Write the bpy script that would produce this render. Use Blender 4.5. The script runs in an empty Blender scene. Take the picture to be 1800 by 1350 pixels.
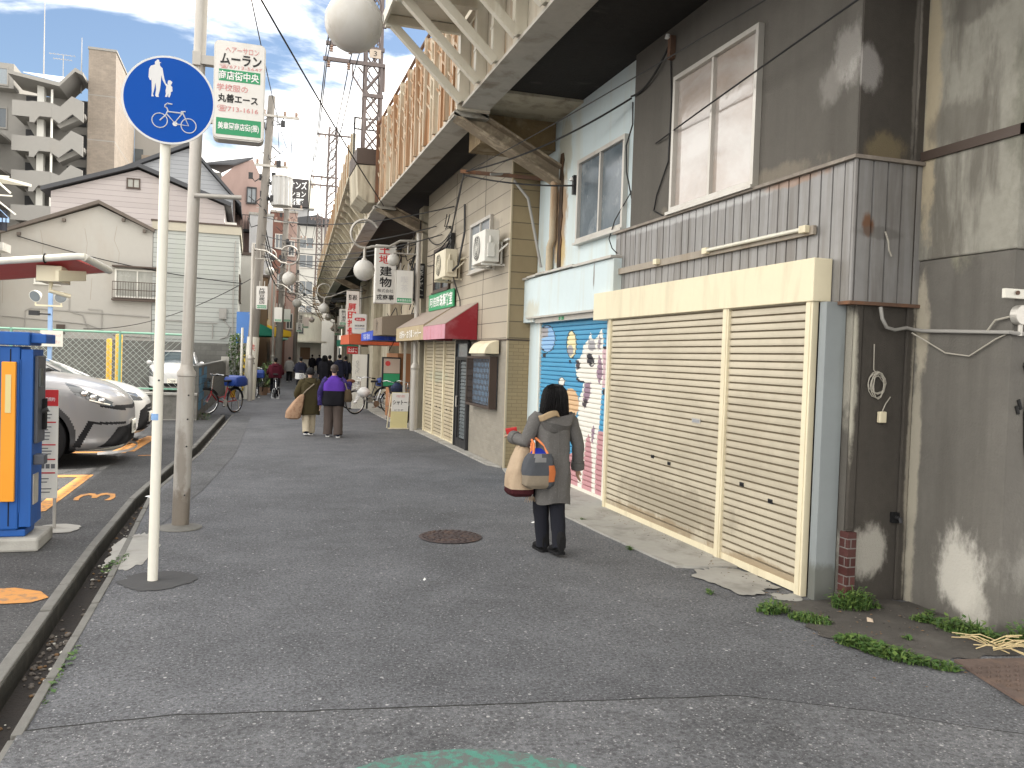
import bpy, bmesh, math, random
from mathutils import Vector as V, Matrix, noise as mnoise
from math import sin, cos, pi, radians as R, sqrt, atan2, floor
random.seed(11)
S = bpy.context.scene
COL = S.collection
# ---------------------------------------------------------------- camera
YAW, PITCH, ROLL = 0.30225, -0.029656, 0.033149
_f = V((sin(YAW)*cos(PITCH), cos(YAW)*cos(PITCH), sin(PITCH)))
_r = V((cos(YAW), -sin(YAW), 0)); _u = _r.cross(_f)
_r2 = _r*cos(ROLL) + _u*sin(ROLL); _u2 = _u*cos(ROLL) - _r*sin(ROLL)
cd = bpy.data.cameras.new('camera'); cam = bpy.data.objects.new('camera', cd); COL.objects.link(cam)
cam.matrix_world = Matrix(((_r2.x, _u2.x, -_f.x, 0), (_r2.y, _u2.y, -_f.y, 0), (_r2.z, _u2.z, -_f.z, 1.65), (0, 0, 0, 1)))
cd.sensor_width = 36; cd.lens = 1474/1800*36; cd.clip_start = .05; cd.clip_end = 3000
S.camera = cam
# ---------------------------------------------------------------- light
S.view_settings.view_transform = 'Standard'; S.view_settings.look = 'None'
S.view_settings.exposure = 1.25; S.view_settings.gamma = 1
SUN = V((0.55, 0.146, 0.82)).normalized()
ELEV = math.asin(SUN.z); AZ = atan2(SUN.x, SUN.y)
ld = bpy.data.lights.new('sun', 'SUN'); ld.energy = 3.4; ld.angle = R(.53); ld.color = (1, .94, .85)
sun = bpy.data.objects.new('sun', ld); COL.objects.link(sun)
sun.rotation_mode = 'QUATERNION'; sun.rotation_quaternion = (-SUN).to_track_quat('-Z', 'Y'); sun.location = (30, 8, 60)
W = bpy.data.worlds.new('World'); S.world = W; W.use_nodes = True
nt = W.node_tree; nt.nodes.clear()
def nd(nt, t, **k):
    n = nt.nodes.new(t)
    for a, b in k.items(): setattr(n, a, b)
    return n
def lk(nt, a, b): nt.links.new(a, b)
def mth(nt, op, a, b=None, c=None, clamp=False):
    n = nd(nt, 'ShaderNodeMath', operation=op, use_clamp=clamp)
    for i, x in enumerate((a, b, c)):
        if x is None: continue
        if isinstance(x, (int, float)): n.inputs[i].default_value = x
        else: lk(nt, x, n.inputs[i])
    return n.outputs[0]
def mapr(nt, x, a, b, c, d, smooth=False):
    n = nd(nt, 'ShaderNodeMapRange', clamp=True)
    if smooth: n.interpolation_type = 'SMOOTHSTEP'
    lk(nt, x, n.inputs[0])
    for i, q in enumerate((a, b, c, d)): n.inputs[i+1].default_value = q
    return n.outputs[0]
def nz(nt, vec, sc, det=5, rough=.55, dist=0):
    n = nd(nt, 'ShaderNodeTexNoise'); n.inputs['Scale'].default_value = sc; n.inputs['Detail'].default_value = det
    n.inputs['Roughness'].default_value = rough; n.inputs['Distortion'].default_value = dist
    if vec is not None: lk(nt, vec, n.inputs['Vector'])
    return n.outputs[0]
def mixc(nt, fac, a, b, mode='MIX'):
    n = nd(nt, 'ShaderNodeMix', data_type='RGBA', blend_type=mode)
    for s, x in ((0, fac), (6, a), (7, b)):
        if isinstance(x, (int, float)): n.inputs[s].default_value = x if s == 0 else (x, x, x, 1)
        elif isinstance(x, tuple): n.inputs[s].default_value = (*x[:3], 1)
        else: lk(nt, x, n.inputs[s])
    return n.outputs[2]
def vmap(nt, vec, sc, loc=(0, 0, 0)):
    n = nd(nt, 'ShaderNodeMapping'); n.inputs['Scale'].default_value = sc; n.inputs['Location'].default_value = loc
    lk(nt, vec, n.inputs['Vector']); return n.outputs[0]
tc = nd(nt, 'ShaderNodeTexCoord'); sp = nd(nt, 'ShaderNodeSeparateXYZ'); lk(nt, tc.outputs['Generated'], sp.inputs[0])
zz = mth(nt, 'ADD', mth(nt, 'MAXIMUM', sp.outputs[2], 0), .22)
cb = nd(nt, 'ShaderNodeCombineXYZ'); lk(nt, mth(nt, 'DIVIDE', sp.outputs[0], zz), cb.inputs[0]); lk(nt, mth(nt, 'DIVIDE', sp.outputs[1], zz), cb.inputs[1])
cl = nz(nt, vmap(nt, cb.outputs[0], (1, 1, 1), (3.4, 1.2, 0)), 1.5, 10, .58, .5)
bias = mth(nt, 'MULTIPLY', sp.outputs[0], .24)
bias2 = mth(nt, 'ADD', mapr(nt, sp.outputs[1], .3, -.4, 0, .05, True), mapr(nt, sp.outputs[0], -.3, -.65, 0, .42, True))
cm = mapr(nt, mth(nt, 'ADD', mth(nt, 'ADD', cl, bias), bias2), .42, .56, 0, 1, True)
shade = mapr(nt, nz(nt, cb.outputs[0], 2.6, 5, .5), .3, .75, .8, 1.12)
sky = nd(nt, 'ShaderNodeTexSky', sky_type='NISHITA'); sky.sun_disc = False; sky.sun_elevation = ELEV; sky.sun_rotation = AZ
sky.air_density = 1.1; sky.dust_density = 1.2; sky.ozone_density = 2.0
bg1 = nd(nt, 'ShaderNodeBackground'); bg1.inputs['Strength'].default_value = .072; lk(nt, sky.outputs[0], bg1.inputs['Color'])
bg2 = nd(nt, 'ShaderNodeBackground'); lk(nt, mixc(nt, 1.0, (1.0, .965, .91), shade, 'MULTIPLY'), bg2.inputs['Color']); bg2.inputs['Strength'].default_value = 1.5
mx = nd(nt, 'ShaderNodeMixShader'); lk(nt, cm, mx.inputs[0]); lk(nt, bg1.outputs[0], mx.inputs[1]); lk(nt, bg2.outputs[0], mx.inputs[2])
wo = nd(nt, 'ShaderNodeOutputWorld'); lk(nt, mx.outputs[0], wo.inputs[0])
# ---------------------------------------------------------------- materials
def base(name):
    m = bpy.data.materials.new(name); m.use_nodes = True; nt = m.node_tree
    b = nt.nodes['Principled BSDF']; g = nd(nt, 'ShaderNodeNewGeometry')
    return m, nt, b, g.outputs['Position']
def bumpit(nt, b, h, st, dist=.01, prev=None):
    n = nd(nt, 'ShaderNodeBump'); n.inputs['Strength'].default_value = st; n.inputs['Distance'].default_value = dist
    lk(nt, h, n.inputs['Height'])
    if prev: lk(nt, prev, n.inputs['Normal'])
    lk(nt, n.outputs[0], b.inputs['Normal']); return n.outputs[0]
MATS = {}
def mat(name, col, rough=.75, var=.14, sc=2.5, metal=0, bump=.12, bsc=45, dirt=None, da=.6, dsc=(5, 5, .5), dth=(.5, .72), spec=.4,
        coat=0, patches=(), lines=None, bricks=None, speck=None, trans=0, alpha=1, emit=None, rock=0):
    m, nt, b, P = base(name)
    n1 = nz(nt, P, sc, 7, .62); n2 = nz(nt, P, sc*9, 4, .6)
    v = mth(nt, 'ADD', mth(nt, 'MULTIPLY', mth(nt, 'SUBTRACT', n1, .5), 2.6*var), mth(nt, 'MULTIPLY', mth(nt, 'SUBTRACT', n2, .5), 1.2*var))
    v = mth(nt, 'ADD', v, 1.0)
    c = mixc(nt, 1.0, tuple(col), v, 'MULTIPLY'); prev = None
    if bricks:
        w, h, mort, bc2, axis = bricks[:5]
        s = nd(nt, 'ShaderNodeSeparateXYZ'); lk(nt, P, s.inputs[0]); q = nd(nt, 'ShaderNodeCombineXYZ')
        lk(nt, mth(nt, 'ADD', s.outputs[0], s.outputs[1]), q.inputs[0]); lk(nt, s.outputs[2], q.inputs[1])
        t = nd(nt, 'ShaderNodeTexBrick'); lk(nt, q.outputs[0], t.inputs['Vector'])
        t.inputs['Scale'].default_value = 1; t.inputs['Brick Width'].default_value = w; t.inputs['Row Height'].default_value = h
        t.inputs['Mortar Size'].default_value = min(w, h)*.05; t.inputs['Bias'].default_value = 0
        if len(bricks) > 5: t.inputs['Mortar Size'].default_value = bricks[5]
        lk(nt, c, t.inputs['Color1']); lk(nt, mixc(nt, 1.0, c, bc2, 'MULTIPLY'), t.inputs['Color2']); t.inputs['Mortar'].default_value = (*mort, 1)
        c = t.outputs[0]; prev = bumpit(nt, b, mth(nt, 'SUBTRACT', 1.0, t.outputs['Fac']), .5, .004)
    if lines:
        pz, wd, dk = lines
        s = nd(nt, 'ShaderNodeSeparateXYZ'); lk(nt, P, s.inputs[0])
        fr = mth(nt, 'FRACT', mth(nt, 'DIVIDE', s.outputs[2], pz)); ln = mth(nt, 'LESS_THAN', fr, wd/pz)
        board = nd(nt, 'ShaderNodeTexWhiteNoise', noise_dimensions='1D'); lk(nt, mth(nt, 'FLOOR', mth(nt, 'DIVIDE', s.outputs[2], pz)), board.inputs['W'])
        c = mixc(nt, 1.0, c, mapr(nt, board.outputs[0], 0, 1, .93, 1.05), 'MULTIPLY')
        c = mixc(nt, mth(nt, 'MULTIPLY', ln, dk), c, (.02, .02, .02)); prev = bumpit(nt, b, mth(nt, 'SUBTRACT', 1.0, ln), .6, .006)
    if dirt:
        d = mapr(nt, nz(nt, vmap(nt, P, dsc), 1, 6, .62, .4), dth[0], dth[1], 0, da)
        c = mixc(nt, d, c, dirt)
    for (pc, pr, pcol, amt) in patches:
        o = nd(nt, 'ShaderNodeVectorMath', operation='SUBTRACT'); lk(nt, P, o.inputs[0]); o.inputs[1].default_value = pc
        o2 = nd(nt, 'ShaderNodeVectorMath', operation='DIVIDE'); lk(nt, o.outputs[0], o2.inputs[0]); o2.inputs[1].default_value = pr
        l = nd(nt, 'ShaderNodeVectorMath', operation='LENGTH'); lk(nt, o2.outputs[0], l.inputs[0])
        e = mth(nt, 'ADD', l.outputs['Value'], mth(nt, 'MULTIPLY', mth(nt, 'SUBTRACT', nz(nt, vmap(nt, P, (1, 1, .55)), 6, 9, .68), .5), 1.7))
        c = mixc(nt, mapr(nt, e, .5, 1.0, amt, 0, True), c, pcol)
    if speck:
        ssc, sth, scol = speck
        sn = nz(nt, P, ssc, 2, .5); c = mixc(nt, mapr(nt, sn, sth, sth+.06, 0, .8), c, scol)
    lk(nt, c, b.inputs['Base Color'])
    lk(nt, mapr(nt, n1, .3, .7, max(rough-.1, .02), min(rough+.08, 1)), b.inputs['Roughness'])
    b.inputs['Metallic'].default_value = metal; b.inputs['Specular IOR Level'].default_value = spec
    if coat: b.inputs['Coat Weight'].default_value = coat; b.inputs['Coat Roughness'].default_value = .04
    if trans: b.inputs['Transmission Weight'].default_value = trans
    if bump: bumpit(nt, b, nz(nt, P, bsc, 4, .6), bump, .01, prev)
    MATS[name] = m; return m
def glassy(name, col, rough=.06, var=.25, sc=1.2):
    return mat(name, col, rough, var, sc, bump=.03, bsc=3, spec=.9)
# ---------------------------------------------------------------- mesh building
INV = {}
class Fr:
    'a wall frame: a runs right as seen from outside, b up, c out of the wall'
    def __init__(s, o, u, n, w=(0, 0, 1)): s.o = V(o); s.u = V(u); s.n = V(n); s.w = V(w)
    def __call__(s, a, b, c=0): return s.o + s.u*a + s.w*b + s.n*c
def FX(x, y0=0): return Fr((x, y0, 0), (0, -1, 0), (-1, 0, 0))      # right hand walls, facing the street
def FS(y, x0=0): return Fr((x0, y, 0), (1, 0, 0), (0, -1, 0))       # faces the camera
def FL(x, y0=0): return Fr((x, y0, 0), (0, 1, 0), (1, 0, 0))        # left hand walls, facing the street
class MB:
    def __init__(s): s.v = []; s.f = []; s.m = []; s.mi = 0
    def add(s, vs, fs):
        o = len(s.v); s.v += [tuple(x) for x in vs]; s.f += [tuple(i+o for i in f) for f in fs]; s.m += [s.mi]*len(fs); return s
    def hexa(s, p): return s.add(p, [(0, 3, 2, 1), (4, 5, 6, 7), (0, 1, 5, 4), (1, 2, 6, 5), (2, 3, 7, 6), (3, 0, 4, 7)])
    def box(s, x0, y0, z0, x1, y1, z1):
        return s.hexa([(x0, y0, z0), (x1, y0, z0), (x1, y1, z0), (x0, y1, z0), (x0, y0, z1), (x1, y0, z1), (x1, y1, z1), (x0, y1, z1)])
    def fb(s, F, a0, b0, c0, a1, b1, c1):
        return s.hexa([F(a0, b0, c0), F(a1, b0, c0), F(a1, b0, c1), F(a0, b0, c1), F(a0, b1, c0), F(a1, b1, c0), F(a1, b1, c1), F(a0, b1, c1)])
    def bar(s, p, q, w, h=None, up=(0, 0, 1)):
        p = V(p); q = V(q); h = h or w; d = (q-p).normalized(); x = d.cross(V(up))
        if x.length < .01: x = d.cross(V((1, 0, 0)))
        x.normalize(); y = x.cross(d); c = [(-w/2, -h/2), (w/2, -h/2), (w/2, h/2), (-w/2, h/2)]
        return s.hexa([p+x*a+y*b for a, b in c]+[q+x*a+y*b for a, b in c])
    def tube(s, pts, r, n=8, cap=True):
        pts = [V(p) for p in pts]; rs = r if isinstance(r, (list, tuple)) else [r]*len(pts); o = []; fs = []; prev = None
        for i, p in enumerate(pts):
            d = (pts[min(i+1, len(pts)-1)]-pts[max(i-1, 0)])
            d = d.normalized() if d.length > 1e-9 else V((0, 0, 1))
            x = prev - d*prev.dot(d) if prev is not None else None
            if x is None or x.length < 1e-4:
                x = d.cross(V((0, 0, 1)))
                if x.length < .01: x = d.cross(V((1, 0, 0)))
            x.normalize(); prev = x; y = d.cross(x)
            o += [p+(x*cos(2*pi*k/n)+y*sin(2*pi*k/n))*rs[i] for k in range(n)]
        for i in range(len(pts)-1):
            for k in range(n): fs.append((i*n+k, i*n+(k+1) % n, (i+1)*n+(k+1) % n, (i+1)*n+k))
        if cap: fs.append(tuple(range(n))[::-1]); fs.append(tuple(range((len(pts)-1)*n, len(pts)*n)))
        return s.add(o, fs)
    def poly(s, pts): return s.add(pts, [tuple(range(len(pts)))])
    def prism(s, pts, off):
        n = len(pts); off = V(off); p = [V(q) for q in pts]
        return s.add(p+[q+off for q in p], [tuple(range(n))[::-1], tuple(range(n, 2*n))]+[(i, (i+1) % n, n+(i+1) % n, n+i) for i in range(n)])
    def strip(s, prof, off):
        n = len(prof); off = V(off); return s.add([V(q) for q in prof]+[V(q)+off for q in prof], [(i, i+1, n+i+1, n+i) for i in range(n-1)])
    def grid(s, fn, nu, nv, closeu=False, capv=False):
        o = [fn(i/nu, j/nv) for j in range(nv+1) for i in range(nu if closeu else nu+1)]; w = nu if closeu else nu+1; fs = []
        for j in range(nv):
            for i in range(nu): fs.append((j*w+i, j*w+(i+1) % w, (j+1)*w+(i+1) % w, (j+1)*w+i))
        if capv: fs.append(tuple(range(w))[::-1]); fs.append(tuple(range(nv*w, nv*w+w)))
        return s.add(o, fs)
    def lathe(s, prof, c, n=16, ax=None):
        c = V(c); Q = V(ax).to_track_quat('Z', 'Y') if ax is not None else None
        def f(i, j):
            r, z = prof[int(round(j*(len(prof)-1)))]; p = V((r*cos(2*pi*i), r*sin(2*pi*i), z)); return c+(Q @ p if Q else p)
        return s.grid(f, n, len(prof)-1, True, True)
    def ball(s, c, r, n=16, sq=(1, 1, 1)):
        c = V(c)
        return s.grid(lambda i, j: c+V((sq[0]*r*sin(pi*(.002+.996*j))*cos(2*pi*i), sq[1]*r*sin(pi*(.002+.996*j))*sin(2*pi*i), -sq[2]*r*cos(pi*(.002+.996*j)))), n, max(6, n//2), True, True)
    def disc(s, c, r, n, nrm, t=0):
        Q = V(nrm).to_track_quat('Z', 'Y'); pts = [V(c)+Q @ V((r*cos(2*pi*k/n), r*sin(2*pi*k/n), 0)) for k in range(n)]
        return s.prism(pts, V(nrm).normalized()*t) if t else s.poly(pts)
    def build(s, name, mats, parent=None, smooth=False, bevel=0, local=False, loc=None, recalc=True, wn=False):
        me = bpy.data.meshes.new(name); vs = s.v
        if parent is not None and not local:
            I = INV.get(parent.name)
            if I is not None: vs = [I @ V(x) for x in vs]
        if loc is not None: vs = [V(x)-V(loc) for x in vs]
        me.from_pydata([tuple(x) for x in vs], [], s.f)
        ms = mats if isinstance(mats, (list, tuple)) else [mats]
        for m in ms: me.materials.append(m)
        if len(ms) > 1: me.polygons.foreach_set('material_index', s.m)
        if recalc:
            bm = bmesh.new(); bm.from_mesh(me); bmesh.ops.recalc_face_normals(bm, faces=bm.faces); bm.to_mesh(me); bm.free()
        if smooth:
            me.polygons.foreach_set('use_smooth', [True]*len(me.polygons))
            try: me.set_sharp_from_angle(angle=R(45))
            except Exception: pass
        o = bpy.data.objects.new(name, me); COL.objects.link(o)
        if parent is not None:
            o.parent = parent
            if parent.name in INV: INV[o.name] = INV[parent.name]
        if loc is not None: o.location = loc
        if bevel:
            b = o.modifiers.new('bevel', 'BEVEL'); b.width = bevel; b.segments = 2; b.limit_method = 'ANGLE'; b.angle_limit = R(40)
        return o
def tag(o, label, cat, group=None):
    o['label'] = label; o['category'] = cat
    if group: o['group'] = group
    return o
def thing(name, label, cat, loc=(0, 0, 0), rz=0, group=None):
    o = bpy.data.objects.new(name, None); COL.objects.link(o); o.location = loc; o.rotation_euler = (0, 0, rz); o.empty_display_size = .2
    INV[o.name] = (Matrix.Translation(V(loc)) @ Matrix.Rotation(rz, 4, 'Z')).inverted()
    return tag(o, label, cat, group)
def solo(name, mb, m, label, cat, loc=(0, 0, 0), group=None, **k): return tag(mb.build(name, m, loc=loc, **k), label, cat, group)
def struct(name, mb, m, kind='structure', **k):
    o = mb.build(name, m, **k); o['kind'] = kind; return o
def dup(root, loc, rz=None, label=None, group=None):
    c = root.copy(); COL.objects.link(c); c.location = loc
    if rz is not None: c.rotation_euler = (0, 0, rz)
    if label: c['label'] = label
    if group: c['group'] = group
    for ch in [o for o in root.children]:
        k = ch.copy(); COL.objects.link(k); k.parent = c
        for g in ch.children: q = g.copy(); COL.objects.link(q); q.parent = k
    return c
TEXTS = []
def text(body, parent, m, F, a, b, w, h, c=.004, vert=False, bold=.0, name='lettering'):
    'lettering fitted into a box centred on (a,b) of frame F'
    cells = [(ch, a, b+h/2-(i+.5)*h/len(body), w, h/len(body)*.9) for i, ch in enumerate(body)] if vert else [(body, a, b, w, h)]
    job = dict(parent=parent, m=m, F=F, c=c, name=name, objs=[])
    for (t, ca, cb_, cw, chh) in cells:
        if t == ' ': continue
        cu = bpy.data.curves.new('t', 'FONT'); cu.body = t; cu.resolution_u = 2; cu.offset = bold
        ob = bpy.data.objects.new('t', cu); COL.objects.link(ob); job['objs'].append((ob, t, ca, cb_, cw, chh))
    TEXTS.append(job)
def flush_text():
    dg = bpy.context.evaluated_depsgraph_get()
    for j in TEXTS:
        mb = MB(); F = j['F']
        for (ob, t, a, b, w, h) in j['objs']:
            me = bpy.data.meshes.new_from_object(ob.evaluated_get(dg)); vs = [v.co.copy() for v in me.vertices]
            if not vs: continue
            x0 = min(v.x for v in vs); x1 = max(v.x for v in vs); y0 = min(v.y for v in vs); y1 = max(v.y for v in vs)
            if t in 'ー一-・': sx = w/max(x1-x0, .01); sy = min(sx, h/max(y1-y0, .3)); y0 -= .2; y1 += .2
            else: sx = w/max(x1-x0, .01); sy = h/max(y1-y0, .01)
            mb.add([F(a+(v.x-(x0+x1)/2)*sx, b+(v.y-(y0+y1)/2)*sy, j['c']) for v in vs], [tuple(p.vertices) for p in me.polygons])
            bpy.data.meshes.remove(me)
        for q in j['objs']:
            cu = q[0].data; bpy.data.objects.remove(q[0]); bpy.data.curves.remove(cu)
        o = mb.build(j['name'], j['m'], j['parent'], recalc=False)
        if j['parent'] is None: o['kind'] = 'structure'
    TEXTS.clear()
def arc(c, r, a0, a1, n, ex, ey):
    c = V(c); ex = V(ex); ey = V(ey); return [c+ex*(r*cos(a0+(a1-a0)*i/n))+ey*(r*sin(a0+(a1-a0)*i/n)) for i in range(n+1)]
def cx(y): return 0 if y < 18 else .05*(y-18)**2/6 if y <= 21 else .05*(y-19.5)+(.0016*(y-50)**2 if y > 50 else 0)
def window(root, F, a0, b0, a1, b1, fm, pm, fw=.05, dep=.05, mull=1, name='window', sill=True):
    'framed sliding window standing out of the wall; the pane is its sub-part'
    m = MB(); m.fb(F, a0, b0, .002, a0+fw, b1, dep); m.fb(F, a1-fw, b0, .002, a1, b1, dep); m.fb(F, a0+fw, b1-fw, .002, a1-fw, b1, dep); m.fb(F, a0+fw, b0, .002, a1-fw, b0+fw, dep)
    for i in range(mull):
        x = a0+(a1-a0)*(i+1)/(mull+1); m.fb(F, x-fw*.4, b0+fw, .004, x+fw*.4, b1-fw, dep*.85)
    if sill: m.fb(F, a0-.02, b0-.03, .003, a1+.02, b0-.001, dep+.03)
    w = m.build(name, fm, root); p = MB(); p.fb(F, a0+fw, b0+fw, .003, a1-fw, b1-fw, .014); p.build('pane', pm, w)
    return w
# ---------------------------------------------------------------- common materials
def asphalt(name, col, sc, chip, dens=.5):
    'bitumen with stone chips of several sizes, worn pale and tarry dark areas'
    m, nt, b, P = base(name)
    n1 = nz(nt, P, sc, 6, .6); n2 = nz(nt, P, sc*5, 5, .6); n3 = nz(nt, P, 55, 3, .65)
    v = mth(nt, 'ADD', mapr(nt, n1, .3, .7, -.3, .22), mapr(nt, n2, .3, .7, -.16, .16)); v = mth(nt, 'ADD', mth(nt, 'ADD', v, mapr(nt, n3, .25, .75, -.5, .5)), 1.0)
    c = mixc(nt, 1.0, tuple(col), v, 'MULTIPLY')
    for (vs, th, am) in ((75, .45, .7), (140, .55, .65), (40, .16, .8)):
        t = nd(nt, 'ShaderNodeTexVoronoi'); t.inputs['Scale'].default_value = vs; lk(nt, P, t.inputs['Vector'])
        s = nd(nt, 'ShaderNodeSeparateColor'); lk(nt, t.outputs['Color'], s.inputs[0])
        f = mth(nt, 'MULTIPLY', mapr(nt, s.outputs[0], 1-dens*th*.5, 1-dens*th*.5+.03, 0, am), mapr(nt, t.outputs['Distance'], .25, .45, 1, 0))
        c = mixc(nt, f, c, mixc(nt, s.outputs[1], tuple(q*.6 for q in chip), chip))
        f2 = mth(nt, 'MULTIPLY', mth(nt, 'LESS_THAN', s.outputs[2], .3), mapr(nt, t.outputs['Distance'], .3, .5, .55, 0)); c = mixc(nt, f2, c, tuple(q*.4 for q in col))
    lk(nt, c, b.inputs['Base Color']); b.inputs['Roughness'].default_value = .86; b.inputs['Specular IOR Level'].default_value = .3
    bumpit(nt, b, nz(nt, P, 120, 3, .7), .6, .006); MATS[name] = m; return m
m_asph = asphalt('asphalt', (.134, .137, .145), .45, (.56, .555, .55))
m_lot = asphalt('lot_asphalt', (.08, .08, .081), .7, (.34, .33, .32))
m_lot2 = asphalt('old_asphalt', (.138, .14, .146), 1.1, (.56, .55, .54), .6)
m_conc = mat('concrete', (.36, .35, .32), .88, .2, 2, bump=.25, bsc=70, dirt=(.13, .12, .1), da=.7, dsc=(2.5, 2.5, 2.5))
m_kerb = mat('kerb_concrete', (.175, .17, .155), .9, .25, 3, bump=.35, bsc=90, dirt=(.1, .1, .085), da=.75, dsc=(5, 5, 5))
m_dirt = mat('wet_soil', (.04, .034, .029), .9, .4, 8, bump=.8, bsc=60)
m_stone = mat('pebble_litter', (.16, .14, .12), .9, .4, 20, bump=.3)
m_steel = mat('galvanised', (.42, .4, .365), .5, .1, 3, metal=.3, bump=.04, patches=[((-.59, 8.2, .1), (.3, .3, .45), (.14, .11, .08), .75), ((-.59, 8.2, .5), (.06, .3, .5), (.16, .13, .1), .6)], dirt=(.2, .14, .09), da=.35, dsc=(8, 8, .8))
m_white = mat('white_paint', (.7, .68, .6), .5, .05, 2, bump=.03, dirt=(.4, .36, .3), da=.25, dsc=(7, 7, .8))
m_cream = mat('cream_paint', (.72, .65, .47), .5, .06, 2, bump=.03, dirt=(.38, .31, .2), da=.4, dsc=(4, 4, .7))
m_alum = mat('aluminium', (.52, .5, .46), .4, .08, 3, metal=.4, bump=.03, dirt=(.3, .26, .2), da=.3)
m_black = mat('black_rubber', (.014, .014, .015), .75, .1, 5, bump=.05, spec=.12)
m_dark = mat('dark_metal', (.035, .035, .037), .5, .12, 4, metal=.3, bump=.05)
m_rust = mat('rusty_steel', (.13, .075, .05), .85, .35, 5, bump=.3, bsc=60, dirt=(.3, .12, .04), da=.6, dsc=(4, 4, 2))
m_brown = mat('brown_metal', (.07, .05, .04), .55, .12, 4, metal=.2, bump=.05)
m_green = mat('green_panel', (.03, .28, .12), .5, .06, 3, bump=.02)
m_pane = glassy('window_glass', (.06, .075, .085))
m_panelt = glassy('pale_window_glass', (.2, .23, .25))
m_red = mat('red_paint', (.5, .03, .03), .5, .08, 3, bump=.03)
m_blue = mat('blue_paint', (.015, .11, .42), .5, .05, 2, bump=.02)
m_ink = mat('black_ink', (.015, .015, .015), .6, 0, bump=0)
m_inkred = mat('red_ink', (.55, .05, .05), .6, 0, bump=0)
m_inkpink = mat('faded_red_ink', (.62, .28, .27), .6, .05, bump=0)
m_inkw = mat('white_ink', (.82, .82, .8), .6, 0, bump=0)
m_wire = mat('black_cable', (.015, .015, .016), .6, 0, bump=0)
m_globe = mat('opal_globe', (.5, .485, .45), .3, .05, 3, bump=.02, dirt=(.42, .37, .28), da=.4, dsc=(6, 6, 3))
# ================================================================ ground
G = MB(); G.box(-400, -60, -.6, 400, 900, -.16); struct('ground', G, m_lot)
strip = [(-.88, -4), (-.88, 3.9), (-.9, 6.5), (-1.0, 9.9), (-.98, 10.6), (-.70, 14.2), (-.39, 22.5)]
rd = [(x, y) for x, y in strip]+[(-1.16, 22.7), (-.8, 36), (-.6, 60), (-.6, 150)]+[(30, 150), (30, -4)]
G = MB(); G.prism([(x, y, -.15) for x, y in rd], (0, 0, .15)); struct('road', G, m_asph)
kin = [(-1.117, -4), (-1.117, 4.52), (-1.174, 7.52), (-1.165, 9.8), (-1.11, 10.94), (-1.03, 12.4), (-.85, 15.0), (-.6, 22.2)]
lot = kin+[(-.75, 22.6), (-1.17, 22.7), (-1.17, 20.55), (-40, 20.55), (-40, -4)]
G = MB(); G.prism([(x-(.065 if i < 8 else 0), y, -.15) for i, (x, y) in enumerate(lot)], (0, 0, .149)); struct('parking_lot', G, m_lot)
G = MB(); G.prism([(-40, 20.56, -.15), (-1.18, 20.56, -.15), (-.9, 38, -.15), (-40, 38, -.15)], (0, 0, .16)); struct('rear_lot', G, m_conc)
def kerbline(pts, w, z, jit=0):
    g = MB(); n = 0
    for (a, b) in zip(pts, pts[1:]):
        L = sqrt((a[0]-b[0])**2+(a[1]-b[1])**2); k = max(1, int(L/.6))
        for i in range(k):
            p = V(a).lerp(V(b), i/k+.004); q = V(a).lerp(V(b), (i+1)/k-.004); d = (q-p).normalized(); nx = V((-d.y, d.x)) * w
            dz = random.uniform(-jit, jit)
            g.hexa([(p.x, p.y, -.15), (q.x, q.y, -.15), (q.x+nx.x, q.y+nx.y, -.15), (p.x+nx.x, p.y+nx.y, -.15), (p.x, p.y, z+dz), (q.x, q.y, z+dz), (q.x+nx.x, q.y+nx.y, z+dz), (p.x+nx.x, p.y+nx.y, z+dz)])
    return g
struct('kerb', kerbline(kin, .065, .012, .004), m_kerb, bevel=.006)
G = MB()
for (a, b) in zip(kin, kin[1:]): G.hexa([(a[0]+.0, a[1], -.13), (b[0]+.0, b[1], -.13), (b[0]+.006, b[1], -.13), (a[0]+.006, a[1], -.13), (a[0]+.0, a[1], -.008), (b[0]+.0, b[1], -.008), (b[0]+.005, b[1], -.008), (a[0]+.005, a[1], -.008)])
struct('gutter_grime_shade', G, mat('grime_and_shade', (.045, .043, .036), .9, .35, 6, bump=.4, dirt=(.12, .11, .095), da=.6, dsc=(7, 7, 7)))  # added dark sheet: damp grime with the kerb face's shade painted in
struct('gutter_edge', kerbline(strip, .045, .008, .003), m_kerb, bevel=.004)
G = MB(); G.poly([(-.885, 7.3, .004), (-.7, 8.9, .004), (-.5, 10.4, .004), (-.2, 14, .004), (.05, 22.5, .004), (-.36, 22.5, .004), (-.68, 14.2, .004), (-.95, 10.2, .004), (-.92, 9.4, .004)]); struct('trench_patch', G, asphalt('patched_asphalt', (.119, .12, .123), .8, (.36, .36, .355)), recalc=False)
G = MB()
for (a, b) in zip(range(-4, 22, 2), range(-2, 24, 2)): G.poly([(-1.3, a, -.125+.004*random.random()), (-.3, a, -.125), (-.3, b, -.125), (-1.3, b, -.125)])
struct('gutter_bed', G, m_dirt)
def kx(y, P):
    for (a, b) in zip(P, P[1:]):
        if a[1] <= y <= b[1]: return a[0]+(b[0]-a[0])*(y-a[1])/(b[1]-a[1])
    return P[-1][0]
G = MB()
for i in range(240):
    y = random.choice((random.uniform(3, 20), random.gauss(8, 1), random.gauss(5.2, .3))); x0 = kx(y, kin)+.02; x1 = kx(y, strip)-.09
    if x1 < x0: continue
    G.mi = random.choice((0, 0, 0, 0, 0, 1, 2)); G.ball((random.uniform(x0, x1), y, -.118), random.uniform(.005, .017), 6, (1, 1, .6))
m_leaf = mat('dead_leaf', (.2, .12, .06), .9, .4, 9, bump=.1)
o = struct('gutter_litter', G, [m_stone, m_leaf, m_white], 'stuff')
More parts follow.
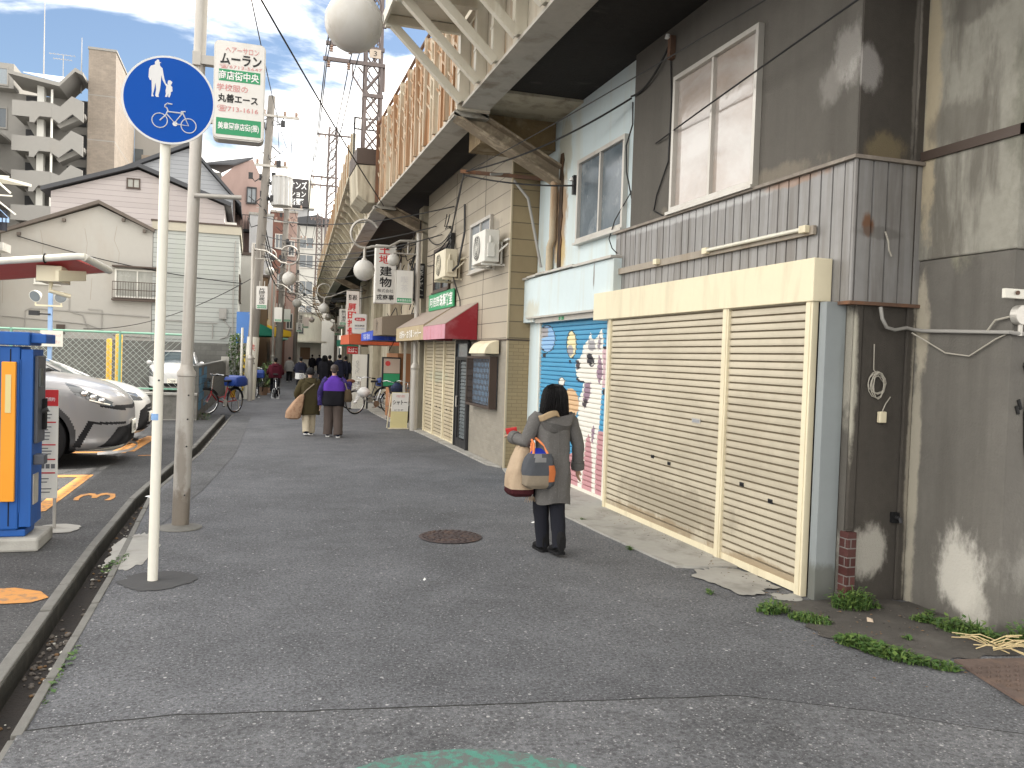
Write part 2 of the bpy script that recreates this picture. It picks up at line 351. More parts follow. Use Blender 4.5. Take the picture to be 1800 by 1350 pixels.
# worn strip, crack and old paving near the camera
ck = [(-.9, 3.95), (-.31, 3.98), (.5, 3.86), (1.4, 3.74), (2.37, 3.605), (2.9, 3.3), (3.3, 3.0), (3.9, 2.6), (5, 2.2)]
cr = []
for (a, b) in zip(ck, ck[1:]):
    for i in range(14): t = i/14; cr.append((a[0]+(b[0]-a[0])*t, a[1]+(b[1]-a[1])*t+.012*mnoise.noise(V((a[0]+(b[0]-a[0])*t, 3, 1))*6)))
G = MB()
for (p, q) in zip(cr, cr[1:]): G.poly([(p[0], p[1]-.03, .004), (q[0], q[1]-.03, .004), (q[0], q[1]+.014, .004), (p[0], p[1]+.014, .004)])
struct('paving_crack', G, mat('crack', (.02, .02, .018), .95, .3, 20, bump=.5), recalc=False)
G = MB()
for (p, q) in zip(cr, cr[1:]):
    j = .007*mnoise.noise(V((p[0]*9, 1, 1))); G.poly([(p[0], -4, .008), (q[0], -4, .008), (q[0], q[1]-.008+j, .008), (p[0], p[1]-.008+j, .008)])
struct('old_paving', G, m_lot2, recalc=False)
def blotch(name, c, rx, ry, z, m, n=60, jit=.12, seed=0, kind='structure', sq=2.0):
    pts = []
    for i in range(n):
        a = 2*pi*i/n; k = 1+jit*2*mnoise.noise(V((cos(a)*1.6+seed*7.3, sin(a)*1.6, seed)))+jit*mnoise.noise(V((cos(a)*6+seed, sin(a)*6, seed*3.1)))
        e = (abs(cos(a))**sq+abs(sin(a))**sq)**(-1/sq); pts.append((c[0]+rx*k*e*cos(a), c[1]+ry*k*e*sin(a), z))
    g = MB(); g.poly(pts); return struct(name, g, m, kind, recalc=False)
m_gpaint = mat('green_road_paint', (.085, .26, .2), .85, .2, 3, bump=.5, bsc=180, dirt=(.13, .135, .13), da=.95, dsc=(26, 26, 26), dth=(.4, .56))
blotch('green_paint', (.74, 2.58), .78, .78, .0125, m_gpaint, 80, .008)
blotch('concrete_patch', (-.86, 7.4), .16, .62, .005, m_conc, 70, .2, 3)
blotch('pole_footing', (-.6, 6.36), .27, .24, .005, mat('fresh_tar', (.07, .07, .071), .9, .15, 6, bump=.3), 50, .16, 2)
g = MB(); g.lathe([(.001, .002), (.2, .002), (.19, .014), (.1, .02), (.001, .02)], (-.59, 8.2, 0), 22); struct('lamp_footing', g, m_kerb, bevel=.012)
blotch('sign_footing', (-1.62, 8.3), .2, .2, .006, m_conc, 40, .1, 6)
# concrete apron along the right hand walls
ap = [(3.84, 5.95), (3.84, 8.7), (4.05, 9.05), (4.05, 11.9), (3.62, 11.95), (3.55, 11.6), (3.38, 10.3), (3.27, 9.2), (3.2, 8.37), (3.24, 7.4), (3.3, 6.4), (3.33, 6.05), (3.5, 5.99)]
G = MB(); G.prism([(x, y, 0) for x, y in ap], (0, 0, .02)); struct('concrete_apron', G, m_conc)
blotch('apron_patch', (3.6, 5.6), .24, .42, .012, m_conc, 70, .22, 5)
blotch('apron_patch', (3.72, 5.1), .12, .1, .008, m_conc, 40, .2, 8)
G = MB(); G.prism([(3.64, 12.1, 0), (3.64, 18.4, 0), (4.2, 19.2, 0), (4.2, 40, 0), (4.0, 40, 0), (3.3, 24, 0), (3.3, 19.4, 0), (3.45, 18.3, 0), (3.48, 15, 0), (3.5, 12.4, 0)], (0, 0, .025)); struct('shop_apron', G, m_conc)
m_mud = mat('damp_soil', (.075, .068, .06), .95, .3, 5, bump=.6, bsc=80, dirt=(.14, .13, .115), da=.6, dsc=(4, 4, 4))
blotch('bare_soil', (4.1, 4.35), .68, .62, .006, m_mud, 80, .12, 4, 'structure', 3)
# parking paint
m_oran = mat('orange_line_paint', (.58, .27, .075), .8, .12, 4, bump=.4, bsc=150, dirt=(.16, .14, .12), da=.8, dsc=(12, 12, 12), dth=(.5, .66))
def paint(pts, z=.004):
    G.poly([(x, y, z) for x, y in pts])
G = MB(); paint([(-5, 6.25), (-1.48, 6.32), (-1.3, 6.2), (-1.22, 6.04), (-1.3, 5.94), (-5, 5.95)]); paint([(-2.05, 9.1), (-1.9, 9.2), (-1.88, 11.5), (-2.03, 11.5)]); paint([(-2.05, 11.52), (-1.88, 11.52), (-1.88, 11.72), (-7, 11.72), (-7, 11.52)])
paint([(-2.05, 14.3), (-1.72, 14.3), (-1.6, 16.8), (-1.8, 16.8)]); paint([(-1.82, 14.28), (-1.82, 14.1), (-7, 14.1), (-7, 14.28)]); paint([(-1.6, 13.7), (-1.42, 13.75), (-1.42, 13.83), (-1.6, 13.8)])
struct('parking_lines', G, m_oran, recalc=False)
text('3', None, m_oran, Fr((0, 0, 0), (0, 1, 0), (0, 0, 1), (-1, 0, 0)), 10.02, 1.58, .5, .4, .004, name='bay_number')
G = MB()
# ---- manhole, plate
t = thing('manhole_cover', 'round rusty iron manhole cover set in the middle of the asphalt', 'manhole cover', (1.78, 7.45, 0))
m_iron = mat('cast_iron', (.085, .065, .062), .7, .3, 9, metal=.4, bump=.3, dirt=(.2, .12, .08), da=.5, dsc=(9, 9, 9))
g = MB(); g.lathe([(.001, .003), (.275, .003), (.29, .008), (.28, .012), (.266, .012), (.265, .006), (.001, .006)], (1.78, 7.45, 0), 40); g.build('rim', m_iron, t, True)
g = MB(); g.lathe([(.001, .004), (.266, .004), (.266, .012), (.001, .012)], (1.78, 7.45, 0), 40)
for rr in (.06, .11, .16, .21, .25):
    for k in range(int(rr*100)): a = 2*pi*k/int(rr*100)+rr*9; g.bar((1.78+rr*cos(a)-.012*sin(a), 7.45+rr*sin(a)+.012*cos(a), .014), (1.78+rr*cos(a)+.012*sin(a), 7.45+rr*sin(a)-.012*cos(a), .014), .02, .008)
g.build('lid', m_iron, t)
t = thing('checker_plate', 'rusty steel checker plate lying over a pit beside the pier', 'steel plate', (4.2, 3.45, 0))
g = MB(); g.hexa([(3.87, 3.76, .006), (3.72, 3.18, .006), (4.7, 2.95, .006), (4.75, 3.62, .006), (3.87, 3.76, .022), (3.72, 3.18, .022), (4.7, 2.95, .022), (4.75, 3.62, .022)]); m_plate = mat('worn_plate', (.12, .085, .07), .85, .3, 4, bump=.3, dirt=(.2, .13, .09), da=.6, dsc=(6, 6, 6)); g.build('plate', m_plate, t)
g = MB()
for i in range(15):
    for j in range(10):
        x = 3.84+i*.06; y = 3.62-j*.062-.1*(x-3.84)
        if x > 3.79: g.bar((x-.015, y-.012, .025), (x+.015, y+.012, .025), .009, .007)
g.build('tread', m_plate, t)
# ---- weeds
m_weed = [mat('weed_leaf', (.055, .115, .026), .6, .35, 14, bump=.05), mat('weed_light', (.11, .175, .04), .6, .3, 14, bump=.05), mat('straw', (.55, .44, .24), .8, .2, 9, bump=.05)]
def weeds(x, y, rx, ry, n, h, label, ang=0, blade=.5, dry=0):
    g = MB()
    for i in range(n):
        a = random.uniform(0, 2*pi); q = sqrt(random.random()); px = rx*q*cos(a); py = ry*q*sin(a); X = x+px*cos(ang)-py*sin(ang); Y = y+px*sin(ang)+py*cos(ang)
        d = random.uniform(0, 2*pi); l = h*.8*random.uniform(.25, 1.15)*(1.25-q*.7); out = random.uniform(.2, .9)*l; dv = V((cos(d), sin(d), 0)); sv = V((-sin(d), cos(d), 0))
        g.mi = 2 if dry else (0 if random.random() < .6 else 1); b = V((X, Y, .004))
        if random.random() < blade:
            w = .004+.003*random.random(); tip = b+dv*out+V((0, 0, l)); mid = b+dv*out*.35+V((0, 0, l*.7)); g.add([b-sv*w, b+sv*w, mid+sv*w*.8, mid-sv*w*.8, tip], [(0, 1, 2, 3), (3, 2, 4)])
        else:
            c = b+dv*out*.8+V((0, 0, l*.8)); s = random.uniform(.01, .02); up = V((0, 0, random.uniform(-.4, .6))); e = (dv+up).normalized()
            g.add([c-e*s*1.2, c+sv*s*.8, c+e*s*1.3, c-sv*s*.8], [(0, 1, 2, 3)]); g.add([b-sv*.0015, b+sv*.0015, c], [(0, 1, 2)])
    solo('weed_clump', g, m_weed, label, 'weeds', (x, y, 0), 'weeds on the bare soil by the wall', recalc=False)
weeds(3.4, 4.82, .12, .07, 260, .1, 'low grassy weed clump nearest the cream shutter foot')
weeds(3.53, 4.6, .14, .08, 320, .07, 'fine light grass strip just in front of the shutter corner', -.8, .8)
weeds(4.03, 4.8, .16, .1, 420, .17, 'tall leafy weed clump against the red brick base', 0, .25)
weeds(3.52, 4.12, .15, .09, 380, .075, 'leafy weed mat on the open soil edge, farthest from the rusty plate', -1.0, .3)
weeds(3.58, 3.92, .2, .09, 460, .08, 'longest green weed mat running along the asphalt edge', -1.1, .35)
weeds(3.72, 3.7, .1, .05, 160, .06, 'small weed tuft touching the corner of the rusty plate', -.8, .5)
weeds(4.3, 4.42, .1, .05, 160, .07, 'small weed tuft at the inner corner between wall and pier', -.8, .6)
weeds(4.36, 4.12, .22, .07, 480, .13, 'bushy weeds along the foot of the concrete pier', -1.25, .4)
weeds(4.62, 3.92, .16, .1, 380, .16, 'weeds at the pier end on the right edge of the picture', 0, .3)
g = MB()
for k in range(22):
    a = random.gauss(-.5, .5)+(pi if random.random() < .3 else 0); l = random.uniform(.1, .26); p = V((4.27+random.gauss(0, .03), 3.85+random.gauss(0, .03), .02+.04*random.random())); q = p+V((l*cos(a), l*sin(a), random.uniform(-.02, .07))); q.z = max(q.z, .012); g.tube([p, (p+q)/2+V((0, 0, .02)), q], .0035, 4)
solo('straw_bundle', g, m_weed[2], 'pale dry straw stalks lying by the rusty plate', 'straw', (4.27, 3.85, 0))
weeds(-.95, 6.9, .05, .3, 110, .02, 'mossy weeds growing in the kerb joint beside the white sign pole', -.15, .6)
weeds(-.87, 4.6, .02, .5, 70, .014, 'thin moss line along the gutter edge near the camera', 0, .6)
G = MB()
for k in range(260):
    x, y = random.choice(((random.gauss(4.1, .3), random.gauss(4.4, .28)), (random.gauss(3.6, .2), random.gauss(4.4, .4)), (3.8-abs(random.gauss(0, .12)), random.uniform(5.1, 8.6))))
    if x > 4.5 or (y > 4.9 and x > 3.83): continue
    s_ = random.uniform(.004, .013); a = random.uniform(0, 6.28); z = .02 if y > 6 else .012; G.mi = random.choice((0, 0, 1, 2)); G.add([(x-s_*cos(a), y-s_*sin(a), z), (x+s_*.6*sin(a), y-s_*.6*cos(a), z+.004), (x+s_*cos(a), y+s_*sin(a), z+.002), (x-s_*.6*sin(a), y+s_*.6*cos(a), z+.005)], [(0, 1, 2, 3)])
struct('ground_litter', G, [m_leaf, m_stone, m_dirt], 'stuff', recalc=False)
for (x, y) in ((3.2, 5.3), (3.9, 4.15), (4.45, 4.55), (3.3, 8.0), (3.22, 6.7), (4.2, 4.75)): weeds(x, y, .03, .03, 26, .05, 'tiny weed sprig rooted in a crack of the apron or the bare soil', 0, .6)
# ---- litter
def scrap(x, y, w, l, m, label, cat='litter', rz=0):
    g = MB(); c, s = cos(rz), sin(rz)
    f = lambda a, b, z: (x+a*c-b*s, y+a*s+b*c, z)
    g.add([f(-w, -l, .012), f(w, -l*.9, .016), f(w*.9, l, .024), f(-w, l, .012), f(0, 0, .03)], [(0, 1, 4), (1, 2, 4), (2, 3, 4), (3, 0, 4)]); solo('paper_scrap', g, m, label, cat, (x, y, 0), recalc=False)
scrap(2.78, 7.95, .05, .02, m_inkw, 'white paper scrap on the apron edge behind the woman', rz=.2)
scrap(-1.0, 9.9, .05, .07, m_inkw, 'crumpled white plastic scrap lying in the gutter', rz=.6)
scrap(3.62, 4.55, .04, .02, m_stone, 'dry brown leaf on the soil between the weed clumps', 'leaf', .5)
scrap(3.92, 4.5, .035, .02, mat('dead_leaf_pale', (.5, .4, .3), .8, .1), 'pale curled leaf beside the tall weed clump', 'leaf', .9)
scrap(1.25, 6.0, .012, .008, m_inkw, 'tiny white scrap on the asphalt in front of the manhole', rz=.9)
MURAL = [('pink',[(11.38,-0.48),(11.43,-0.0),(10.12,0.46),(9.86,0.68),(9.66,0.76),(9.27,0.82),(8.78,0.84),(8.7,-0.05)]),('peach',[(9.94,1.11),(9.95,1.05),(9.98,1.0),(10.05,0.95),(10.12,0.91),(10.22,0.9),(10.31,0.9),(10.4,0.92),(10.47,0.96),(10.52,1.01),(10.55,1.08),(10.54,1.14),(10.5,1.2),(10.43,1.25),(10.35,1.28),(10.26,1.29),(10.16,1.29),(10.08,1.26),(10.01,1.22),(9.96,1.17)]),('ink',[(10.88,1.95),(10.89,1.89),(10.93,1.84),(11.0,1.79),(11.1,1.77),(11.2,1.76),(11.32,1.77),(11.42,1.79),(11.51,1.84),(11.57,1.9),(11.59,1.96),(11.58,2.02),(11.53,2.08),(11.45,2.12),(11.36,2.15),(11.24,2.15),(11.13,2.14),(11.04,2.11),(10.96,2.06),(10.9,2.01)]),('sky',[(10.91,1.95),(10.92,1.9),(10.96,1.85),(11.02,1.81),(11.11,1.78),(11.21,1.77),(11.31,1.78),(11.4,1.81),(11.48,1.85),(11.53,1.9),(11.55,1.96),(11.54,2.02),(11.5,2.07),(11.43,2.11),(11.34,2.13),(11.24,2.14),(11.14,2.12),(11.05,2.1),(10.98,2.06),(10.93,2.0)]),('grey',[(11.56,2.12),(11.2,2.11),(11.2,1.99),(11.54,1.95)]),('ink',[(11.41,1.76),(11.25,1.76),(11.26,1.7),(11.38,1.7)]),('ink',[(10.09,1.87),(10.09,1.81),(10.11,1.76),(10.15,1.72),(10.2,1.69),(10.25,1.68),(10.31,1.69),(10.37,1.72),(10.42,1.76),(10.45,1.81),(10.46,1.87),(10.46,1.93),(10.44,1.98),(10.4,2.02),(10.35,2.05),(10.29,2.06),(10.23,2.04),(10.18,2.02),(10.13,1.98),(10.1,1.92)]),('yellow',[(10.12,1.87),(10.12,1.81),(10.13,1.77),(10.17,1.73),(10.21,1.71),(10.26,1.7),(10.31,1.7),(10.35,1.73),(10.39,1.77),(10.42,1.81),(10.43,1.87),(10.43,1.92),(10.41,1.97),(10.38,2.01),(10.34,2.03),(10.29,2.04),(10.24,2.03),(10.19,2.0),(10.15,1.97),(10.13,1.92)]),('grey',[(10.2,1.79),(10.2,1.77),(10.21,1.75),(10.23,1.74),(10.26,1.72),(10.3,1.72),(10.33,1.72),(10.36,1.73),(10.39,1.75),(10.4,1.77),(10.41,1.79),(10.41,1.81),(10.39,1.83),(10.37,1.85),(10.34,1.86),(10.31,1.86),(10.28,1.86),(10.25,1.85),(10.22,1.83),(10.21,1.81)]),('ink',[(10.34,1.66),(10.27,1.66),(10.28,1.62),(10.33,1.61)]),('ink',[(10.46,1.37),(10.47,1.35),(10.48,1.34),(10.51,1.32),(10.55,1.31),(10.59,1.31),(10.62,1.31),(10.66,1.32),(10.69,1.33),(10.71,1.34),(10.72,1.36),(10.72,1.38),(10.7,1.4),(10.67,1.41),(10.64,1.42),(10.6,1.43),(10.56,1.43),(10.52,1.42),(10.49,1.41),(10.47,1.39)]),('white',[(10.49,1.37),(10.49,1.35),(10.5,1.34),(10.53,1.33),(10.55,1.32),(10.59,1.32),(10.62,1.32),(10.65,1.32),(10.67,1.33),(10.69,1.35),(10.7,1.36),(10.69,1.38),(10.68,1.39),(10.66,1.41),(10.63,1.41),(10.6,1.42),(10.56,1.42),(10.53,1.41),(10.51,1.4),(10.49,1.39)]),('pinkpale',[(9.28,1.81),(8.87,1.81),(8.83,1.36),(9.22,1.34)]),('ink',[(9.28,1.84),(9.04,1.83),(8.87,1.82),(8.87,1.79),(9.28,1.81)]),('ink',[(9.21,1.33),(8.83,1.36),(8.83,1.34),(9.12,1.31),(9.14,1.26),(9.2,1.26)]),('white',[(9.29,2.06),(9.23,1.9),(9.25,1.75),(9.21,1.57),(9.21,1.47),(9.23,1.27),(9.25,1.07),(9.27,0.86),(9.31,0.76),(9.32,0.55),(9.34,0.37),(9.32,0.01),(9.43,0.01),(9.45,0.41),(9.5,0.64),(9.58,0.76),(9.67,0.67),(9.72,0.37),(9.76,0.01),(9.89,0.01),(9.88,0.35),(9.96,0.59),(9.99,0.8),(9.95,1.02),(9.94,1.18),(9.85,1.28),(9.81,1.38),(9.97,1.4),(10.07,1.49),(10.1,1.58),(10.09,1.66),(9.95,1.7),(9.88,1.77),(9.86,1.85),(9.71,1.92),(9.64,2.01),(9.57,1.92),(9.42,1.95)]),('greyd',[(9.36,1.98),(9.31,1.92),(9.32,1.82),(9.38,1.78),(9.41,1.85)]),('mauve',[(9.35,1.75),(9.26,1.65),(9.22,1.5),(9.31,1.37),(9.41,1.5)]),('grey',[(9.7,1.92),(9.51,1.91),(9.47,1.82),(9.55,1.78),(9.7,1.8)]),('ink',[(9.74,1.76),(9.58,1.74),(9.48,1.66),(9.5,1.6),(9.57,1.58),(9.72,1.64)]),('white',[(9.53,1.62),(9.53,1.62),(9.53,1.61),(9.54,1.61),(9.54,1.6),(9.55,1.6),(9.56,1.6),(9.57,1.61),(9.57,1.61),(9.58,1.62),(9.58,1.62),(9.58,1.63),(9.57,1.64),(9.57,1.64),(9.56,1.64),(9.55,1.65),(9.55,1.64),(9.54,1.64),(9.53,1.64),(9.53,1.63)]),('inkd',[(10.11,1.66),(10.0,1.66),(9.95,1.61),(9.97,1.55),(10.07,1.54)]),('ink',[(10.1,1.54),(10.05,1.45),(9.93,1.41),(9.79,1.4),(9.79,1.38),(9.93,1.38),(10.06,1.41)]),('mauve',[(9.78,1.38),(9.59,1.4),(9.58,1.24),(9.66,1.14),(9.74,1.06),(9.83,1.1),(9.8,1.21)]),('inkd',[(9.74,1.19),(9.66,1.18),(9.69,1.1),(9.79,1.07),(9.83,1.13)]),('mauve',[(9.5,0.82),(9.43,0.88),(9.4,0.82),(9.45,0.64),(9.49,0.69)])]
# ================================================================ right hand side
m_pier = mat('pier_concrete', (.135, .127, .113), .9, .22, 1.6, bump=.5, bsc=55, dirt=(.075, .069, .06), da=.6, dsc=(3.6, 3.6, .28), dth=(.44, .7), patches=[
    ((4.5, 4.42, .32), (.5, .24, .34), (.5, .48, .43), .85), ((4.5, 4.28, .12), (.5, .16, .22), (.48, .46, .41), .7), ((4.5, 4.86, .9), (.3, .07, 1.6), (.4, .37, .3), .8), ((4.5, 4.84, 2.0), (.3, .09, .5), (.42, .38, .3), .85),
    ((4.5, 4.5, 2.86), (.5, .5, .5), (.3, .29, .21), .7), ((4.5, 4.3, 3.9), (.5, .35, .6), (.34, .325, .25), .65), ((4.5, 4.83, 3.9), (.3, .1, 1.0), (.52, .42, .24), .9), ((4.5, 4.2, 4.5), (.4, .3, .3), (.42, .4, .3), .6), ((4.9, 4.0, 2.9), (.5, .4, .5), (.24, .25, .17), .7), ((5, 4.0, .4), (.6, .3, .4), (.3, .29, .26), .6)])
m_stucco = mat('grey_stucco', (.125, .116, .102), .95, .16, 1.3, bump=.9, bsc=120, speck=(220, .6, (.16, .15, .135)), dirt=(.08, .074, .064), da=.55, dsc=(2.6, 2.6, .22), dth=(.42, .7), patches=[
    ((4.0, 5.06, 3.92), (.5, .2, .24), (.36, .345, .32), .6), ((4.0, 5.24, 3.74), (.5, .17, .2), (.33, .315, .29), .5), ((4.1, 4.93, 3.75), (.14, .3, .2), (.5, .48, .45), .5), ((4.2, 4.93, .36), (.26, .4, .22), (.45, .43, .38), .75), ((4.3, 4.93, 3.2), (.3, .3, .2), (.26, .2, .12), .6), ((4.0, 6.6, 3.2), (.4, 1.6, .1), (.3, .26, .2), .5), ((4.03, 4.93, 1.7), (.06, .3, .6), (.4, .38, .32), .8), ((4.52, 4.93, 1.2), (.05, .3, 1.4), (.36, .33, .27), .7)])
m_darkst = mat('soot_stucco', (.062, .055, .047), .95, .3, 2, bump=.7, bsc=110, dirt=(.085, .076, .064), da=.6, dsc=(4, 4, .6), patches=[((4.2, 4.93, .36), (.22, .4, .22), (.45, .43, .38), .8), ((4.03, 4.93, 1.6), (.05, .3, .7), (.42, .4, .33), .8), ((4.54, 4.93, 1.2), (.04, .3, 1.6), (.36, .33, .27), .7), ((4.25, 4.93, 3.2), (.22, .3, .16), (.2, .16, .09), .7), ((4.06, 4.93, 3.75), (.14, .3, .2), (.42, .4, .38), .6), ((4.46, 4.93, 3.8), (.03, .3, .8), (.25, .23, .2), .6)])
t = thing('concrete_pier', 'big stained bare concrete viaduct pier at the right edge', 'pier', (5.0, 4.3, 0))
g = MB(); g.box(4.548, 4.1, -.1, 6.5, 4.915, 2.445); g.build('lower_shaft', m_pier, t, bevel=.012)
g = MB(); g.box(4.535, 4.085, 2.445, 6.5, 4.914, 5.2); g.build('upper_shaft', mat('pier_upper', (.29, .28, .24), .9, .25, 2.2, bump=.5, bsc=45, dirt=(.12, .11, .092), da=.8, dsc=(4, 4, .9), dth=(.45, .6), patches=[((4.5, 4.84, 3.7), (.3, .1, 1.3), (.46, .39, .27), .8), ((4.5, 4.6, 3.35), (.3, .4, .18), (.14, .13, .11), .7), ((4.5, 4.5, 4.1), (.3, .3, .12), (.12, .11, .095), .7), ((4.9, 4.0, 3.2), (.8, .3, .9), (.12, .12, .09), .6)]), t, bevel=.012)
g = MB(); g.box(4.515, 4.06, 3.15, 4.534, 4.914, 3.215); g.box(4.515, 4.06, 3.15, 6, 4.084, 3.215); g.build('steel_band', m_brown, t)
g = MB()
for pts in ([(4.66, 1.72), (4.7, 1.62), (4.685, 1.4), (4.7, 1.2), (4.73, 1.05)], [(4.66, 1.72), (4.74, 1.79), (4.85, 1.8)], [(4.625, 1.5), (4.65, 1.44)], [(4.61, 1.46), (4.63, 1.41)]): g.tube([(x, 4.098, z) for x, z in pts], .014, 6)
g.build('graffiti', m_ink, t)
t = thing('steel_bracket', 'white bent steel bracket bolted to the pier corner', 'bracket', (4.5, 4.08, 2.16))
g = MB(); g.box(4.44, 4.062, 2.13, 4.9, 4.09, 2.19); g.build('arm', m_white, t, bevel=.004); g = MB(); g.disc((4.53, 4.058, 2.165), .014, 10, (0, -1, 0), .008); g.build('bolt', m_rust, t)
t = thing('junction_box', 'round grey electrical junction box on the pier end', 'junction box', (4.58, 4.06, 2.02))
g = MB(); g.disc((4.58, 4.098, 2.03), .062, 24, (0, -1, 0), .05); g.build('housing', m_alum, t, bevel=.004)
g = MB(); g.tube([(4.58, 4.07, 1.97), (4.58, 4.07, 1.9)], .014, 8); g.build('gland', m_alum, t)
m_pipe = mat('grey_conduit', (.3, .29, .27), .6, .1, 4, bump=.05)
m_wcab = mat('white_cable', (.4, .375, .32), .6, .08, 4, bump=0)
g = MB(); g.tube([(4.2, 4.86, 2.1), (4.21, 4.85, 2.02), (4.25, 4.85, 1.96), (4.33, 4.86, 1.945), (4.44, 4.87, 1.965), (4.5, 4.87, 1.955), (4.525, 4.8, 1.945), (4.525, 4.09, 1.92), (4.56, 4.07, 1.915), (5.2, 4.07, 1.9)], .013, 8)
solo('conduit_pipe', g, m_pipe, 'grey conduit pipe running across the concrete pier', 'conduit', (4.5, 4.85, 1.94), smooth=True)
g = MB(); g.tube([(4.535, 4.1, 2.02), (4.52, 4.2, 2.0), (4.52, 4.26, 1.93)], .007, 6); solo('cable_stub', g, m_wcab, 'short white cable from the round junction box', 'cable', (4.53, 4.2, 2), smooth=True)
g = MB(); g.tube([(4.47, 4.85, 1.93), (4.53, 4.75, 1.86), (4.53, 4.6, 1.79), (4.53, 4.4, 1.77), (4.53, 4.2, 1.88), (4.55, 4.09, 1.93)], .005, 6); solo('hanging_cable', g, m_wcab, 'thin pale cable sagging below the grey conduit', 'cable', (4.53, 4.6, 1.8), smooth=True)
# ---- stucco building
t = thing('stucco_building', 'dark grey rough stucco shop building with cream roller shutters and metal cladding', 'building', (5.5, 6.8, 0))
tb = t
F = FX(4.0)                      # a = -y
g = MB(); g.box(4.0, 4.935, 3.1, 7.5, 8.6, 5.6); g.box(4.036, 4.936, -.1, 7.5, 8.62, 3.1); w = g.build('wall', m_stucco, t)
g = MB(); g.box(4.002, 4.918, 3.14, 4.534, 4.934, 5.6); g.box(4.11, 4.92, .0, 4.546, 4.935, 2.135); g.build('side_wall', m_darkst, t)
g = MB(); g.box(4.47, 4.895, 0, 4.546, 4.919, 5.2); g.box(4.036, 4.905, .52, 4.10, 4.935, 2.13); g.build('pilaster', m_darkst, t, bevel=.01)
m_brick = mat('glazed_brick', (.1, .04, .036), .35, .25, 5, bump=.1, bricks=(.125, .066, (.17, .155, .145), (.6, .5, .5), 0, .0045))
g = MB(); g.box(4.03, 4.88, 0, 4.105, 4.97, .51); g.build('brick_base', m_brick, t, bevel=.004)
m_side = mat('grey_sheet_steel', (.25, .275, .28), .55, .1, 1.5, metal=.1, bump=.04, dirt=(.12, .12, .1), da=.5, dsc=(3, 3, .7), patches=[((3.95, 5.0, .1), (.4, .3, .18), (.1, .1, .08), .7)])
g = MB(); g.box(3.862, 5.0, 0, 4.029, 5.06, 2.13); g.box(3.862, 5.06, 0, 3.9, 5.075, 2.13); g.build('side_panel', m_side, t, bevel=.003)
m_clad = mat('cladding_steel', (.27, .265, .26), .5, .2, 1.4, metal=.25, bump=.06, dirt=(.15, .135, .12), da=.75, dsc=(9, 9, .7), dth=(.42, .66), patches=[((4.09, 4.87, 2.66), (.06, .1, .1), (.16, .07, .03), .9), ((4.2, 4.87, 2.62), (.3, .1, .05), (.12, .11, .1), .5), ((3.96, 7.2, 3.08), (.1, 1.8, .05), (.5, .5, .5), .6), ((3.96, 5.6, 3.1), (.1, .5, .05), (.3, .17, .1), .6)])
prof = []
a = 0.0
def vgroove(F, a0, a1, pitch, z0, z1, c):
    g = MB(); pr = []; a = a0
    while a < a1-.01:
        e = min(a+pitch, a1); gz = .014; d = random.uniform(-.002, .002)
        pr += [F(a, z0, c-.014), F(a+.002, z0, c+d), F(e-gz, z0, c+d), F(e-gz+.002, z0, c-.014)]; a = e
    return g.strip(pr, (0, 0, z1-z0))
F = FX(3.97, 0); g = vgroove(F, -8.9, -4.905, .13, 2.135, 3.115, 0)
g2 = vgroove(FS(4.89, 0), 3.995, 4.62, .125, 2.135, 3.115, 0); g.add(g2.v, g2.f); g.tube([(3.972, 4.895, 2.135), (3.972, 4.895, 3.115)], .016, 8)
g.build('metal_cladding', m_clad, t, recalc=False)
g = MB(); g.box(3.935, 4.862, 3.117, 4.0, 8.93, 3.142); g.box(4.001, 4.862, 3.117, 4.65, 4.917, 3.142); g.build('cladding_cap', mat('worn_cap', (.22, .19, .16), .7, .25, 5, bump=.2, dirt=(.4, .36, .3), da=.6, dsc=(6, 6, 6)), t)
g = MB(); g.box(3.945, 4.868, 2.11, 4.62, 4.93, 2.134); g.box(3.95, 4.93, 2.11, 4.035, 5.08, 2.134); g.build('cladding_edge', m_rust, t)
g = MB(); g.tube([(4.22, 4.872, 2.63), (4.24, 4.86, 2.56), (4.25, 4.862, 2.5), (4.275, 4.862, 2.46)], .006, 5); g.build('loose_wire', m_wcab, t)
F = FX(3.83)
g = MB(); g.fb(F, -9.12, 2.135, -.135, -5.09, 2.445, .02); g.build('shutter_box', m_cream, t, bevel=.006)
def shutter(F, a0, a1, z0, z1, pitch, c, m, parent, name='roller_shutter', paint=None, cols=1):
    g = MB(); pr = []; z = z0
    while z < z1-.005:
        e = min(z+pitch, z1); gz = .0145
        pr += [(z, c-.002), (z+(e-z)*.25, c)]+([(z+(e-z)*q, c) for q in (.38, .51, .64)] if paint else [])+[(e-gz, c-.001), (e-gz+.001, c-.017), (e-gz*.6, c-.018), (e-gz*.5, c-.007), (e-gz*.35, c-.017), (e-.001, c-.018)]; z = e
    n = len(pr); vs = [F(a0+(a1-a0)*i/cols, q[0], q[1]) for i in range(cols+1) for q in pr]; fs = []; mi = []
    for i in range(cols):
        for k in range(n-1):
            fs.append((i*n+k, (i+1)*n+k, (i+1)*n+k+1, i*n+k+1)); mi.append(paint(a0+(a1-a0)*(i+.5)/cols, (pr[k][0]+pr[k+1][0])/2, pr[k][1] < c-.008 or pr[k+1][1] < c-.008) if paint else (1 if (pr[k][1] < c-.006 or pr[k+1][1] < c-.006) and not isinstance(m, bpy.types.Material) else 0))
    g.add(vs, fs); g.m = mi
    return g.build(name, m, parent, recalc=False)
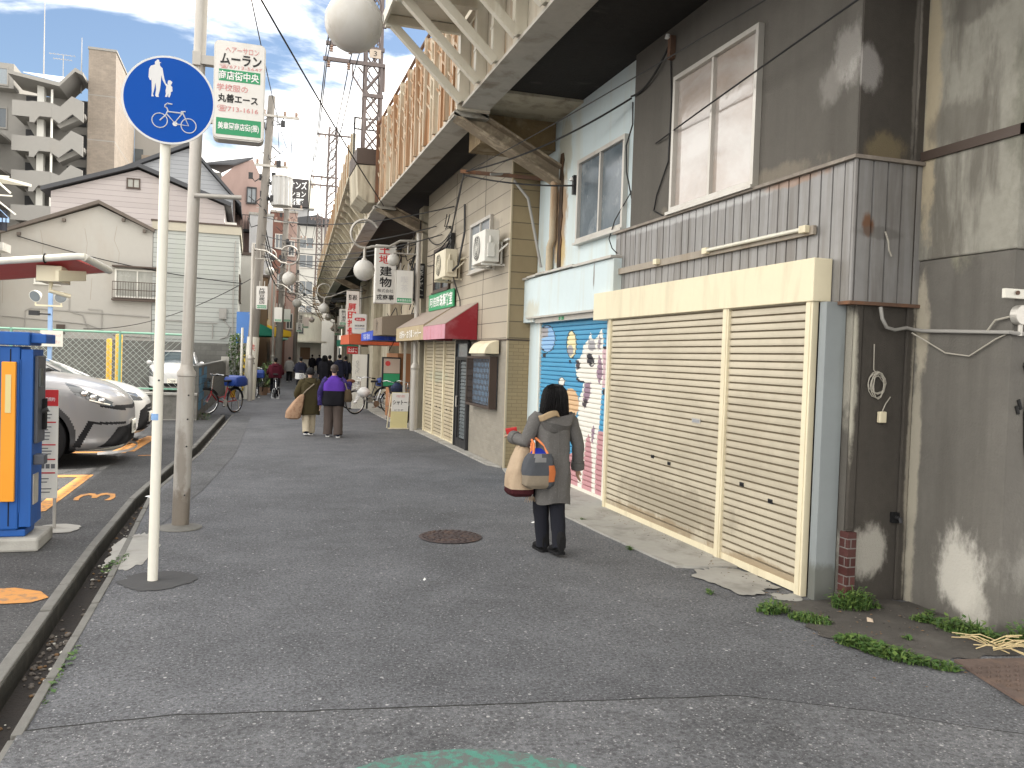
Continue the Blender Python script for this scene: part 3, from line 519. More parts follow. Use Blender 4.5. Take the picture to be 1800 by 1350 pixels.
m_shut = mat('cream_shutter', (.54, .485, .375), .5, .1, 1.6, metal=.1, bump=.03, dirt=(.36, .32, .24), da=.6, dsc=(1.2, 1.2, 2.2), dth=(.45, .7), patches=[((3.85, 7.2, .3), (.2, 1.4, .25), (.33, .29, .22), .7), ((3.85, 5.6, .08), (.2, .9, .09), (.3, .22, .13), .75), ((3.85, 7.6, .1), (.2, 1.2, .08), (.3, .22, .13), .7), ((3.85, 6.0, 1.1), (.2, .5, .5), (.42, .37, .28), .5)])
F = FX(3.85)
m_groove_shade = mat('shutter_groove_shade', (.3, .25, .17), .8, .15, 4); sh = shutter(F, -8.655, -6.31, .07, 2.15, .0605, 0, [m_shut, m_groove_shade], t)  # browner groove colour mostly paints the shade between slats, plus some grime
g = MB(); g.fb(F, -8.655, .012, -.012, -6.31, .07, .006); g.build('bottom_rail', m_cream, sh)
def slot(par, y, z, w, h, m, inner, F=F):
    g = MB(); g.fb(F, -y-w, z-h, -.004, -y+w, z+h, .006); o = g.build('handle_slot', m, par); g = MB(); g.fb(F, -y-w*.8, z-h*.65, .0065, -y+w*.8, z+h*.5, .008); g.build('recess', inner, par)
slot(sh, 6.72, 1.15, .075, .022, m_alum, mat('slot_grey', (.3, .31, .33), .5, .05)); slot(sh, 7.55, .725, .028, .016, m_dark, m_black); slot(sh, 7.2, .7, .028, .016, m_dark, m_black)
sh = shutter(F, -6.22, -5.19, .07, 2.15, .0605, 0, [m_shut, m_groove_shade], t)
g = MB(); g.fb(F, -6.22, .012, -.012, -5.19, .07, .006); g.build('bottom_rail', m_cream, sh)
slot(sh, 5.95, .69, .028, .017, m_dark, m_black); slot(sh, 5.55, .62, .028, .017, m_dark, m_black)
for (a0, a1) in ((-8.71, -8.655), (-6.31, -6.22), (-5.19, -5.11)):
    g = MB(); g.fb(F, a0, 0, -.03, a1, 2.137, .022); g.fb(F, a0+.02, 0, .0222, a1-.02, 2.137, .028); g.build('shutter_post', m_cream, t, bevel=.004)
m_frost = mat('frosted_pane', (.36, .3, .26), .13, .25, 1.1, bump=.12, bsc=7, spec=1.0, dirt=(.5, .48, .46), da=.8, dsc=(1.2, .8, 1.6), dth=(.42, .62))
F = FX(4.0)
window(t, F, -7.59, 3.165, -6.12, 4.5, m_alum, m_frost, .042, .06)
# fluorescent fitting on the cladding
t2 = thing('fluorescent_lamp', 'long unlit fluorescent tube fitting on the grey metal cladding', 'wall lamp', (3.93, 7.0, 2.66))
m_bat = mat('weathered_batten', (.33, .29, .24), .8, .2, 5, bump=.15, dirt=(.2, .15, .1), da=.6)
g = MB(); g.box(3.93, 5.28, 2.645, 3.958, 8.78, 2.71); g.build('batten', m_bat, t2); g = MB(); g.tube([(3.905, 5.4, 2.69), (3.905, 6.75, 2.69)], .016, 10); g.build('tube', mat('old_tube', (.7, .68, .58), .3, .08), t2, True)
g = MB()
for y in (5.36, 6.78, 7.75): g = MB(); g.box(3.888, y-.04, 2.66, 3.93, y+.04, 2.715); g.build('socket', m_cream, t2, bevel=.004)
# wall cables and outlet below the cladding
g = MB(); pts = []
for k in range(6):
    for i in range(13): a = 2*pi*i/12; pts.append((4.24+(.088-.006*k)*cos(a)*(.85+.12*sin(k*2.3)), 4.91-.004*k, 1.555+(.095-.008*(k*3%5))*sin(a)+.012*sin(k*2)))
g.tube([(4.2, 4.905, 1.84), (4.2, 4.9, 1.66)]+pts, .0038, 5); solo('coiled_cable', g, m_wcab, 'coil of pale cable hanging on the sooty wall', 'cable', (4.24, 4.9, 1.55), smooth=True)
t2 = thing('wall_outlet', 'small cream outlet dangling by its cord below the cable coil', 'outlet', (4.28, 4.9, 1.32))
g = MB(); g.box(4.255, 4.88, 1.285, 4.315, 4.912, 1.365); g.build('housing', m_cream, t2, bevel=.006); g = MB(); g.tube([(4.29, 4.9, 1.365), (4.32, 4.905, 1.42), (4.36, 4.905, 1.47)], .004, 5); g.build('cord', m_wcab, t2)
t2 = thing('water_tap', 'small black tap fitting on the sooty wall above a pale patch', 'tap', (4.45, 4.88, .6))
g = MB(); g.box(4.415, 4.89, .565, 4.475, 4.918, .64); g.build('plate', m_black, t2); g = MB(); g.tube([(4.445, 4.89, .605), (4.445, 4.85, .605), (4.445, 4.84, .575)], .014, 8); g.build('spout', m_dark, t2)
# ---- blue shop with the painted shutter
m_blues = mat('pale_blue_plaster', (.56, .65, .67), .8, .07, 1, bump=.2, bsc=50, dirt=(.5, .47, .36), da=.5, dsc=(3, 3, .35), dth=(.52, .74), patches=[((4.05, 11.0, 3.6), (.3, .3, .9), (.3, .17, .07), .85), ((4.05, 10.93, 3.1), (.3, .25, .35), (.5, .36, .15), .8), ((4.05, 10.9, 4.6), (.3, .3, .5), (.42, .4, .3), .7), ((3.9, 11.6, 2.35), (.3, .4, .2), (.5, .46, .34), .6), ((3.9, 9.28, 2.7), (.1, .03, .25), (.2, .17, .15), .8)])
t = thing('painted_shutter_shop', 'pale blue plaster shop with a mural roller shutter between grey and beige buildings', 'building', (5.5, 10.4, 0))
g = MB(); g.box(4.06, 8.621, 2.2, 7.5, 11.93, 5.4); g.box(4.06, 8.621, -.05, 7.5, 9.06, 2.2); g.box(4.1, 9.06, -.05, 7.5, 11.3, 2.2); g.build('wall', m_blues, t)
g = MB(); g.box(3.98, 11.49, 0, 4.2, 12.0, 2.2); g.build('pillar', m_blues, t, bevel=.01)
g = MB(); g.box(3.87, 8.72, 2.27, 4.059, 11.5, 2.83); g.box(3.872, 11.5, 2.195, 4.059, 12.2, 2.83); g.build('fascia', m_blues, t, bevel=.008)
g = MB()
for (y0, y1, dz) in ((8.72, 9.9, 0), (9.9, 11.0, .012), (11.0, 11.35, .02), (11.36, 11.75, .008), (11.76, 12.3, -.004)): g.box(3.83, y0, 2.832+dz, 4.06, y1-.006, 2.86+dz)
g.build('fascia_cap', m_alum, t)
g = MB(); g.box(3.84, 8.72, 2.245, 4.0, 11.75, 2.268); g.box(3.9, 9.08, 2.18, 3.98, 11.5, 2.243); g.build('shutter_head', m_alum, t)
exec_m = {'blue': (.07, .31, .52), 'pink': (.52, .27, .29), 'peach': (.66, .45, .26), 'ink': (.02, .02, .03), 'inkd': (.06, .05, .06), 'sky': (.27, .47, .72), 'grey': (.36, .35, .37), 'greyd': (.3, .27, .31), 'yellow': (.75, .68, .42), 'white': (.78, .76, .7), 'pinkpale': (.55, .38, .42), 'mauve': (.28, .19, .25), 'groove': (.035, .06, .08)}
MK = list(exec_m); MM = [mat('mural_'+k, c, .5, .05, 2, metal=.05, bump=.02) for k, c in exec_m.items()]
def inside(p, poly):
    r = False; j = len(poly)-1
    for i in range(len(poly)):
        if (poly[i][1] > p[1]) != (poly[j][1] > p[1]) and p[0] < (poly[j][0]-poly[i][0])*(p[1]-poly[i][1])/(poly[j][1]-poly[i][1])+poly[i][0]: r = not r
        j = i
    return r
def mural(a, z, groove):
    k = 'blue'
    for (c, ps) in MURAL:
        if inside((-a, z), ps): k = c
    return MK.index(k)
F = FX(4.0); sh = shutter(F, -11.47, -9.07, .06, 2.26, .0605, 0, MM, t, 'mural_shutter', mural, 240)
g = MB(); g.fb(F, -11.47, .012, -.012, -9.07, .06, .008); g.build('bottom_rail', m_white, sh)
g = MB(); g.fb(F, -11.5, 0, -.03, -11.465, 2.24, .025); g.build('shutter_post', m_white, t)
g = MB(); g.fb(F, -9.08, 0, -.02, -9.03, 2.24, .025); g.build('shutter_post', m_white, t)
g = MB(); g.fb(FX(3.9), -10.5, 2.19, .002, -10.32, 2.235, .006); g.build('number_plate', m_green, t); text('23', t, m_inkw, FX(3.9), -10.41, 2.212, .07, .035, .008)
m_bluegl = mat('blue_grey_glass', (.1, .13, .155), .12, .3, 2, bump=.05, spec=.9, dirt=(.3, .33, .35), da=.8, dsc=(2.5, 2.5, 3), dth=(.55, .7))
window(t, FX(4.06), -10.29, 3.19, -8.83, 4.26, m_alum, m_bluegl, .05, .06)
# drain pipe at the joint
t2 = thing('drain_pipe', 'rust streaked drain pipe in the corner of the pale blue wall', 'drain pipe', (4.0, 11.1, 3))
m_rpipe = mat('stained_pipe', (.5, .42, .3), .7, .2, 4, bump=.1, dirt=(.3, .14, .05), da=.8, dsc=(5, 5, 1))
g = MB(); g.tube([(4.0, 11.15, 4.15), (4.0, 11.15, 3.35), (4.0, 11.25, 3.25), (4.0, 11.25, 2.85)], .05, 10); g.build('pipe', m_rpipe, t2, True)
g = MB(); a_ = [(4.045, 10.9+.05*mnoise.noise(V((k*.9, 1, 3)))+.04, 2.87+k*.11) for k in range(16)]; b_ = [(4.045, 11.06+.04*mnoise.noise(V((k*.9, 7, 3))), 2.87+k*.11) for k in range(16)]; g.prism(a_+b_[::-1], (.014, 0, 0)); g.build('rusty_gap_shade', mat('dark_rusty_gap', (.045, .03, .02), .95, .5, 8, bump=.6, dirt=(.2, .1, .04), da=.8, dsc=(9, 9, 3)), t2)  # dark strip paints in the shaded gap beside the pipe, with rust
# ---- beige shop house
BX = 3.636
m_beige = mat('beige_siding', (.37, .325, .255), .6, .06, 1, bump=.05, lines=(.245, .012, .75), dirt=(.27, .235, .18), da=.5, dsc=(1.5, 1.5, .4), patches=[((3.6, 12.9, 3.75), (.2, .5, .16), (.14, .13, .11), .6)])
m_tan = mat('tan_siding', (.27, .21, .12), .6, .12, 1, bump=.05, lines=(.245, .012, .7), dirt=(.2, .15, .08), da=.6, dsc=(3, 3, .6))
m_tile = mat('beige_tile', (.3, .275, .23), .5, .1, 1.2, bump=.02, bricks=(.16, .055, (.28, .25, .2), (.86, .86, .86), 0, .004))
m_tant = mat('tan_tile', (.3, .23, .125), .5, .12, 2, bump=.02, bricks=(.16, .055, (.2, .15, .08), (.9, .9, .9), 0, .004))
t = thing('beige_shop_house', 'beige sided two storey shop house with red awning under the viaduct', 'building', (5.5, 15, 0))
th = t
F = FX(BX)
g = MB(); g.box(BX, 11.97, 1.95, 7.5, 18.2, 5.2); w = g.build('upper_wall', m_beige, t)
g = MB(); g.box(BX+.012, 11.95, 1.95, 4.3, 11.968, 4.62); g.build('end_wall', m_tan, t)
g = MB(); g.box(BX+.02, 12.0, 0, 7.5, 14.18, 1.93); g.build('lower_wall', m_tile, t)
g = MB(); g.box(BX+.02, 11.95, 0, 4.3, 11.998, 1.93); g.build('end_tiles', m_tant, t)
g = MB(); g.box(BX-.012, 11.94, 1.96, BX+.01, 11.99, 5.0); g.box(BX-.004, 11.945, 0, BX+.019, 11.995, 1.925); g.build('corner_trim', mat('tan_trim', (.42, .36, .25), .5, .08), t)
g = MB(); g.box(BX-.008, 11.94, 1.932, 4.3, 14.2, 1.949); g.build('belt_trim', m_brown, t)
g = MB()
for y in (13.45, 15.55): g.box(BX-.003, y-.006, 1.96, BX+.003, y+.006, 5.1)
g.build('siding_joint', m_dark, t)
window(t, F, -14.27, 3.11, -12.95, 3.95, m_alum, m_panelt, .05, .05)
window(t, F, -17.3, 2.97, -15.85, 3.86, m_brown, m_pane, .05, .05)
# door, shutters
d = MB(); d.fb(F, -15.17, 0, -.02, -15.1, 1.96, .03); d.fb(F, -14.27, 0, -.02, -14.2, 1.96, .03); d.fb(F, -15.1, 1.6, -.02, -14.27, 1.66, .025); d.fb(F, -15.1, 1.9, -.02, -14.27, 1.96, .03); d.build('door_frame', m_dark, t)
d = MB(); d.fb(F, -15.1, 1.66, -.015, -14.27, 1.9, .0); d.build('transom', m_panelt, t)
d = MB(); d.fb(F, -15.1, .02, -.015, -14.27, .18, .012); d.fb(F, -15.1, .18, -.015, -14.98, 1.6, .012); d.fb(F, -14.38, .18, -.015, -14.27, 1.6, .012); d.fb(F, -14.86, .18, -.015, -14.8, 1.6, .01); dr = d.build('door', m_dark, t)
d = MB()
for k in range(22): d.hexa([F(-14.8, .2+k*.063, .004), F(-14.38, .2+k*.063, .004), F(-14.38, .2+k*.063, -.012), F(-14.8, .2+k*.063, -.012), F(-14.8, .25+k*.063, -.006), F(-14.38, .25+k*.063, -.006), F(-14.38, .25+k*.063, -.014), F(-14.8, .25+k*.063, -.014)])
d.build('louvre', mat('louvre_glass', (.12, .14, .15), .3, .1), dr)
d = MB(); d.tube([F(-14.93, .75, .04), F(-14.93, .95, .04)], .014, 8); d.tube([F(-14.93, .76, .01), F(-14.93, .76, .04)], .008, 6); d.tube([F(-14.93, .94, .01), F(-14.93, .94, .04)], .008, 6); d.build('handle', m_steel, dr, True)
m_shut2 = mat('old_cream_shutter', (.52, .45, .32), .55, .12, 2, metal=.1, bump=.03, dirt=(.33, .26, .16), da=.6, dsc=(2, 2, 2), patches=[((3.6, 16.9, 1.25), (.3, 1.2, .17), (.3, .36, .28), .45)])
ys = (-18.15, -17.2, -16.24, -15.27)
for i in range(3):
    s_ = shutter(F, ys[i]+.04, ys[i+1]-.04, .05, 1.97, .072, -.02, [m_shut2, m_groove_shade], t)
    d = MB(); d.fb(F, ys[i]+.04, .01, -.03, ys[i+1]-.04, .05, -.012); d.build('bottom_rail', m_cream, s_)
    for q in (.3, .65): d = MB(); d.fb(F, ys[i]+q-.02, .61, -.022, ys[i]+q+.02, .64, -.012); d.build('handle_slot', m_black, s_)
for y in ys: d = MB(); d.fb(F, y-.04, 0, -.04, y+.04, 1.98, .01); d.build('shutter_post', m_cream, t)
g = MB(); g.box(BX+.05, 14.18, -.05, 7, 18.2, 1.949); g.build('inner_wall', m_dark, t)
g = MB(); g.box(BX-.01, 15.1, .9, BX+.006, 15.24, 1.35); g.build('poster', mat('pale_blue_poster', (.55, .66, .72), .6, .2, 9), t)
# grille window with hood
g = MB(); g.fb(F, -13.92, .86, 0, -13.88, 1.68, .12); g.fb(F, -12.49, .86, 0, -12.45, 1.68, .12); g.fb(F, -13.88, 1.64, 0, -12.49, 1.68, .12); g.fb(F, -13.88, .86, 0, -12.49, .9, .12); gw = g.build('grille_window', m_brown, t)
g = MB(); g.fb(F, -13.88, .9, -.015, -12.49, 1.64, .01); g.build('pane', mat('blue_pane', (.2, .3, .42), .2, .3, 2.5), gw)
g = MB()
for k in range(17):
    x = -13.88+k*.0875
    for s in (-1, 1): g.tube([F(x+.03*s*(1 if (j % 2) else -1), .9+.74*j/8, .1+.006*s) for j in range(9)], .004, 4)
g.build('grille', m_brown, gw)
g = MB(); hp = [F(-13.3, 1.93, .01), F(-13.3, 1.93, .06), F(-13.3, 1.88, .17), F(-13.3, 1.8, .23), F(-13.3, 1.72, .25), F(-13.3, 1.72, .01)]; g.prism(hp, F(-12.35, 0, 0)-F(-13.3, 0, 0)); g.build('vent_hood', m_cream, t, bevel=.01)
# awnings (each hangs on the wall as part of the house)
m_awr = mat('red_awning', (.24, .014, .022), .75, .1, 3, bump=.08, bsc=200, dirt=(.42, .2, .22), da=.45, dsc=(2, 2, 2))
m_awb = mat('faded_beige_awning', (.4, .32, .2), .8, .1, 3, bump=.08, bsc=200, dirt=(.25, .19, .12), da=.5)
m_awtop = mat('dusty_awning_top', (.32, .26, .22), .85, .14, 3, bump=.1, bsc=200)
m_awpk = mat('sun_faded_red', (.5, .25, .3), .8, .15, 3, bump=.06, dirt=(.4, .08, .1), da=.6, dsc=(5, 5, 3))
def awning(F, a0, a1, zt, zm, zb, d, mats, parent, wallc=0):
    'mats: top, valance, sides'
    g = MB(); g.add([F(a0, zt, wallc), F(a1, zt, wallc), F(a1, zm, d), F(a0, zm, d)], [(0, 1, 2, 3)]); g.mi = 1; g.add([F(a0, zm, d), F(a1, zm, d), F(a1, zb, d), F(a0, zb, d)], [(0, 1, 2, 3)]); g.mi = 2
    for a in (a0, a1): g.add([F(a, zt, wallc), F(a, zm, d), F(a, zb, d), F(a, zb, wallc)], [(0, 1, 2, 3)])
    o = g.build('awning', mats, parent, recalc=False); s = o.modifiers.new('solid', 'SOLIDIFY'); s.thickness = .012; return o
aw = awning(F, -15.52, -13.7, 2.58, 2.2, 1.955, .56, [m_awtop, m_awpk, m_awr], t, .01)
aw = awning(F, -18.6, -15.53, 2.6, 2.24, 1.96, .56, [m_awtop, m_awb, m_awb], t, .01)
text('お好み・お食事', aw, m_inkw, F, -17.35, 2.09, 1.5, .17, .58, bold=.01); text('シャトー', aw, m_inkw, F, -16.1, 2.09, .8, .15, .58, bold=.01)
t2 = thing('abacus_school_sign', 'green wall sign with white characters above the red awning', 'sign', (3.55, 16.5, 2.75))
g = MB(); g.fb(F, -17.6, 2.6, .03, -15.33, 2.94, .06); g.build('panel', m_green, t2, bevel=.005); text('阿倍野', t2, m_inkw, F, -17.0, 2.77, .95, .2, .064, bold=.01); text('珠算教室', t2, m_inkw, F, -15.95, 2.77, 1.1, .25, .064, bold=.02)
# air conditioners
m_ac = mat('yellowed_plastic', (.62, .57, .44), .5, .06, 3, bump=.02, dirt=(.4, .33, .2), da=.4)
m_acw = mat('off_white_plastic', (.66, .65, .6), .5, .05, 3, bump=.02, dirt=(.45, .42, .35), da=.3)
def aircon(y0, y1, z0, z1, m, label):
    t = thing('air_conditioner', label, 'air conditioner', (3.45, (y0+y1)/2, z0))
    x0, x1 = 3.29, 3.52; g = MB(); g.box(x0, y0, z0, x1, y1, z1); b = g.build('housing', m, t, bevel=.012)
    g = MB(); Fx = FX(x0); yc = y0+(y1-y0)*.6; g.disc(Fx(-yc, (z0+z1)/2, .003), (z1-z0)*.4, 28, (-1, 0, 0), .003); g.build('fan_opening', m_dark, b)
    g = MB()
    for k in range(1, 6): r = (z1-z0)*.4*k/5.2; p = arc(Fx(-yc, (z0+z1)/2, .012), r, 0, 2*pi, 24, (0, 1, 0), (0, 0, 1)); g.tube(p, .004, 4, False)
    for k in range(8): a = 2*pi*k/8; g.tube([Fx(-yc, (z0+z1)/2, .012), Fx(-yc+(z1-z0)*.4*cos(a), (z0+z1)/2+(z1-z0)*.4*sin(a), .012)], .004, 4)
    g.build('fan_guard', m, b)
    g = MB(); g.box(x0+.04, y0-.035, z0+.07, x0+.15, y0-.001, z1-.2); g.tube([(x0+.08, y0-.02, z1-.2), (x0+.08, y0-.03, z1-.1)], .02, 6); g.build('valve_cover', m, b, bevel=.006)
    g = MB()
    for y in (y0+.1, y1-.1): g.bar((x0-.02, y, z0-.03), (BX, y, z0-.03), .03, .03); g.bar((x1+.06, y, z0-.03), (x1+.06, y, z0+.32), .03, .03)
    g.bar((x0+.12, y0+.08, z0+.05), (BX, y0-.06, z0+.28), .025, .02); g.bar((BX-.02, y0-.2, z0+.33), (BX-.02, y1, z0+.33), .05, .03)
    g.build('wall_bracket', m, t); return t
aircon(12.15, 12.9, 3.1, 3.58, m_acw, 'off white air conditioner in front of the larger upper window')
aircon(14.85, 15.75, 3.1, 3.6, m_ac, 'yellowed air conditioner above the green sign')
g = MB(); g.tube([(3.42, 14.84, 3.2), (3.5, 14.7, 3.3), (3.6, 14.7, 3.9), (3.6, 14.75, 4.4)], .02, 6); g.tube([(3.45, 14.86, 3.1), (3.6, 14.9, 2.7), (3.6, 14.8, 2.3)], .012, 5); solo('refrigerant_pipe', g, m_dark, 'thin dark pipe climbing the beige wall from the yellowed unit', 'pipe', (3.6, 14.7, 3.3), smooth=True)
g = MB(); g.tube([(3.3, 12.0, 4.36), (3.6, 12.05, 4.4), (3.8, 11.7, 4.0), (4.0, 11.6, 3.0)], .022, 6); solo('leaning_rod', g, m_pipe, 'pale rod leaning in the gap beside the tan end wall', 'rod', (4.0, 11.6, 3.0), smooth=True)
g = MB(); g.bar((2.95, 12.4, 4.45), (4.2, 11.6, 4.28), .05, .05); solo('cable_boom', g, m_rust, 'rusty steel arm carrying cables at the beige house corner', 'bracket', (3.6, 12, 4.3))
# ================================================================ railway viaduct
m_girder = mat('stained_girder', (.5, .46, .38), .75, .14, 1.4, bump=.15, bsc=50, dirt=(.33, .2, .09), da=.8, dsc=(5, 5, .5), dth=(.5, .68))
m_flange = mat('grey_flange', (.42, .4, .355), .8, .2, 1.6, bump=.2, dirt=(.2, .165, .12), da=.75, dsc=(3, 3, 3))
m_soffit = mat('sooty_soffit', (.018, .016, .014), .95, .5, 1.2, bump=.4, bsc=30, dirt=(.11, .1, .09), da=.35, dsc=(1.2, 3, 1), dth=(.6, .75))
m_parap = mat('rusty_parapet', (.5, .45, .36), .8, .18, 2, bump=.15, dirt=(.32, .15, .055), da=.95, dsc=(7, 7, .35), dth=(.44, .6), patches=[((2.5, 14.5, 6.3), (.3, 4.5, .35), (.36, .2, .09), .5)])
m_rib = mat('rusty_rib', (.47, .41, .31), .8, .2, 3, bump=.2, dirt=(.31, .16, .07), da=.9, dsc=(7, 7, .4), dth=(.42, .56))
m_cond = mat('viaduct_concrete', (.42, .38, .29), .9, .16, 1.5, bump=.3, bsc=50, dirt=(.17, .14, .1), da=.75, dsc=(4, 4, .45), dth=(.48, .68))
m_walk = mat('cream_steel', (.62, .59, .5), .5, .06, 2, bump=.04, dirt=(.4, .34, .24), da=.45, dsc=(5, 5, .7))
XO = 2.56
t = thing('railway_viaduct', 'long elevated railway viaduct with rusty parapet running over the right hand shops', 'viaduct', (4.5, 20, 0))
tv = t
ST = [-6+i for i in range(0, 116)]
def sweep(mb, prof, y0, y1):
    ys = [y for y in [y0]+[s for s in ST if y0 < s < y1]+[y1]]; n = len(prof)
    vs = [(p[0]+cx(y), y, p[1]) for y in ys for p in prof]; fs = []
    for j in range(len(ys)-1):
        for i in range(n): fs.append((j*n+i, j*n+(i+1) % n, (j+1)*n+(i+1) % n, (j+1)*n+i))
    fs += [tuple(range(n)), tuple(range((len(ys)-1)*n, len(ys)*n))]
    mb.add(vs, fs); return mb
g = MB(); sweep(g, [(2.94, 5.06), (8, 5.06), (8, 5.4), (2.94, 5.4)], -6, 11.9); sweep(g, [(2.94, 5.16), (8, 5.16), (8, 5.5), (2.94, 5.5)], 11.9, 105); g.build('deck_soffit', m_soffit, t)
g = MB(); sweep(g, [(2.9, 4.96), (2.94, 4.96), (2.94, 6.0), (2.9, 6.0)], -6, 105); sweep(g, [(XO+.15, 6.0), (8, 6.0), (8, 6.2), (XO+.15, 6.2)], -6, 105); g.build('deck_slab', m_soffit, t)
for (y0, y1) in ((-6, 10.84), (10.9, 18.8), (18.86, 40), (40.06, 105)):
    g = MB(); sweep(g, [(XO, 4.93), (2.935, 4.93), (2.935, 4.97), (XO, 4.97)], y0, y1); g.build('bottom_flange', m_flange, t)
    g = MB(); sweep(g, [(XO+.08, 4.972), (XO+.13, 4.972), (XO+.13, 5.998), (XO+.08, 5.998)], y0, y1); g.build('girder_web', m_girder, t)
# near span: cream ribs and bracketed walkway
for y in [7.54+1.0*0, 8.38, 9.21, 9.96, 10.8]+[6.6, 5.7, 4.8, 3.9, 3.0, 2.1, 1.2]:
    g = MB(); yy = y; g.box(XO-.06, yy-.05, 4.985, XO+.078, yy+.05, 6.9); g.box(XO-.07, yy-.055, 5.35, XO-.061, yy+.055, 5.38); g.build('girder_rib', m_walk, t, bevel=.006)
    g = MB(); g.bar((XO-.02, yy-.01, 4.99), (1.56, yy-.01, 5.9), .085, .1); g.bar((1.5, yy-.012, 5.9), (XO, yy-.012, 5.9), .075, .11)
    g.bar((1.56, yy-.01, 5.8), (1.56, yy-.01, 7.0), .07, .07); g.bar((1.6, yy+.03, 6.35), (XO, yy+.03, 5.95), .05, .06); g.build('walkway_bracket', m_walk, t, bevel=.006)
g = MB(); g.box(1.5, -3, 5.965, XO-.07, 10.86, 5.99); g.build('walkway_deck', m_walk, t)
g = MB(); g.box(1.5, -3, 5.84, 1.53, 10.86, 5.962); g.box(1.52, -3, 6.96, 1.59, 10.86, 7.03); g.box(1.52, -3, 6.45, 1.58, 10.86, 6.5); g.build('walkway_rail', m_walk, t)
g = MB(); g.box(XO-.02, -6, 5.985, XO+.05, 10.8, 8.5); g.build('raised_sun_screen', m_girder, t)  # raised out of view to keep sunlight off the near lot
# middle span: rusty louvred parapet
g = MB(); gr = MB()
g.box(XO+.02, 10.95, 4.98, XO+.05, 18.7, 6.62); gd = MB()
y = 10.98; k = 0
while y < 18.65:
    gr.box(XO-.045, y-.04, 4.985, XO+.05, y+.04, 6.68)
    if y < 18:
        gr.box(XO-.01, y+.37, 4.99, XO+.019, y+.4, 6.6)
        for zz_ in (5.5, 5.78, 6.06, 6.34): gd.bar((XO-.002, y+.05, zz_-.03), (XO-.002, y+.36, zz_+.16), .03, .02, (1, 0, 0)); gd.bar((XO-.002, y+.41, zz_-.03), (XO-.002, y+.74, zz_+.16), .03, .02, (1, 0, 0))
    y += .767; k += 1
gd.build('parapet_brace', m_rib, t); g.build('parapet_panel', m_parap, t); gr.build('parapet_rib', m_rib, t)
g = MB(); g.tube([(XO, 10.95, 6.7), (XO, 18.7, 6.7)], .03, 8); g.build('parapet_rail', m_rust, t)
g = MB(); g.box(2.5, 10.84, 4.9, 2.95, 10.9, 6.7); g.build('joint_plate', m_girder, t)
m_dirtst = mat('dirty_steel', (.26, .21, .15), .8, .3, 3, bump=.3, dirt=(.5, .42, .3), da=.7, dsc=(5, 5, 5), dth=(.5, .62))
# raking steel brackets below the deck at the span joints
def raker(y, xi, zi):
    g = MB(); q = (xi, y, zi); p = (2.5+cx(y), y, 4.9); u = (0, 1, 0)
    d = (V(q)-V(p)).normalized(); n = V((d.z, 0, -d.x))
    if n.z < 0: n = -n
    g.bar(p, q, .3, .03, (0, 0, 1)); a = V(p)+n*.2; b = V(q)+n*.2; g.bar(a, b, .3, .03, (0, 0, 1)); g.bar(V(p)+n*.1, V(q)+n*.1, .02, .18, (0, 0, 1))
    g.build('raking_bracket', m_dirtst, tv)

raker(11.15, 4.06, 4.12); raker(18.75, 4.0, 4.25); raker(38, 4.8, 4.3)
for y0, y1 in ((11.0, 11.35), (18.6, 18.9)): g = MB(); g.box(2.5, y0, 4.86, 2.98, y1, 4.928); g.build('bearing_plate', m_flange, t)
g = MB(); g.box(2.95, 11.3, 4.62, 4.05, 11.94, 5.15); g.build('cross_beam', mat('leaking_beam', (.17, .12, .06), .9, .4, 2.5, bump=.4, dirt=(.4, .34, .24), da=.7, dsc=(3, 3, 3)), t)
g = MB(); g.box(2.95, 10.3, 5.02, 4.06, 11.3, 5.055); g.build('patched_soffit', m_cond, t)
# mast plinth, cantilevered far parapet on corbels
g = MB()
pr = [(XO+.02, 4.98), (2.36, 4.97), (2.14, 5.12), (2.1, 5.78), (XO+.02, 5.8)]
g.prism([(x, 18.62, z) for x, z in pr], (0, 1.5, 0)); g.build('mast_plinth', m_cond, t, bevel=.015)
g = MB(); g.box(2.095, 18.6, 5.802, XO+.03, 20.1, 6.14); g.build('plinth_kerb', m_brown, t)
g = MB(); g.bar((XO-.02, 18.57, 4.98), (XO-.02, 18.57, 6.75), .07, .07); g.build('rusty_post', m_rust, t)
g = MB(); sweep(g, [(2.12, 5.86), (2.2, 5.86), (2.2, 6.85), (2.12, 6.85)], 20.2, 100); g.build('far_parapet', m_cond, t)
g = MB(); sweep(g, [(2.05, 5.78), (XO+.02, 5.78), (XO+.02, 5.858), (2.05, 5.858)], 20.15, 100); g.build('parapet_ledge', m_cond, t)
y = 20.4
while y < 70: g = MB(); g.box(2.09+cx(y), y-.05, 5.9, 2.117+cx(y), y+.05, 6.88); g.build('parapet_post', m_rib, t); y += 1.1
y = 20.6; g0 = None
while y < 62:
    if g0 is None:
        g = MB(); g.prism([(0, 0, 0), (-.5, 0, 0), (-.5, 0, -.1), (-.36, 0, -.18), (0, 0, -.62)], (0, .18, 0)); g0 = g.build('corbel', m_cond, t, local=True); o = g0
    else:
        o = g0.copy(); COL.objects.link(o)
    o.location = V((XO+.08+cx(y), y, 5.775))-t.location; y += 1.12
g = MB(); y = 52; X = 1.95+cx(y)
for a in (0, 1.4):
    for z in (4.6, 5.6): g.bar((X, y+a, z), (X+.6, y+a, z), .06)
    g.bar((X, y+a, 4.6), (X, y+a, 5.7), .06); g.bar((X, y+a, 4.6), (X+.55, y+a, 3.6), .06)
for z in (4.6, 5.1, 5.6): g.bar((X, y, z), (X, y+1.4, z), .05)
g.build('inspection_cage', m_rib, t)
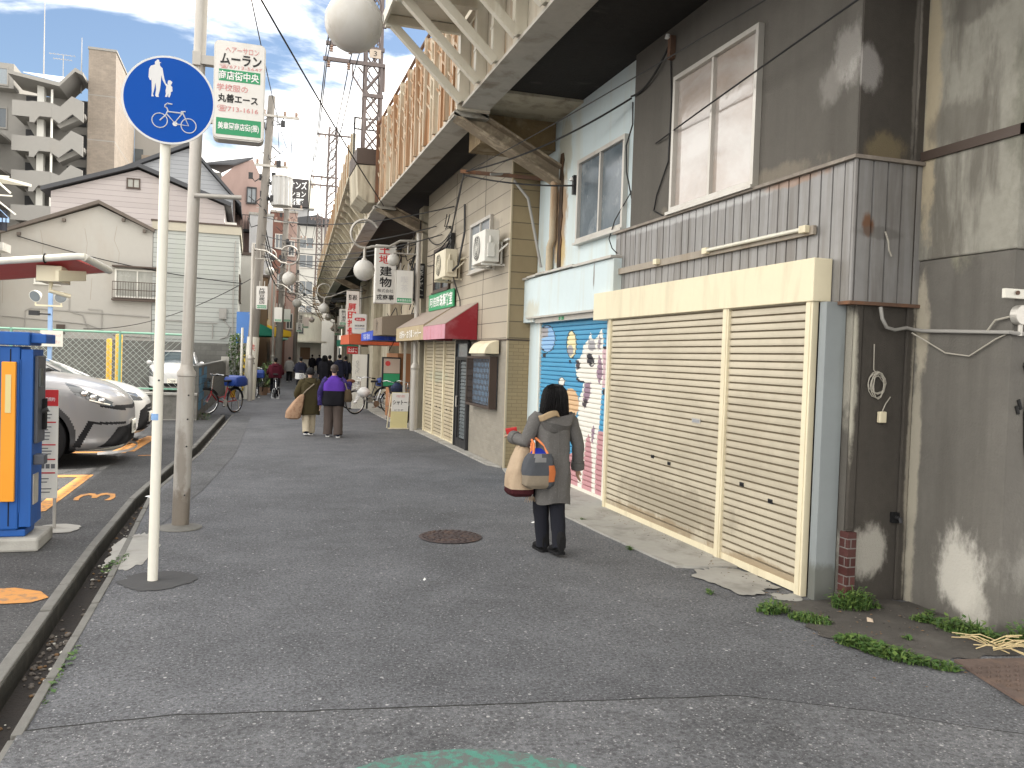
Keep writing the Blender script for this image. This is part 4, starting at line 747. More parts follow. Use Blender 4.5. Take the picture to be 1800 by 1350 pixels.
# inside: arch walls behind the shops, further on
g = MB(); ys = [19.3, 24, 30, 36, 44, 54, 66, 80, 100]
for a, b in zip(ys, ys[1:]):
    xa, xb = 4.25+cx(a), 4.25+cx(b); g.hexa([(xa, a, -.05), (8+cx(a), a, -.05), (8+cx(b), b, -.05), (xb, b, -.05), (xa, a, 5.2), (8+cx(a), a, 5.2), (8+cx(b), b, 5.2), (xb, b, 5.2)])
g.build('arch_wall', m_cond, t)
for y in (20.6, 27.5, 33.5, 40, 48, 58):
    g = MB(); x = 3.9+cx(y); g.box(x, y, 0, x+.6, y+.8, 5.1); g.build('arch_column', m_cond, t, bevel=.02)
# ---- lattice masts
m_bisc = mat('porcelain', (.3, .2, .15), .25, .1)
m_lat = mat('mast_steel', (.15, .125, .12), .8, .2, 5, bump=.1, dirt=(.22, .14, .1), da=.4)
def lattice(name, label, x, y, z0, z1, w0, w1, arms, parent=None):
    t = thing(name, label, 'catenary mast', (x, y, z0)); g = MB(); H = z1-z0; n = int(H/.42)
    cor = lambda k, s, q: V((x+s*(w0+(w1-w0)*k)/2, y+q*(w0+(w1-w0)*k)/2, z0+H*k))
    for s in (-1, 1):
        for q in (-1, 1): g.bar(cor(0, s, q), cor(1, s, q), .055, .055)
    for i in range(n):
        k0, k1 = i/n, (i+1)/n; fl = 1 if i % 2 else -1
        for q in (-1, 1):
            g.bar(cor(k0, -fl, q), cor(k1, fl, q), .035, .012, (0, 1, 0)); g.bar(cor(k0, fl, q), cor(k1, -fl, q), .03, .012, (0, 1, 0)); g.bar(cor(k0, q, -fl), cor(k1, q, fl), .012, .035, (1, 0, 0))
    g.build('lattice', m_lat, t)
    for (z, xl, xr, yo) in arms:
        a = MB(); a.bar((x+xl, y-.18+yo, z), (x+xr, y-.18+yo, z), .07, .08); a.build('cross_arm', m_lat, t)
        a = MB()
        for xx in ([xl+.12, xl*.5] if xl < -.5 else [])+([xr-.12] if xr > .6 else []):
            for k in range(3): a.lathe([(.001, 0), (.045, .01), (.03, .04), (.001, .045)], (x+xx, y-.18+yo, z-.08-.05*k), 10)
        if a.v: a.build('insulator', m_bisc, t)
    return t
mt = lattice('catenary_mast', 'near lattice catenary mast standing on the viaduct plinth, with number board', 2.44, 19.0, 6.14, 11.5, .36, .3, [(8.03, -1.1, .25, 0), (8.37, -1.05, .22, 0), (7.35, -.22, .22, 0), (8.9, -.2, .25, 0), (10.2, -.9, .3, 0)])
g = MB(); g.box(2.33, 18.78, 8.17, 2.58, 18.8, 8.36); g.build('number_board', mat('rust_white', (.5, .42, .34), .7, .2, 9), mt); text('3', mt, m_ink, FS(18.78), 2.455, 8.265, .07, .11, .004)
g = MB(); g.bar((1.98, 18.84, 8.0), (1.98, 18.84, 7.75), .03); g.bar((1.98, 18.84, 7.75), (2.3, 18.84, 7.3), .03); g.bar((2.1, 18.84, 7.95), (2.4, 18.84, 7.6), .03); g.tube([(2.66, 18.9, 7.5), (2.66, 18.9, 8.0)], .045, 8); g.build('fittings', m_lat, mt)
g = MB()
for k in range(9): g.bar((2.12+k*.08, 19.3, 6.72), (2.12+k*.08, 19.3, 6.96), .015)
g.bar((2.1, 19.3, 6.97), (2.8, 19.3, 6.97), .03); g.bar((2.1, 19.3, 6.72), (2.8, 19.3, 6.72), .03); g.bar((2.1, 19.3, 6.14), (2.1, 19.3, 6.98), .03); g.build('ladder_guard', m_dark, mt)
m2 = lattice('catenary_mast', 'second lattice catenary mast farther along the viaduct, seen above its parapet', 3.55, 42, 6.2, 12.6, .5, .35, [(10.15, -1.0, .3, 0), (9.75, -1.05, .3, 0), (12.2, -.75, 1.0, 0)])
m3 = lattice('catenary_mast', 'farthest and smallest lattice catenary mast above the viaduct', 4.9, 68, 6.2, 12.6, .5, .35, [(10.15, -1.0, .3, 0), (12.2, -.75, 1.0, 0)])
# ================================================================ left foreground
F = FS(6.3)
t = thing('path_sign', 'round blue shared path sign with walkers and bicycle on a white pole', 'road sign', (-.63, 6.36, 0))
g = MB(); g.tube([(-.63, 6.36, 0), (-.605, 6.36, 3.0), (-.595, 6.36, 3.6)], .0345, 16); g.build('pole', m_white, t, True)
g = MB(); g.tube([(-.6255, 6.36, 1.14), (-.625, 6.36, 1.185)], .0355, 16); g.build('sticker', mat('blue_sticker', (.2, .35, .6), .6, .3, 30), t); g = MB(); g.disc((-.612, 6.325, 1.42), .007, 10, (0, -1, 0), .002); g.build('pole_bolt', m_dark, t)
C0 = (-.583, 3.357); RR = .302
g = MB(); g.disc((C0[0], 6.306, C0[1]), RR, 64, (0, -1, 0), -.004); g.build('disc_back', m_alum, t)
g = MB()
n = 64
for k in range(n):
    a, b = 2*pi*k/n, 2*pi*(k+1)/n; g.poly([(C0[0]+r*cos(q), 6.3005, C0[1]+r*sin(q)) for r, q in ((RR, a), (RR, b), (RR-.014, b), (RR-.014, a))])
m_refl = mat('reflective_white', (.62, .62, .62), .5, .04, bump=0)
g.build('rim', m_refl, t, recalc=False)
m_sblue = mat('sign_blue', (.004, .07, .36), .6, .03, 2, bump=0, spec=.12)
g = MB(); g.disc((C0[0], 6.3012, C0[1]), RR-.0135, 64, (0, -1, 0), .0008); g.build('face', m_sblue, t)
def pic(pts):  # offsets in the zoom pixels of the sign, 540 px across
    return [(C0[0]+(x-1008)/540*.604, 6.2988, C0[1]-(y-597)/540*.604) for x, y in pts]
g = MB()
man = [(925, 372), (940, 357), (948, 360), (950, 372), (960, 374), (952, 380), (954, 395), (968, 408), (974, 440), (980, 470), (990, 500), (984, 504), (970, 480), (962, 450), (960, 500), (956, 540), (948, 574), (952, 584), (936, 586), (930, 578), (934, 540), (930, 500), (924, 540), (916, 572), (922, 584), (908, 586), (910, 560), (908, 500), (906, 470), (906, 488), (898, 488), (890, 470), (892, 420), (902, 400), (926, 390), (924, 380)]
kid = [(1000, 484), (1004, 476), (1014, 476), (1026, 484), (1022, 498), (1016, 504), (1026, 514), (1028, 540), (1018, 548), (1018, 560), (1012, 580), (1004, 578), (1004, 556), (998, 578), (986, 580), (990, 560), (988, 540), (992, 516), (984, 504), (990, 498), (1004, 506), (998, 496)]
g.poly(pic(man)); g.poly(pic(kid)); g.build('walker_symbol', m_refl, t, recalc=False)
g = MB()
for c in ((958, 726), (1125, 742)):
    p = [(c[0]+44*cos(2*pi*k/28), c[1]+44*sin(2*pi*k/28)) for k in range(29)]; g.tube(pic(p), .0032, 4, False)
for p in ([(1028, 620), (1000, 618), (988, 628), (986, 640), (998, 646), (1004, 660), (992, 690), (958, 726)], [(1002, 668), (1090, 668)], [(1092, 662), (1044, 732), (998, 684)], [(1078, 660), (1106, 656)], [(1090, 668), (1125, 742), (1046, 738)]): g.tube(pic(p), .0042, 4)
g.disc(pic([(1046, 738)])[0], .016, 16, (0, -1, 0), .001); g.build('bicycle_symbol', m_refl, t)
# ---- steel lamp pole, its globe and the shop sign it carries
def stree(name, label, base, tilt, h, jz, arms, globes, r0=.076, r1=.054, group=None):
    t = thing(name, label, 'street lamp', (*base, 0), 0, group); bx, by = base
    at = lambda z: (bx+tilt*z, by, z)
    g = MB(); g.tube([at(0), at(jz-.05)], r0, 20); g.lathe([(r0, 0), (r0+.008, .006), (r0+.008, .04), (r1+.008, .07), (r1, .11)], at(jz-.06), 20); g.tube([at(jz), at(h)], r1, 18); g.build('pole', m_steel, t, True)
    return t, at
t, at = stree('street_lamp', 'nearest grey steel street lamp pole with a large globe over the street', (-.592, 8.28), .0181, 5.5, 1.45, 0, 0)
g = MB(); g.tube([at(5.45), (-.2, 8.2, 5.75), (.4, 7.8, 5.6), (.787, 7.5, 5.15), (.787, 7.5, 4.83)], .028, 10); g.build('arm', m_steel, t, True)
g = MB(); g.lathe([(.001, .03), (.06, .03), (.06, -.06), (.09, -.07), (.001, -.07)], (.787, 7.5, 4.83), 16); g.build('globe_cap', m_steel, t)
g = MB(); g.ball((.787, 7.5, 4.532), .252, 32); g.build('globe', m_globe, t, True)
g = MB(); g.tube([(-.53, 8.22, 3.045), (-.12, 8.22, 3.06)], .022, 10); g.build('stub_arm', m_steel, t, True)
g = MB()
for z in (.3, .75, 1.0, 1.22): g.disc((at(z)[0]+.03, 8.215, z), .008, 8, (0, -1, 0), .012)
g.build('pole_bolt', m_dark, t)
def lightbox(name, label, x0, x1, z0, z1, y0, y1, m_face, r=.05, group=None, cat='sign'):
    t = thing(name, label, cat, ((x0+x1)/2, y0, z0), 0, group)
    def rr(y, ins): 
        o = []
        for (cx_, cz, a0) in ((x1-r, z1-r, 0), (x0+r, z1-r, pi/2), (x0+r, z0+r, pi), (x1-r, z0+r, 1.5*pi)):
            for k in range(5): a = a0+pi/2*k/4; o.append((cx_+(r-ins)*cos(a), y, cz+(r-ins)*sin(a)))
        return o
    g = MB(); g.prism(rr(y0+.012, 0), (0, y1-y0-.012, 0)); g.build('housing', m_alum, t)
    g = MB(); g.prism(rr(y0, .012), (0, .012, 0)); g.build('face', m_face, t)
    return t
m_face = mat('sign_face', (.7, .68, .64), .4, .04, 2, bump=0, dirt=(.55, .5, .42), da=.3)
sh_x0, sh_x1, sh_z0, sh_z1 = -.385, .066, 3.575, 4.465
t = lightbox('shop_sign', 'large white and green light box sign on the nearest lamp pole', sh_x0, sh_x1, sh_z0, sh_z1, 8.18, 8.36, m_face, .05)
F = FS(8.18); xm = -.16
for (b0, b1, q) in ((3.615, 3.765, .03), (4.1, 4.205, .045)): g = MB(); g.fb(F, sh_x0+q, b0, .0005, sh_x1-q, b1, .002); g.build('green_band', m_green, t)
text('ヘアーサロン', t, m_inkpink, F, xm+.02, 4.385, .29, .055, .003, bold=.01); text('ムーラン', t, m_ink, F, xm+.01, 4.3, .36, .1, .003, bold=.03); text('☎6713-5647', t, m_inkpink, F, xm+.01, 4.232, .37, .04, .003)
text('商店街中央', t, m_inkw, F, xm-.005, 4.152, .35, .08, .004, bold=.02); text('学校服の', t, m_inkpink, F, xm-.06, 4.04, .27, .065, .003, bold=.01); text('丸善エース', t, m_ink, F, xm-.01, 3.945, .35, .08, .003, bold=.03); text('☎713-1616', t, m_inkpink, F, xm-.01, 3.85, .36, .06, .003, bold=.01)
text('美章園商店街(振)', t, m_inkw, F, xm, 3.69, .36, .075, .004, bold=.02)
g = MB(); g.box(-.53, 8.22, 4.24, -.38, 8.3, 4.32); g.box(-.57, 8.2, 4.22, -.5, 8.34, 4.34); g.build('clamp', m_steel, t); g = MB(); g.box(-.53, 8.24, 3.72, -.38, 8.28, 3.76); g.build('lower_bracket', m_steel, t)
# ---- payment machine under its canopy
m_mblue = mat('machine_blue', (.01, .085, .33), .55, .05, 2, bump=.03, dirt=(.02, .06, .2), da=.5)
m_mora = mat('machine_orange', (.75, .3, .02), .5, .05, 2, bump=.03)
m_mdark = mat('machine_grey', (.07, .075, .09), .4, .1, 4)
t = thing('payment_machine', 'blue parking payment machine with orange stripe on a concrete plinth', 'ticket machine', (-1.85, 7.75, 0))
g = MB(); g.box(-2.4, 7.4, 0, -1.53, 7.92, .11); g.v = [(a-.045, b_, c_) for a, b_, c_ in g.v]; g.build('plinth', m_conc, t, bevel=.02)
g = MB(); g.box(-2.38, 7.45, .17, -1.69, 7.80, 1.62); g.box(-2.35, 7.47, .11, -1.64, 7.78, .17); g.v = [(a-.045, b_, c_) for a, b_, c_ in g.v]; g.build('cabinet', m_mblue, t, bevel=.012)
g = MB(); g.box(-1.685, 7.455, .19, -1.60, 7.80, 1.6); g.box(-1.69, 7.447, .3, -1.682, 7.4545, 1.52); g.v = [(a-.045, b_, c_) for a, b_, c_ in g.v]; g.build('front_door', m_mblue, t, bevel=.01)
g = MB(); g.box(-2.4, 7.42, 1.63, -1.62, 7.83, 1.735); g.box(-1.62, 7.46, 1.65, -1.51, 7.79, 1.725); g.v = [(a-.045, b_, c_) for a, b_, c_ in g.v]; g.build('hood', m_mblue, t, bevel=.008)
g = MB(); g.box(-1.81, 7.41, .4, -1.71, 7.449, 1.5); g.v = [(a-.045, b_, c_) for a, b_, c_ in g.v]; g.build('orange_stripe', m_mora, t, bevel=.006); g = MB(); g.box(-1.78, 7.406, 1.1, -1.74, 7.4095, 1.4); g.v = [(a-.045, b_, c_) for a, b_, c_ in g.v]; g.build('stripe_notice', mat('pale_yellow', (.6, .52, .25), .6, .05), t)
g = MB(); g.box(-2.1, 7.41, .45, -1.865, 7.449, 1.62); g.v = [(a-.045, b_, c_) for a, b_, c_ in g.v]; g.build('orange_corner', m_mora, t, bevel=.006)
g = MB(); g.box(-1.599, 7.5, .85, -1.572, 7.76, 1.55); g.v = [(a-.045, b_, c_) for a, b_, c_ in g.v]; pn = g.build('control_panel', m_mdark, t, bevel=.006)
g = MB(); g.box(-1.571, 7.52, 1.3, -1.56, 7.62, 1.45); g.v = [(a-.045, b_, c_) for a, b_, c_ in g.v]; g.build('screen', m_pane, pn); g = MB(); g.box(-1.571, 7.65, .95, -1.55, 7.73, 1.2); g.v = [(a-.045, b_, c_) for a, b_, c_ in g.v]; g.build('coin_slot', m_black, pn); g = MB(); g.tube([(-1.56, 7.6, 1.1), (-1.52, 7.6, 1.12)], .02, 10); g.v = [(a-.045, b_, c_) for a, b_, c_ in g.v]; g.build('push_button', m_dark, pn)
g = MB(); g.box(-1.599, 7.5, .68, -1.52, 7.62, .76); g.v = [(a-.045, b_, c_) for a, b_, c_ in g.v]; g.build('receipt_tray', m_mdark, t, bevel=.006); g = MB(); g.box(-1.599, 7.5, .36, -1.592, 7.66, .6); g.v = [(a-.045, b_, c_) for a, b_, c_ in g.v]; g.build('door_sticker', mat('worn_sticker', (.42, .4, .35), .6, .3, 25), t)
g = MB(); g.box(-1.76, 7.4465, .2, -1.752, 7.449, 1.6); g.v = [(a-.045, b_, c_) for a, b_, c_ in g.v]; g.build('door_seam', m_black, t)
t = thing('machine_canopy', 'red canopy panel with white tube frame above the payment machine', 'canopy', (-1.9, 8.6, 2.2))
tw = MB(); tw.tube([(-4, 8.2, 2.08), (-1.48, 8.2, 2.425), (-1.43, 8.22, 2.425)], .03, 14); tw.tube([(-1.43, 8.22, 2.425), (-1.3, 8.75, 2.36)], .034, 14); tw.tube([(-4, 8.9, 2.0), (-1.3, 8.75, 2.36)], .02, 10); tw.build('tube_frame', m_white, t, True)
g = MB(); g.hexa([(-4, 8.24, 2.06), (-1.5, 8.24, 2.4), (-1.33, 8.73, 2.34), (-4, 8.88, 1.98), (-4, 8.24, 2.075), (-1.5, 8.24, 2.415), (-1.33, 8.73, 2.355), (-4, 8.88, 1.995)]); g.build('red_panel', mat('canopy_glow_red', (.6, .09, .09), .5, .1, 2, bump=.03, dirt=(.55, .25, .25), da=.5, dsc=(3, 3, 3)), t)  # red lightened to stand in for daylight coming through the panel
g = MB(); g.box(-1.82, 8.3, 2.2, -1.62, 8.7, 2.34); g.prism([(-1.66, 8.25, 2.2), (-1.5, 8.6, 2.24), (-1.5, 8.6, 2.33), (-1.66, 8.25, 2.3)], (.03, 0, 0)); g.tube([(-1.72, 8.4, 2.2), (-1.72, 8.36, 2.12), (-1.56, 8.4, 2.08)], .02, 8); g.build('mount_box', m_cream, t, bevel=.006)
g = MB(); g.tube([(-3.0, 8.5, 0), (-3.0, 8.5, 2.2)], .05, 10); g.build('post', m_steel, t)
g = MB()
for x in (-1.73, -2.6): g.tube(arc((x, 8.2, 2.425+(x+1.48)*.137), .038, 0, 2*pi, 14, (.1, 1, 0), (0, 0, 1)), .007, 5, False)
g.build('strap', m_black, t)
# notice boards
t = thing('price_board', 'white parking notice board with red header on a thin post', 'sign', (-1.65, 8.3, 0))
g = MB(); g.box(-1.83, 8.285, .28, -1.622, 8.3, 1.245); g.build('board', m_white, t); F = FS(8.285)
g = MB(); g.fb(F, -1.829, 1.1, .0005, -1.623, 1.244, .002); g.build('red_header', m_red, t)
for z in (.95, .75, .62, .5): g = MB(); g.fb(F, -1.8, z, .0005, -1.64, z+.012, .002); g.build('red_line', m_red, t)
text('駐車場規約', t, m_inkw, F, -1.72, 1.16, .14, .035, .003)
g = MB()
for z in (1.05, 1.02, .99, .91, .885, .86, .83, .8, .72, .695, .67, .45, .42, .36, .33): g.fb(F, -1.8, z, .0005, -1.66-.05*random.random(), z+.009, .0015)
for k in range(4): g.fb(F, -1.8+k*.042, .545, .0005, -1.768+k*.042, .585, .0015)
g.build('small_print', mat('grey_ink', (.12, .12, .12), .6, 0, bump=0), t); g = MB(); g.tube([(-1.645, 8.31, 0), (-1.645, 8.31, 1.2)], .014, 8); g.build('post', m_steel, t)
# ---- fence on its low wall, posts behind
m_fgreen = mat('fence_green', (.2, .4, .3), .55, .1, 3, bump=.03, dirt=(.35, .36, .3), da=.4)
t = thing('low_wall', 'low stained concrete wall under the green chain link fence', 'wall', (-4, 20.6, 0))
g = MB(); g.box(-30, 20.62, 0, -1.17, 20.78, .56); g.build('wall', m_kerb, t, bevel=.01); g = MB(); g.box(-30, 20.58, .562, -1.17, 20.82, .62); g.build('coping', m_conc, t, bevel=.01)
t = thing('chain_link_fence', 'green framed chain link fence on the low concrete wall', 'fence', (-4, 20.7, .62))
g = MB(); g.tube([(-30, 20.7, 1.955), (-1.4, 20.7, 1.955)], .025, 8); g.build('top_rail', m_fgreen, t); g = MB(); g.tube([(-30, 20.7, .7), (-1.4, 20.7, .7)], .02, 8); g.build('bottom_rail', m_fgreen, t)
for x in (-7.0, -5.0, -2.83, -1.4): g = MB(); g.tube([(x, 20.7, .62), (x, 20.7, 1.98)], .03, 8); g.build('post', m_fgreen, t)
g = MB(); x = -8.6
while x < -1.4:
    for s in (-1, 1):
        a = (x, .72); b = (x+s*1.22, 1.94)
        if s < 0 or b[0] < -1.4:
            for i in range(1): g.bar((a[0], 20.7+.003*s, a[1]), (b[0], 20.7+.003*s, b[1]), .0065, .0065)
    x += .13
g.build('wire_mesh', mat('mesh_wire', (.42, .47, .43), .5, .05, 3, metal=.2, bump=0), t)
m_yel = mat('yellow_paint', (.65, .4, .04), .55, .1, 3, bump=.04, dirt=(.4, .28, .1), da=.4)
for (x, y, h, r, lb) in ((-2.95, 21.4, 1.93, .075, 'taller thick yellow post behind the chain link fence'), (-3.2, 21.7, 1.82, .06, 'slimmer yellow post to the left of the taller one')):
    g = MB(); g.lathe([(.001, 0), (r, 0), (r, h-.03), (r*.7, h), (.001, h)], (x, y, .0), 18); solo('bollard', g, m_yel, lb, 'bollard', (x, y, 0), 'yellow bollards behind the fence', smooth=True)
t = thing('block_wall', 'grey concrete block wall with blue painted blocks behind the red bicycle', 'wall', (-1.1, 27, 0))
m_block = mat('concrete_block', (.135, .135, .125), .9, .3, 1.5, bump=.3, bricks=(.4, .2, (.1, .1, .095), (.8, .8, .8), 0, .012), dirt=(.1, .1, .09), da=.6)
m_blockb = mat('blue_block', (.06, .2, .33), .85, .35, 3, bump=.3, bricks=(.4, .2, (.04, .1, .16), (.7, .8, .8), 0, .012), dirt=(.2, .2, .2), da=.6, dsc=(3, 3, 3))
g = MB(); g.hexa([(-1.16, 21.5, 0), (-.93, 34, 0), (-1.08, 34, 0), (-1.31, 21.5, 0), (-1.16, 21.5, 1.25), (-.93, 34, 1.25), (-1.08, 34, 1.25), (-1.31, 21.5, 1.25)]); g.hexa([(-1.16, 20.9, 0), (-1.15, 21.5, 0), (-1.31, 21.5, 0), (-1.31, 20.9, 0), (-1.16, 20.9, 1.25), (-1.15, 21.5, 1.25), (-1.31, 21.5, 1.25), (-1.31, 20.9, 1.25)]); g.build('wall', m_block, t)
g = MB()
for k, (y0, y1, z0, z1) in enumerate(((20.95, 21.8, .2, 1.2), (21.8, 22.7, .4, 1.0), (22.7, 23.6, .8, 1.2), (22.7, 24.4, .2, .4), (24.0, 25, .6, .8))):
    x0 = -1.155+(max(y0, 21.5)-21.5)*.0184; x1 = -1.155+(max(y1, 21.5)-21.5)*.0184; g.hexa([(x0-.02, y0, z0), (x0+.004, y0, z0), (x1+.004, y1, z0), (x1-.02, y1, z0), (x0-.02, y0, z1), (x0+.004, y0, z1), (x1+.004, y1, z1), (x1-.02, y1, z1)])
g.build('blue_blocks', m_blockb, t)
g = MB(); g.box(-1.1, 34.02, 0, -.82, 34.3, 1.38); g.build('end_post', m_conc, t)
t = thing('block_wall', 'long grey block wall below the cream house, behind the white parked car', 'wall', (-6, 37, 0))
g = MB(); g.box(-30, 37.0, 0, -.9, 37.3, 1.9); g.build('wall', m_block, t)
# floodlight mast and notice board in the lot
t = thing('floodlight', 'twin floodlight on a light blue post inside the car park', 'floodlight', (-3.6, 17.6, 0))
m_lblue = mat('pale_blue_paint', (.3, .45, .7), .5, .06, 3, bump=.03)
g = MB(); g.box(-3.645, 17.57, 0, -3.575, 17.64, 2.6); g.build('post', m_lblue, t)
for (x, s) in ((-3.85, -1), (-3.42, 1)):
    g = MB(); g.lathe([(.001, .12), (.07, .11), (.11, .03), (.115, 0), (.1, 0), (.001, .01)], (x, 17.5, 2.52), 20, (-.35*s, .8, .35)); l = g.build('lamp_head', m_acw, t, True); g = MB(); g.lathe([(.001, .0), (.1, .0), (.001, .002)], V((x, 17.5, 2.52))-V((-.35*s, .8, .35)).normalized()*.004, 20, (-.35*s, .8, .35)); g.build('lens', m_panelt, l)
g = MB(); g.bar((-3.85, 17.56, 2.36), (-3.4, 17.56, 2.36), .03); g.bar((-3.85, 17.56, 2.36), (-3.85, 17.56, 2.5), .025); g.bar((-3.42, 17.56, 2.36), (-3.42, 17.56, 2.5), .025); g.build('yoke', m_cream, t); g = MB(); g.box(-3.95, 17.5, 2.17, -3.78, 17.58, 2.26); g.bar((-3.8, 17.56, 2.2), (-3.6, 17.56, 2.2), .025); g.build('sensor', m_dark, t)
g = MB(); g.box(-3.76, 17.53, 1.6, -3.38, 17.55, 1.9); g.build('board', m_white, t); text('アイドリングストップ', t, m_inkpink, FS(17.53), -3.57, 1.81, .32, .05, .004); text('ご協力下さい', t, m_inkpink, FS(17.53), -3.57, 1.69, .3, .06, .004)
# ================================================================ houses on the left
m_hcream = mat('cream_render', (.38, .365, .335), .9, .06, .5, bump=.08, dirt=(.34, .3, .25), da=.5, dsc=(.8, .8, .25), dth=(.48, .72))
m_hgreen = mat('pale_green_siding', (.365, .38, .36), .7, .06, .6, bump=.02, lines=(.2, .02, .6), dirt=(.33, .36, .31), da=.5, dsc=(1, 1, .3))
m_hpink = mat('pale_pink_siding', (.39, .355, .345), .7, .05, .6, bump=.02, lines=(.26, .018, .4), dirt=(.4, .35, .32), da=.4, dsc=(1, 1, .3))
m_hgrey = mat('grey_siding', (.3, .31, .325), .7, .06, .6, bump=.02, lines=(.26, .022, .5))
m_roof = mat('dark_roof', (.06, .062, .068), .7, .15, 2, bump=.1)
m_bark = mat('weathered_timber', (.12, .1, .085), .85, .25, 4, bump=.2)
m_curt = mat('curtain_glass', (.3, .3, .27), .25, .2, 2.5, bump=.02, dirt=(.42, .42, .38), da=.7, dsc=(3, 3, .6))
HY = 38
t = thing('cream_house', 'cream rendered gabled house behind the car park, with railed window', 'house', (-5, 42, 0))
F = FS(HY)
g = MB(); g.prism([(-9.6, HY, 0), (-4.02, HY, 0), (-4.02, HY, 6.45), (-6.06, HY, 7.35), (-9.6, HY, 5.95)], (0, 9, 0)); g.build('wall', m_hcream, t)
g = MB()
for p, q in (((-10.0, HY-.25, 5.78), (-6.06, HY-.25, 7.42)), ((-6.06, HY-.25, 7.42), (-3.95, HY-.25, 6.42))): g.hexa([(p[0], p[1], p[2]), (q[0], q[1], q[2]), (q[0], q[1]+9.5, q[2]), (p[0], p[1]+9.5, p[2]), (p[0], p[1], p[2]+.14), (q[0], q[1], q[2]+.14), (q[0], q[1]+9.5, q[2]+.14), (p[0], p[1]+9.5, p[2]+.14)])
g.build('roof', m_bark, t)
g = MB()
for x, z in ((-9.0, 6.05), (-7.4, 6.72), (-5.2, 6.9), (-4.4, 6.5)): g.box(x, HY-.2, z-.12, x+.12, HY-.002, z)
g.build('rafter_end', m_bark, t)
w = window(t, F, -5.44, 3.66, -3.72, 4.84, m_acw, m_curt, .07, .06); g = MB(); g.fb(F, -5.52, 4.9, 0, -3.6, 4.96, .3); g.build('window_hood', m_brown, t)
g = MB()
for k in range(19): g.fb(F, -5.5+k*.1, 3.62, .25, -5.485+k*.1, 4.3, .265)
for z in (3.62, 3.95, 4.28): g.fb(F, -5.5, z, .25, -3.68, z+.03, .27)
g.fb(F, -5.52, 3.52, 0, -3.66, 3.6, .3); g.build('window_railing', m_brown, t)
window(t, F, -8.4, 4.05, -7.45, 4.75, m_acw, m_curt, .06, .05); g = MB(); g.fb(F, -8.6, 4.98, 0, -7.3, 5.03, .3); g.build('window_hood', m_brown, t)
g = MB()
for pts in ([(-8.7, 2.2), (-8.7, 2.95), (-8.5, 3.05), (-4.1, 2.9)], [(-7.1, 3.5), (-7.1, 3.0), (-6.6, 2.85), (-6.4, 2.3)], [(-9.5, 2.7), (-6.4, 2.5), (-5.4, 2.1), (-4.1, 2.05)], [(-5.9, 2.3), (-5.9, 3.1), (-6.4, 3.12)]): g.tube([F(a, b, .04) for a, b in pts], .018, 5)
g.build('wall_pipe', m_pipe, t)
g = MB()
for k, pts in enumerate(([(-8.2, 6.2), (-8.1, 5.6), (-8.15, 5.0)], [(-5.4, 6.6), (-5.5, 6.0), (-5.3, 5.5), (-5.32, 5.0)], [(-6.6, 6.4), (-6.5, 5.8), (-6.55, 5.1)], [(-9.5, 5.0), (-9.52, 3.2)], [(-6.3, 4.4), (-6.35, 3.5)])):
    for (a, b) in zip(pts, pts[1:]): g.hexa([F(a[0], a[1], .001), F(a[0]+.018, a[1], .001), F(b[0]+.018, b[1], .001), F(b[0], b[1], .001), F(a[0], a[1], .003), F(a[0]+.018, a[1], .003), F(b[0]+.018, b[1], .003), F(b[0], b[1], .003)])
g.build('wall_crack', mat('crack_filler', (.3, .27, .23), .9, .1), t)
g = MB(); g.fb(F, -7.55, 2.1, 0, -7.25, 2.45, .12); g.build('meter_box', m_brown, t)
t = thing('green_sided_annex', 'pale green sided flat roofed building at the street corner beside the cream house', 'house', (-2.3, 42, 0))
g = MB(); g.box(-4.0, HY-.03, 0, -.6, HY+7, 6.55); g.build('wall', m_hgreen, t); g = MB(); g.box(-4.05, HY-.1, 6.555, -.53, HY+7, 6.9); g.build('parapet', mat('cream_parapet', (.4, .37, .3), .8, .08), t); g = MB(); g.box(-4.1, HY-.14, 6.905, -.48, HY+7.1, 6.97); g.build('parapet_cap', m_brown, t)
F = FS(HY-.03); g = MB(); g.fb(F, -1.35, 2.95, 0, -1.05, 3.4, .14); g.fb(F, -1.28, 3.0, .14, -1.12, 3.2, .16); g.build('meter_box', m_pipe, t)
g = MB()
for pts in ([(-.75, 6.3), (-.8, 4.2), (-.78, 1)], [(-3.9, 2.8), (-1.4, 2.75)], [(-1.2, 2.95), (-.9, 2.6), (-1.0, 2.2), (-1.3, 2.1)], [(-1.6, 2.1), (-1.6, 2.7)]): g.tube([F(a, b, .05) for a, b in pts], .02, 5)
g.build('wall_pipe', m_pipe, t)
F2 = FL(-.6); 
for y in (39.2, 41.4): window(t, F2, y, 3.9, y+1.3, 5.0, m_brown, m_pane)
g = MB(); g.fb(F2, HY+.2, 2.75, 0, HY+6, 2.82, .9); g.build('canopy', m_brown, t)
t = thing('pink_sided_house', 'pale pink sided gabled house rising behind the cream house', 'house', (-5.5, 50, 0))
g = MB(); g.prism([(-9.5, 46, 0), (-1.5, 46, 0), (-1.5, 46, 9.05), (-5.6, 46, 10.5), (-9.5, 46, 9.1)], (0, 8, 0)); g.build('wall', m_hpink, t)
g = MB()
for p, q in (((-9.9, 45.7, 9.05), (-5.6, 45.7, 10.6)), ((-5.6, 45.7, 10.6), (-1.15, 45.7, 9.0))): g.hexa([(p[0], p[1], p[2]), (q[0], q[1], q[2]), (q[0], q[1]+8.6, q[2]), (p[0], p[1]+8.6, p[2]), (p[0], p[1], p[2]+.2), (q[0], q[1], q[2]+.2), (q[0], q[1]+8.6, q[2]+.2), (p[0], p[1]+8.6, p[2]+.2)])
g.build('roof', m_roof, t); window(t, FS(46), -6.13, 9.55, -5.5, 10.05, m_brown, m_curt, .06, .05)
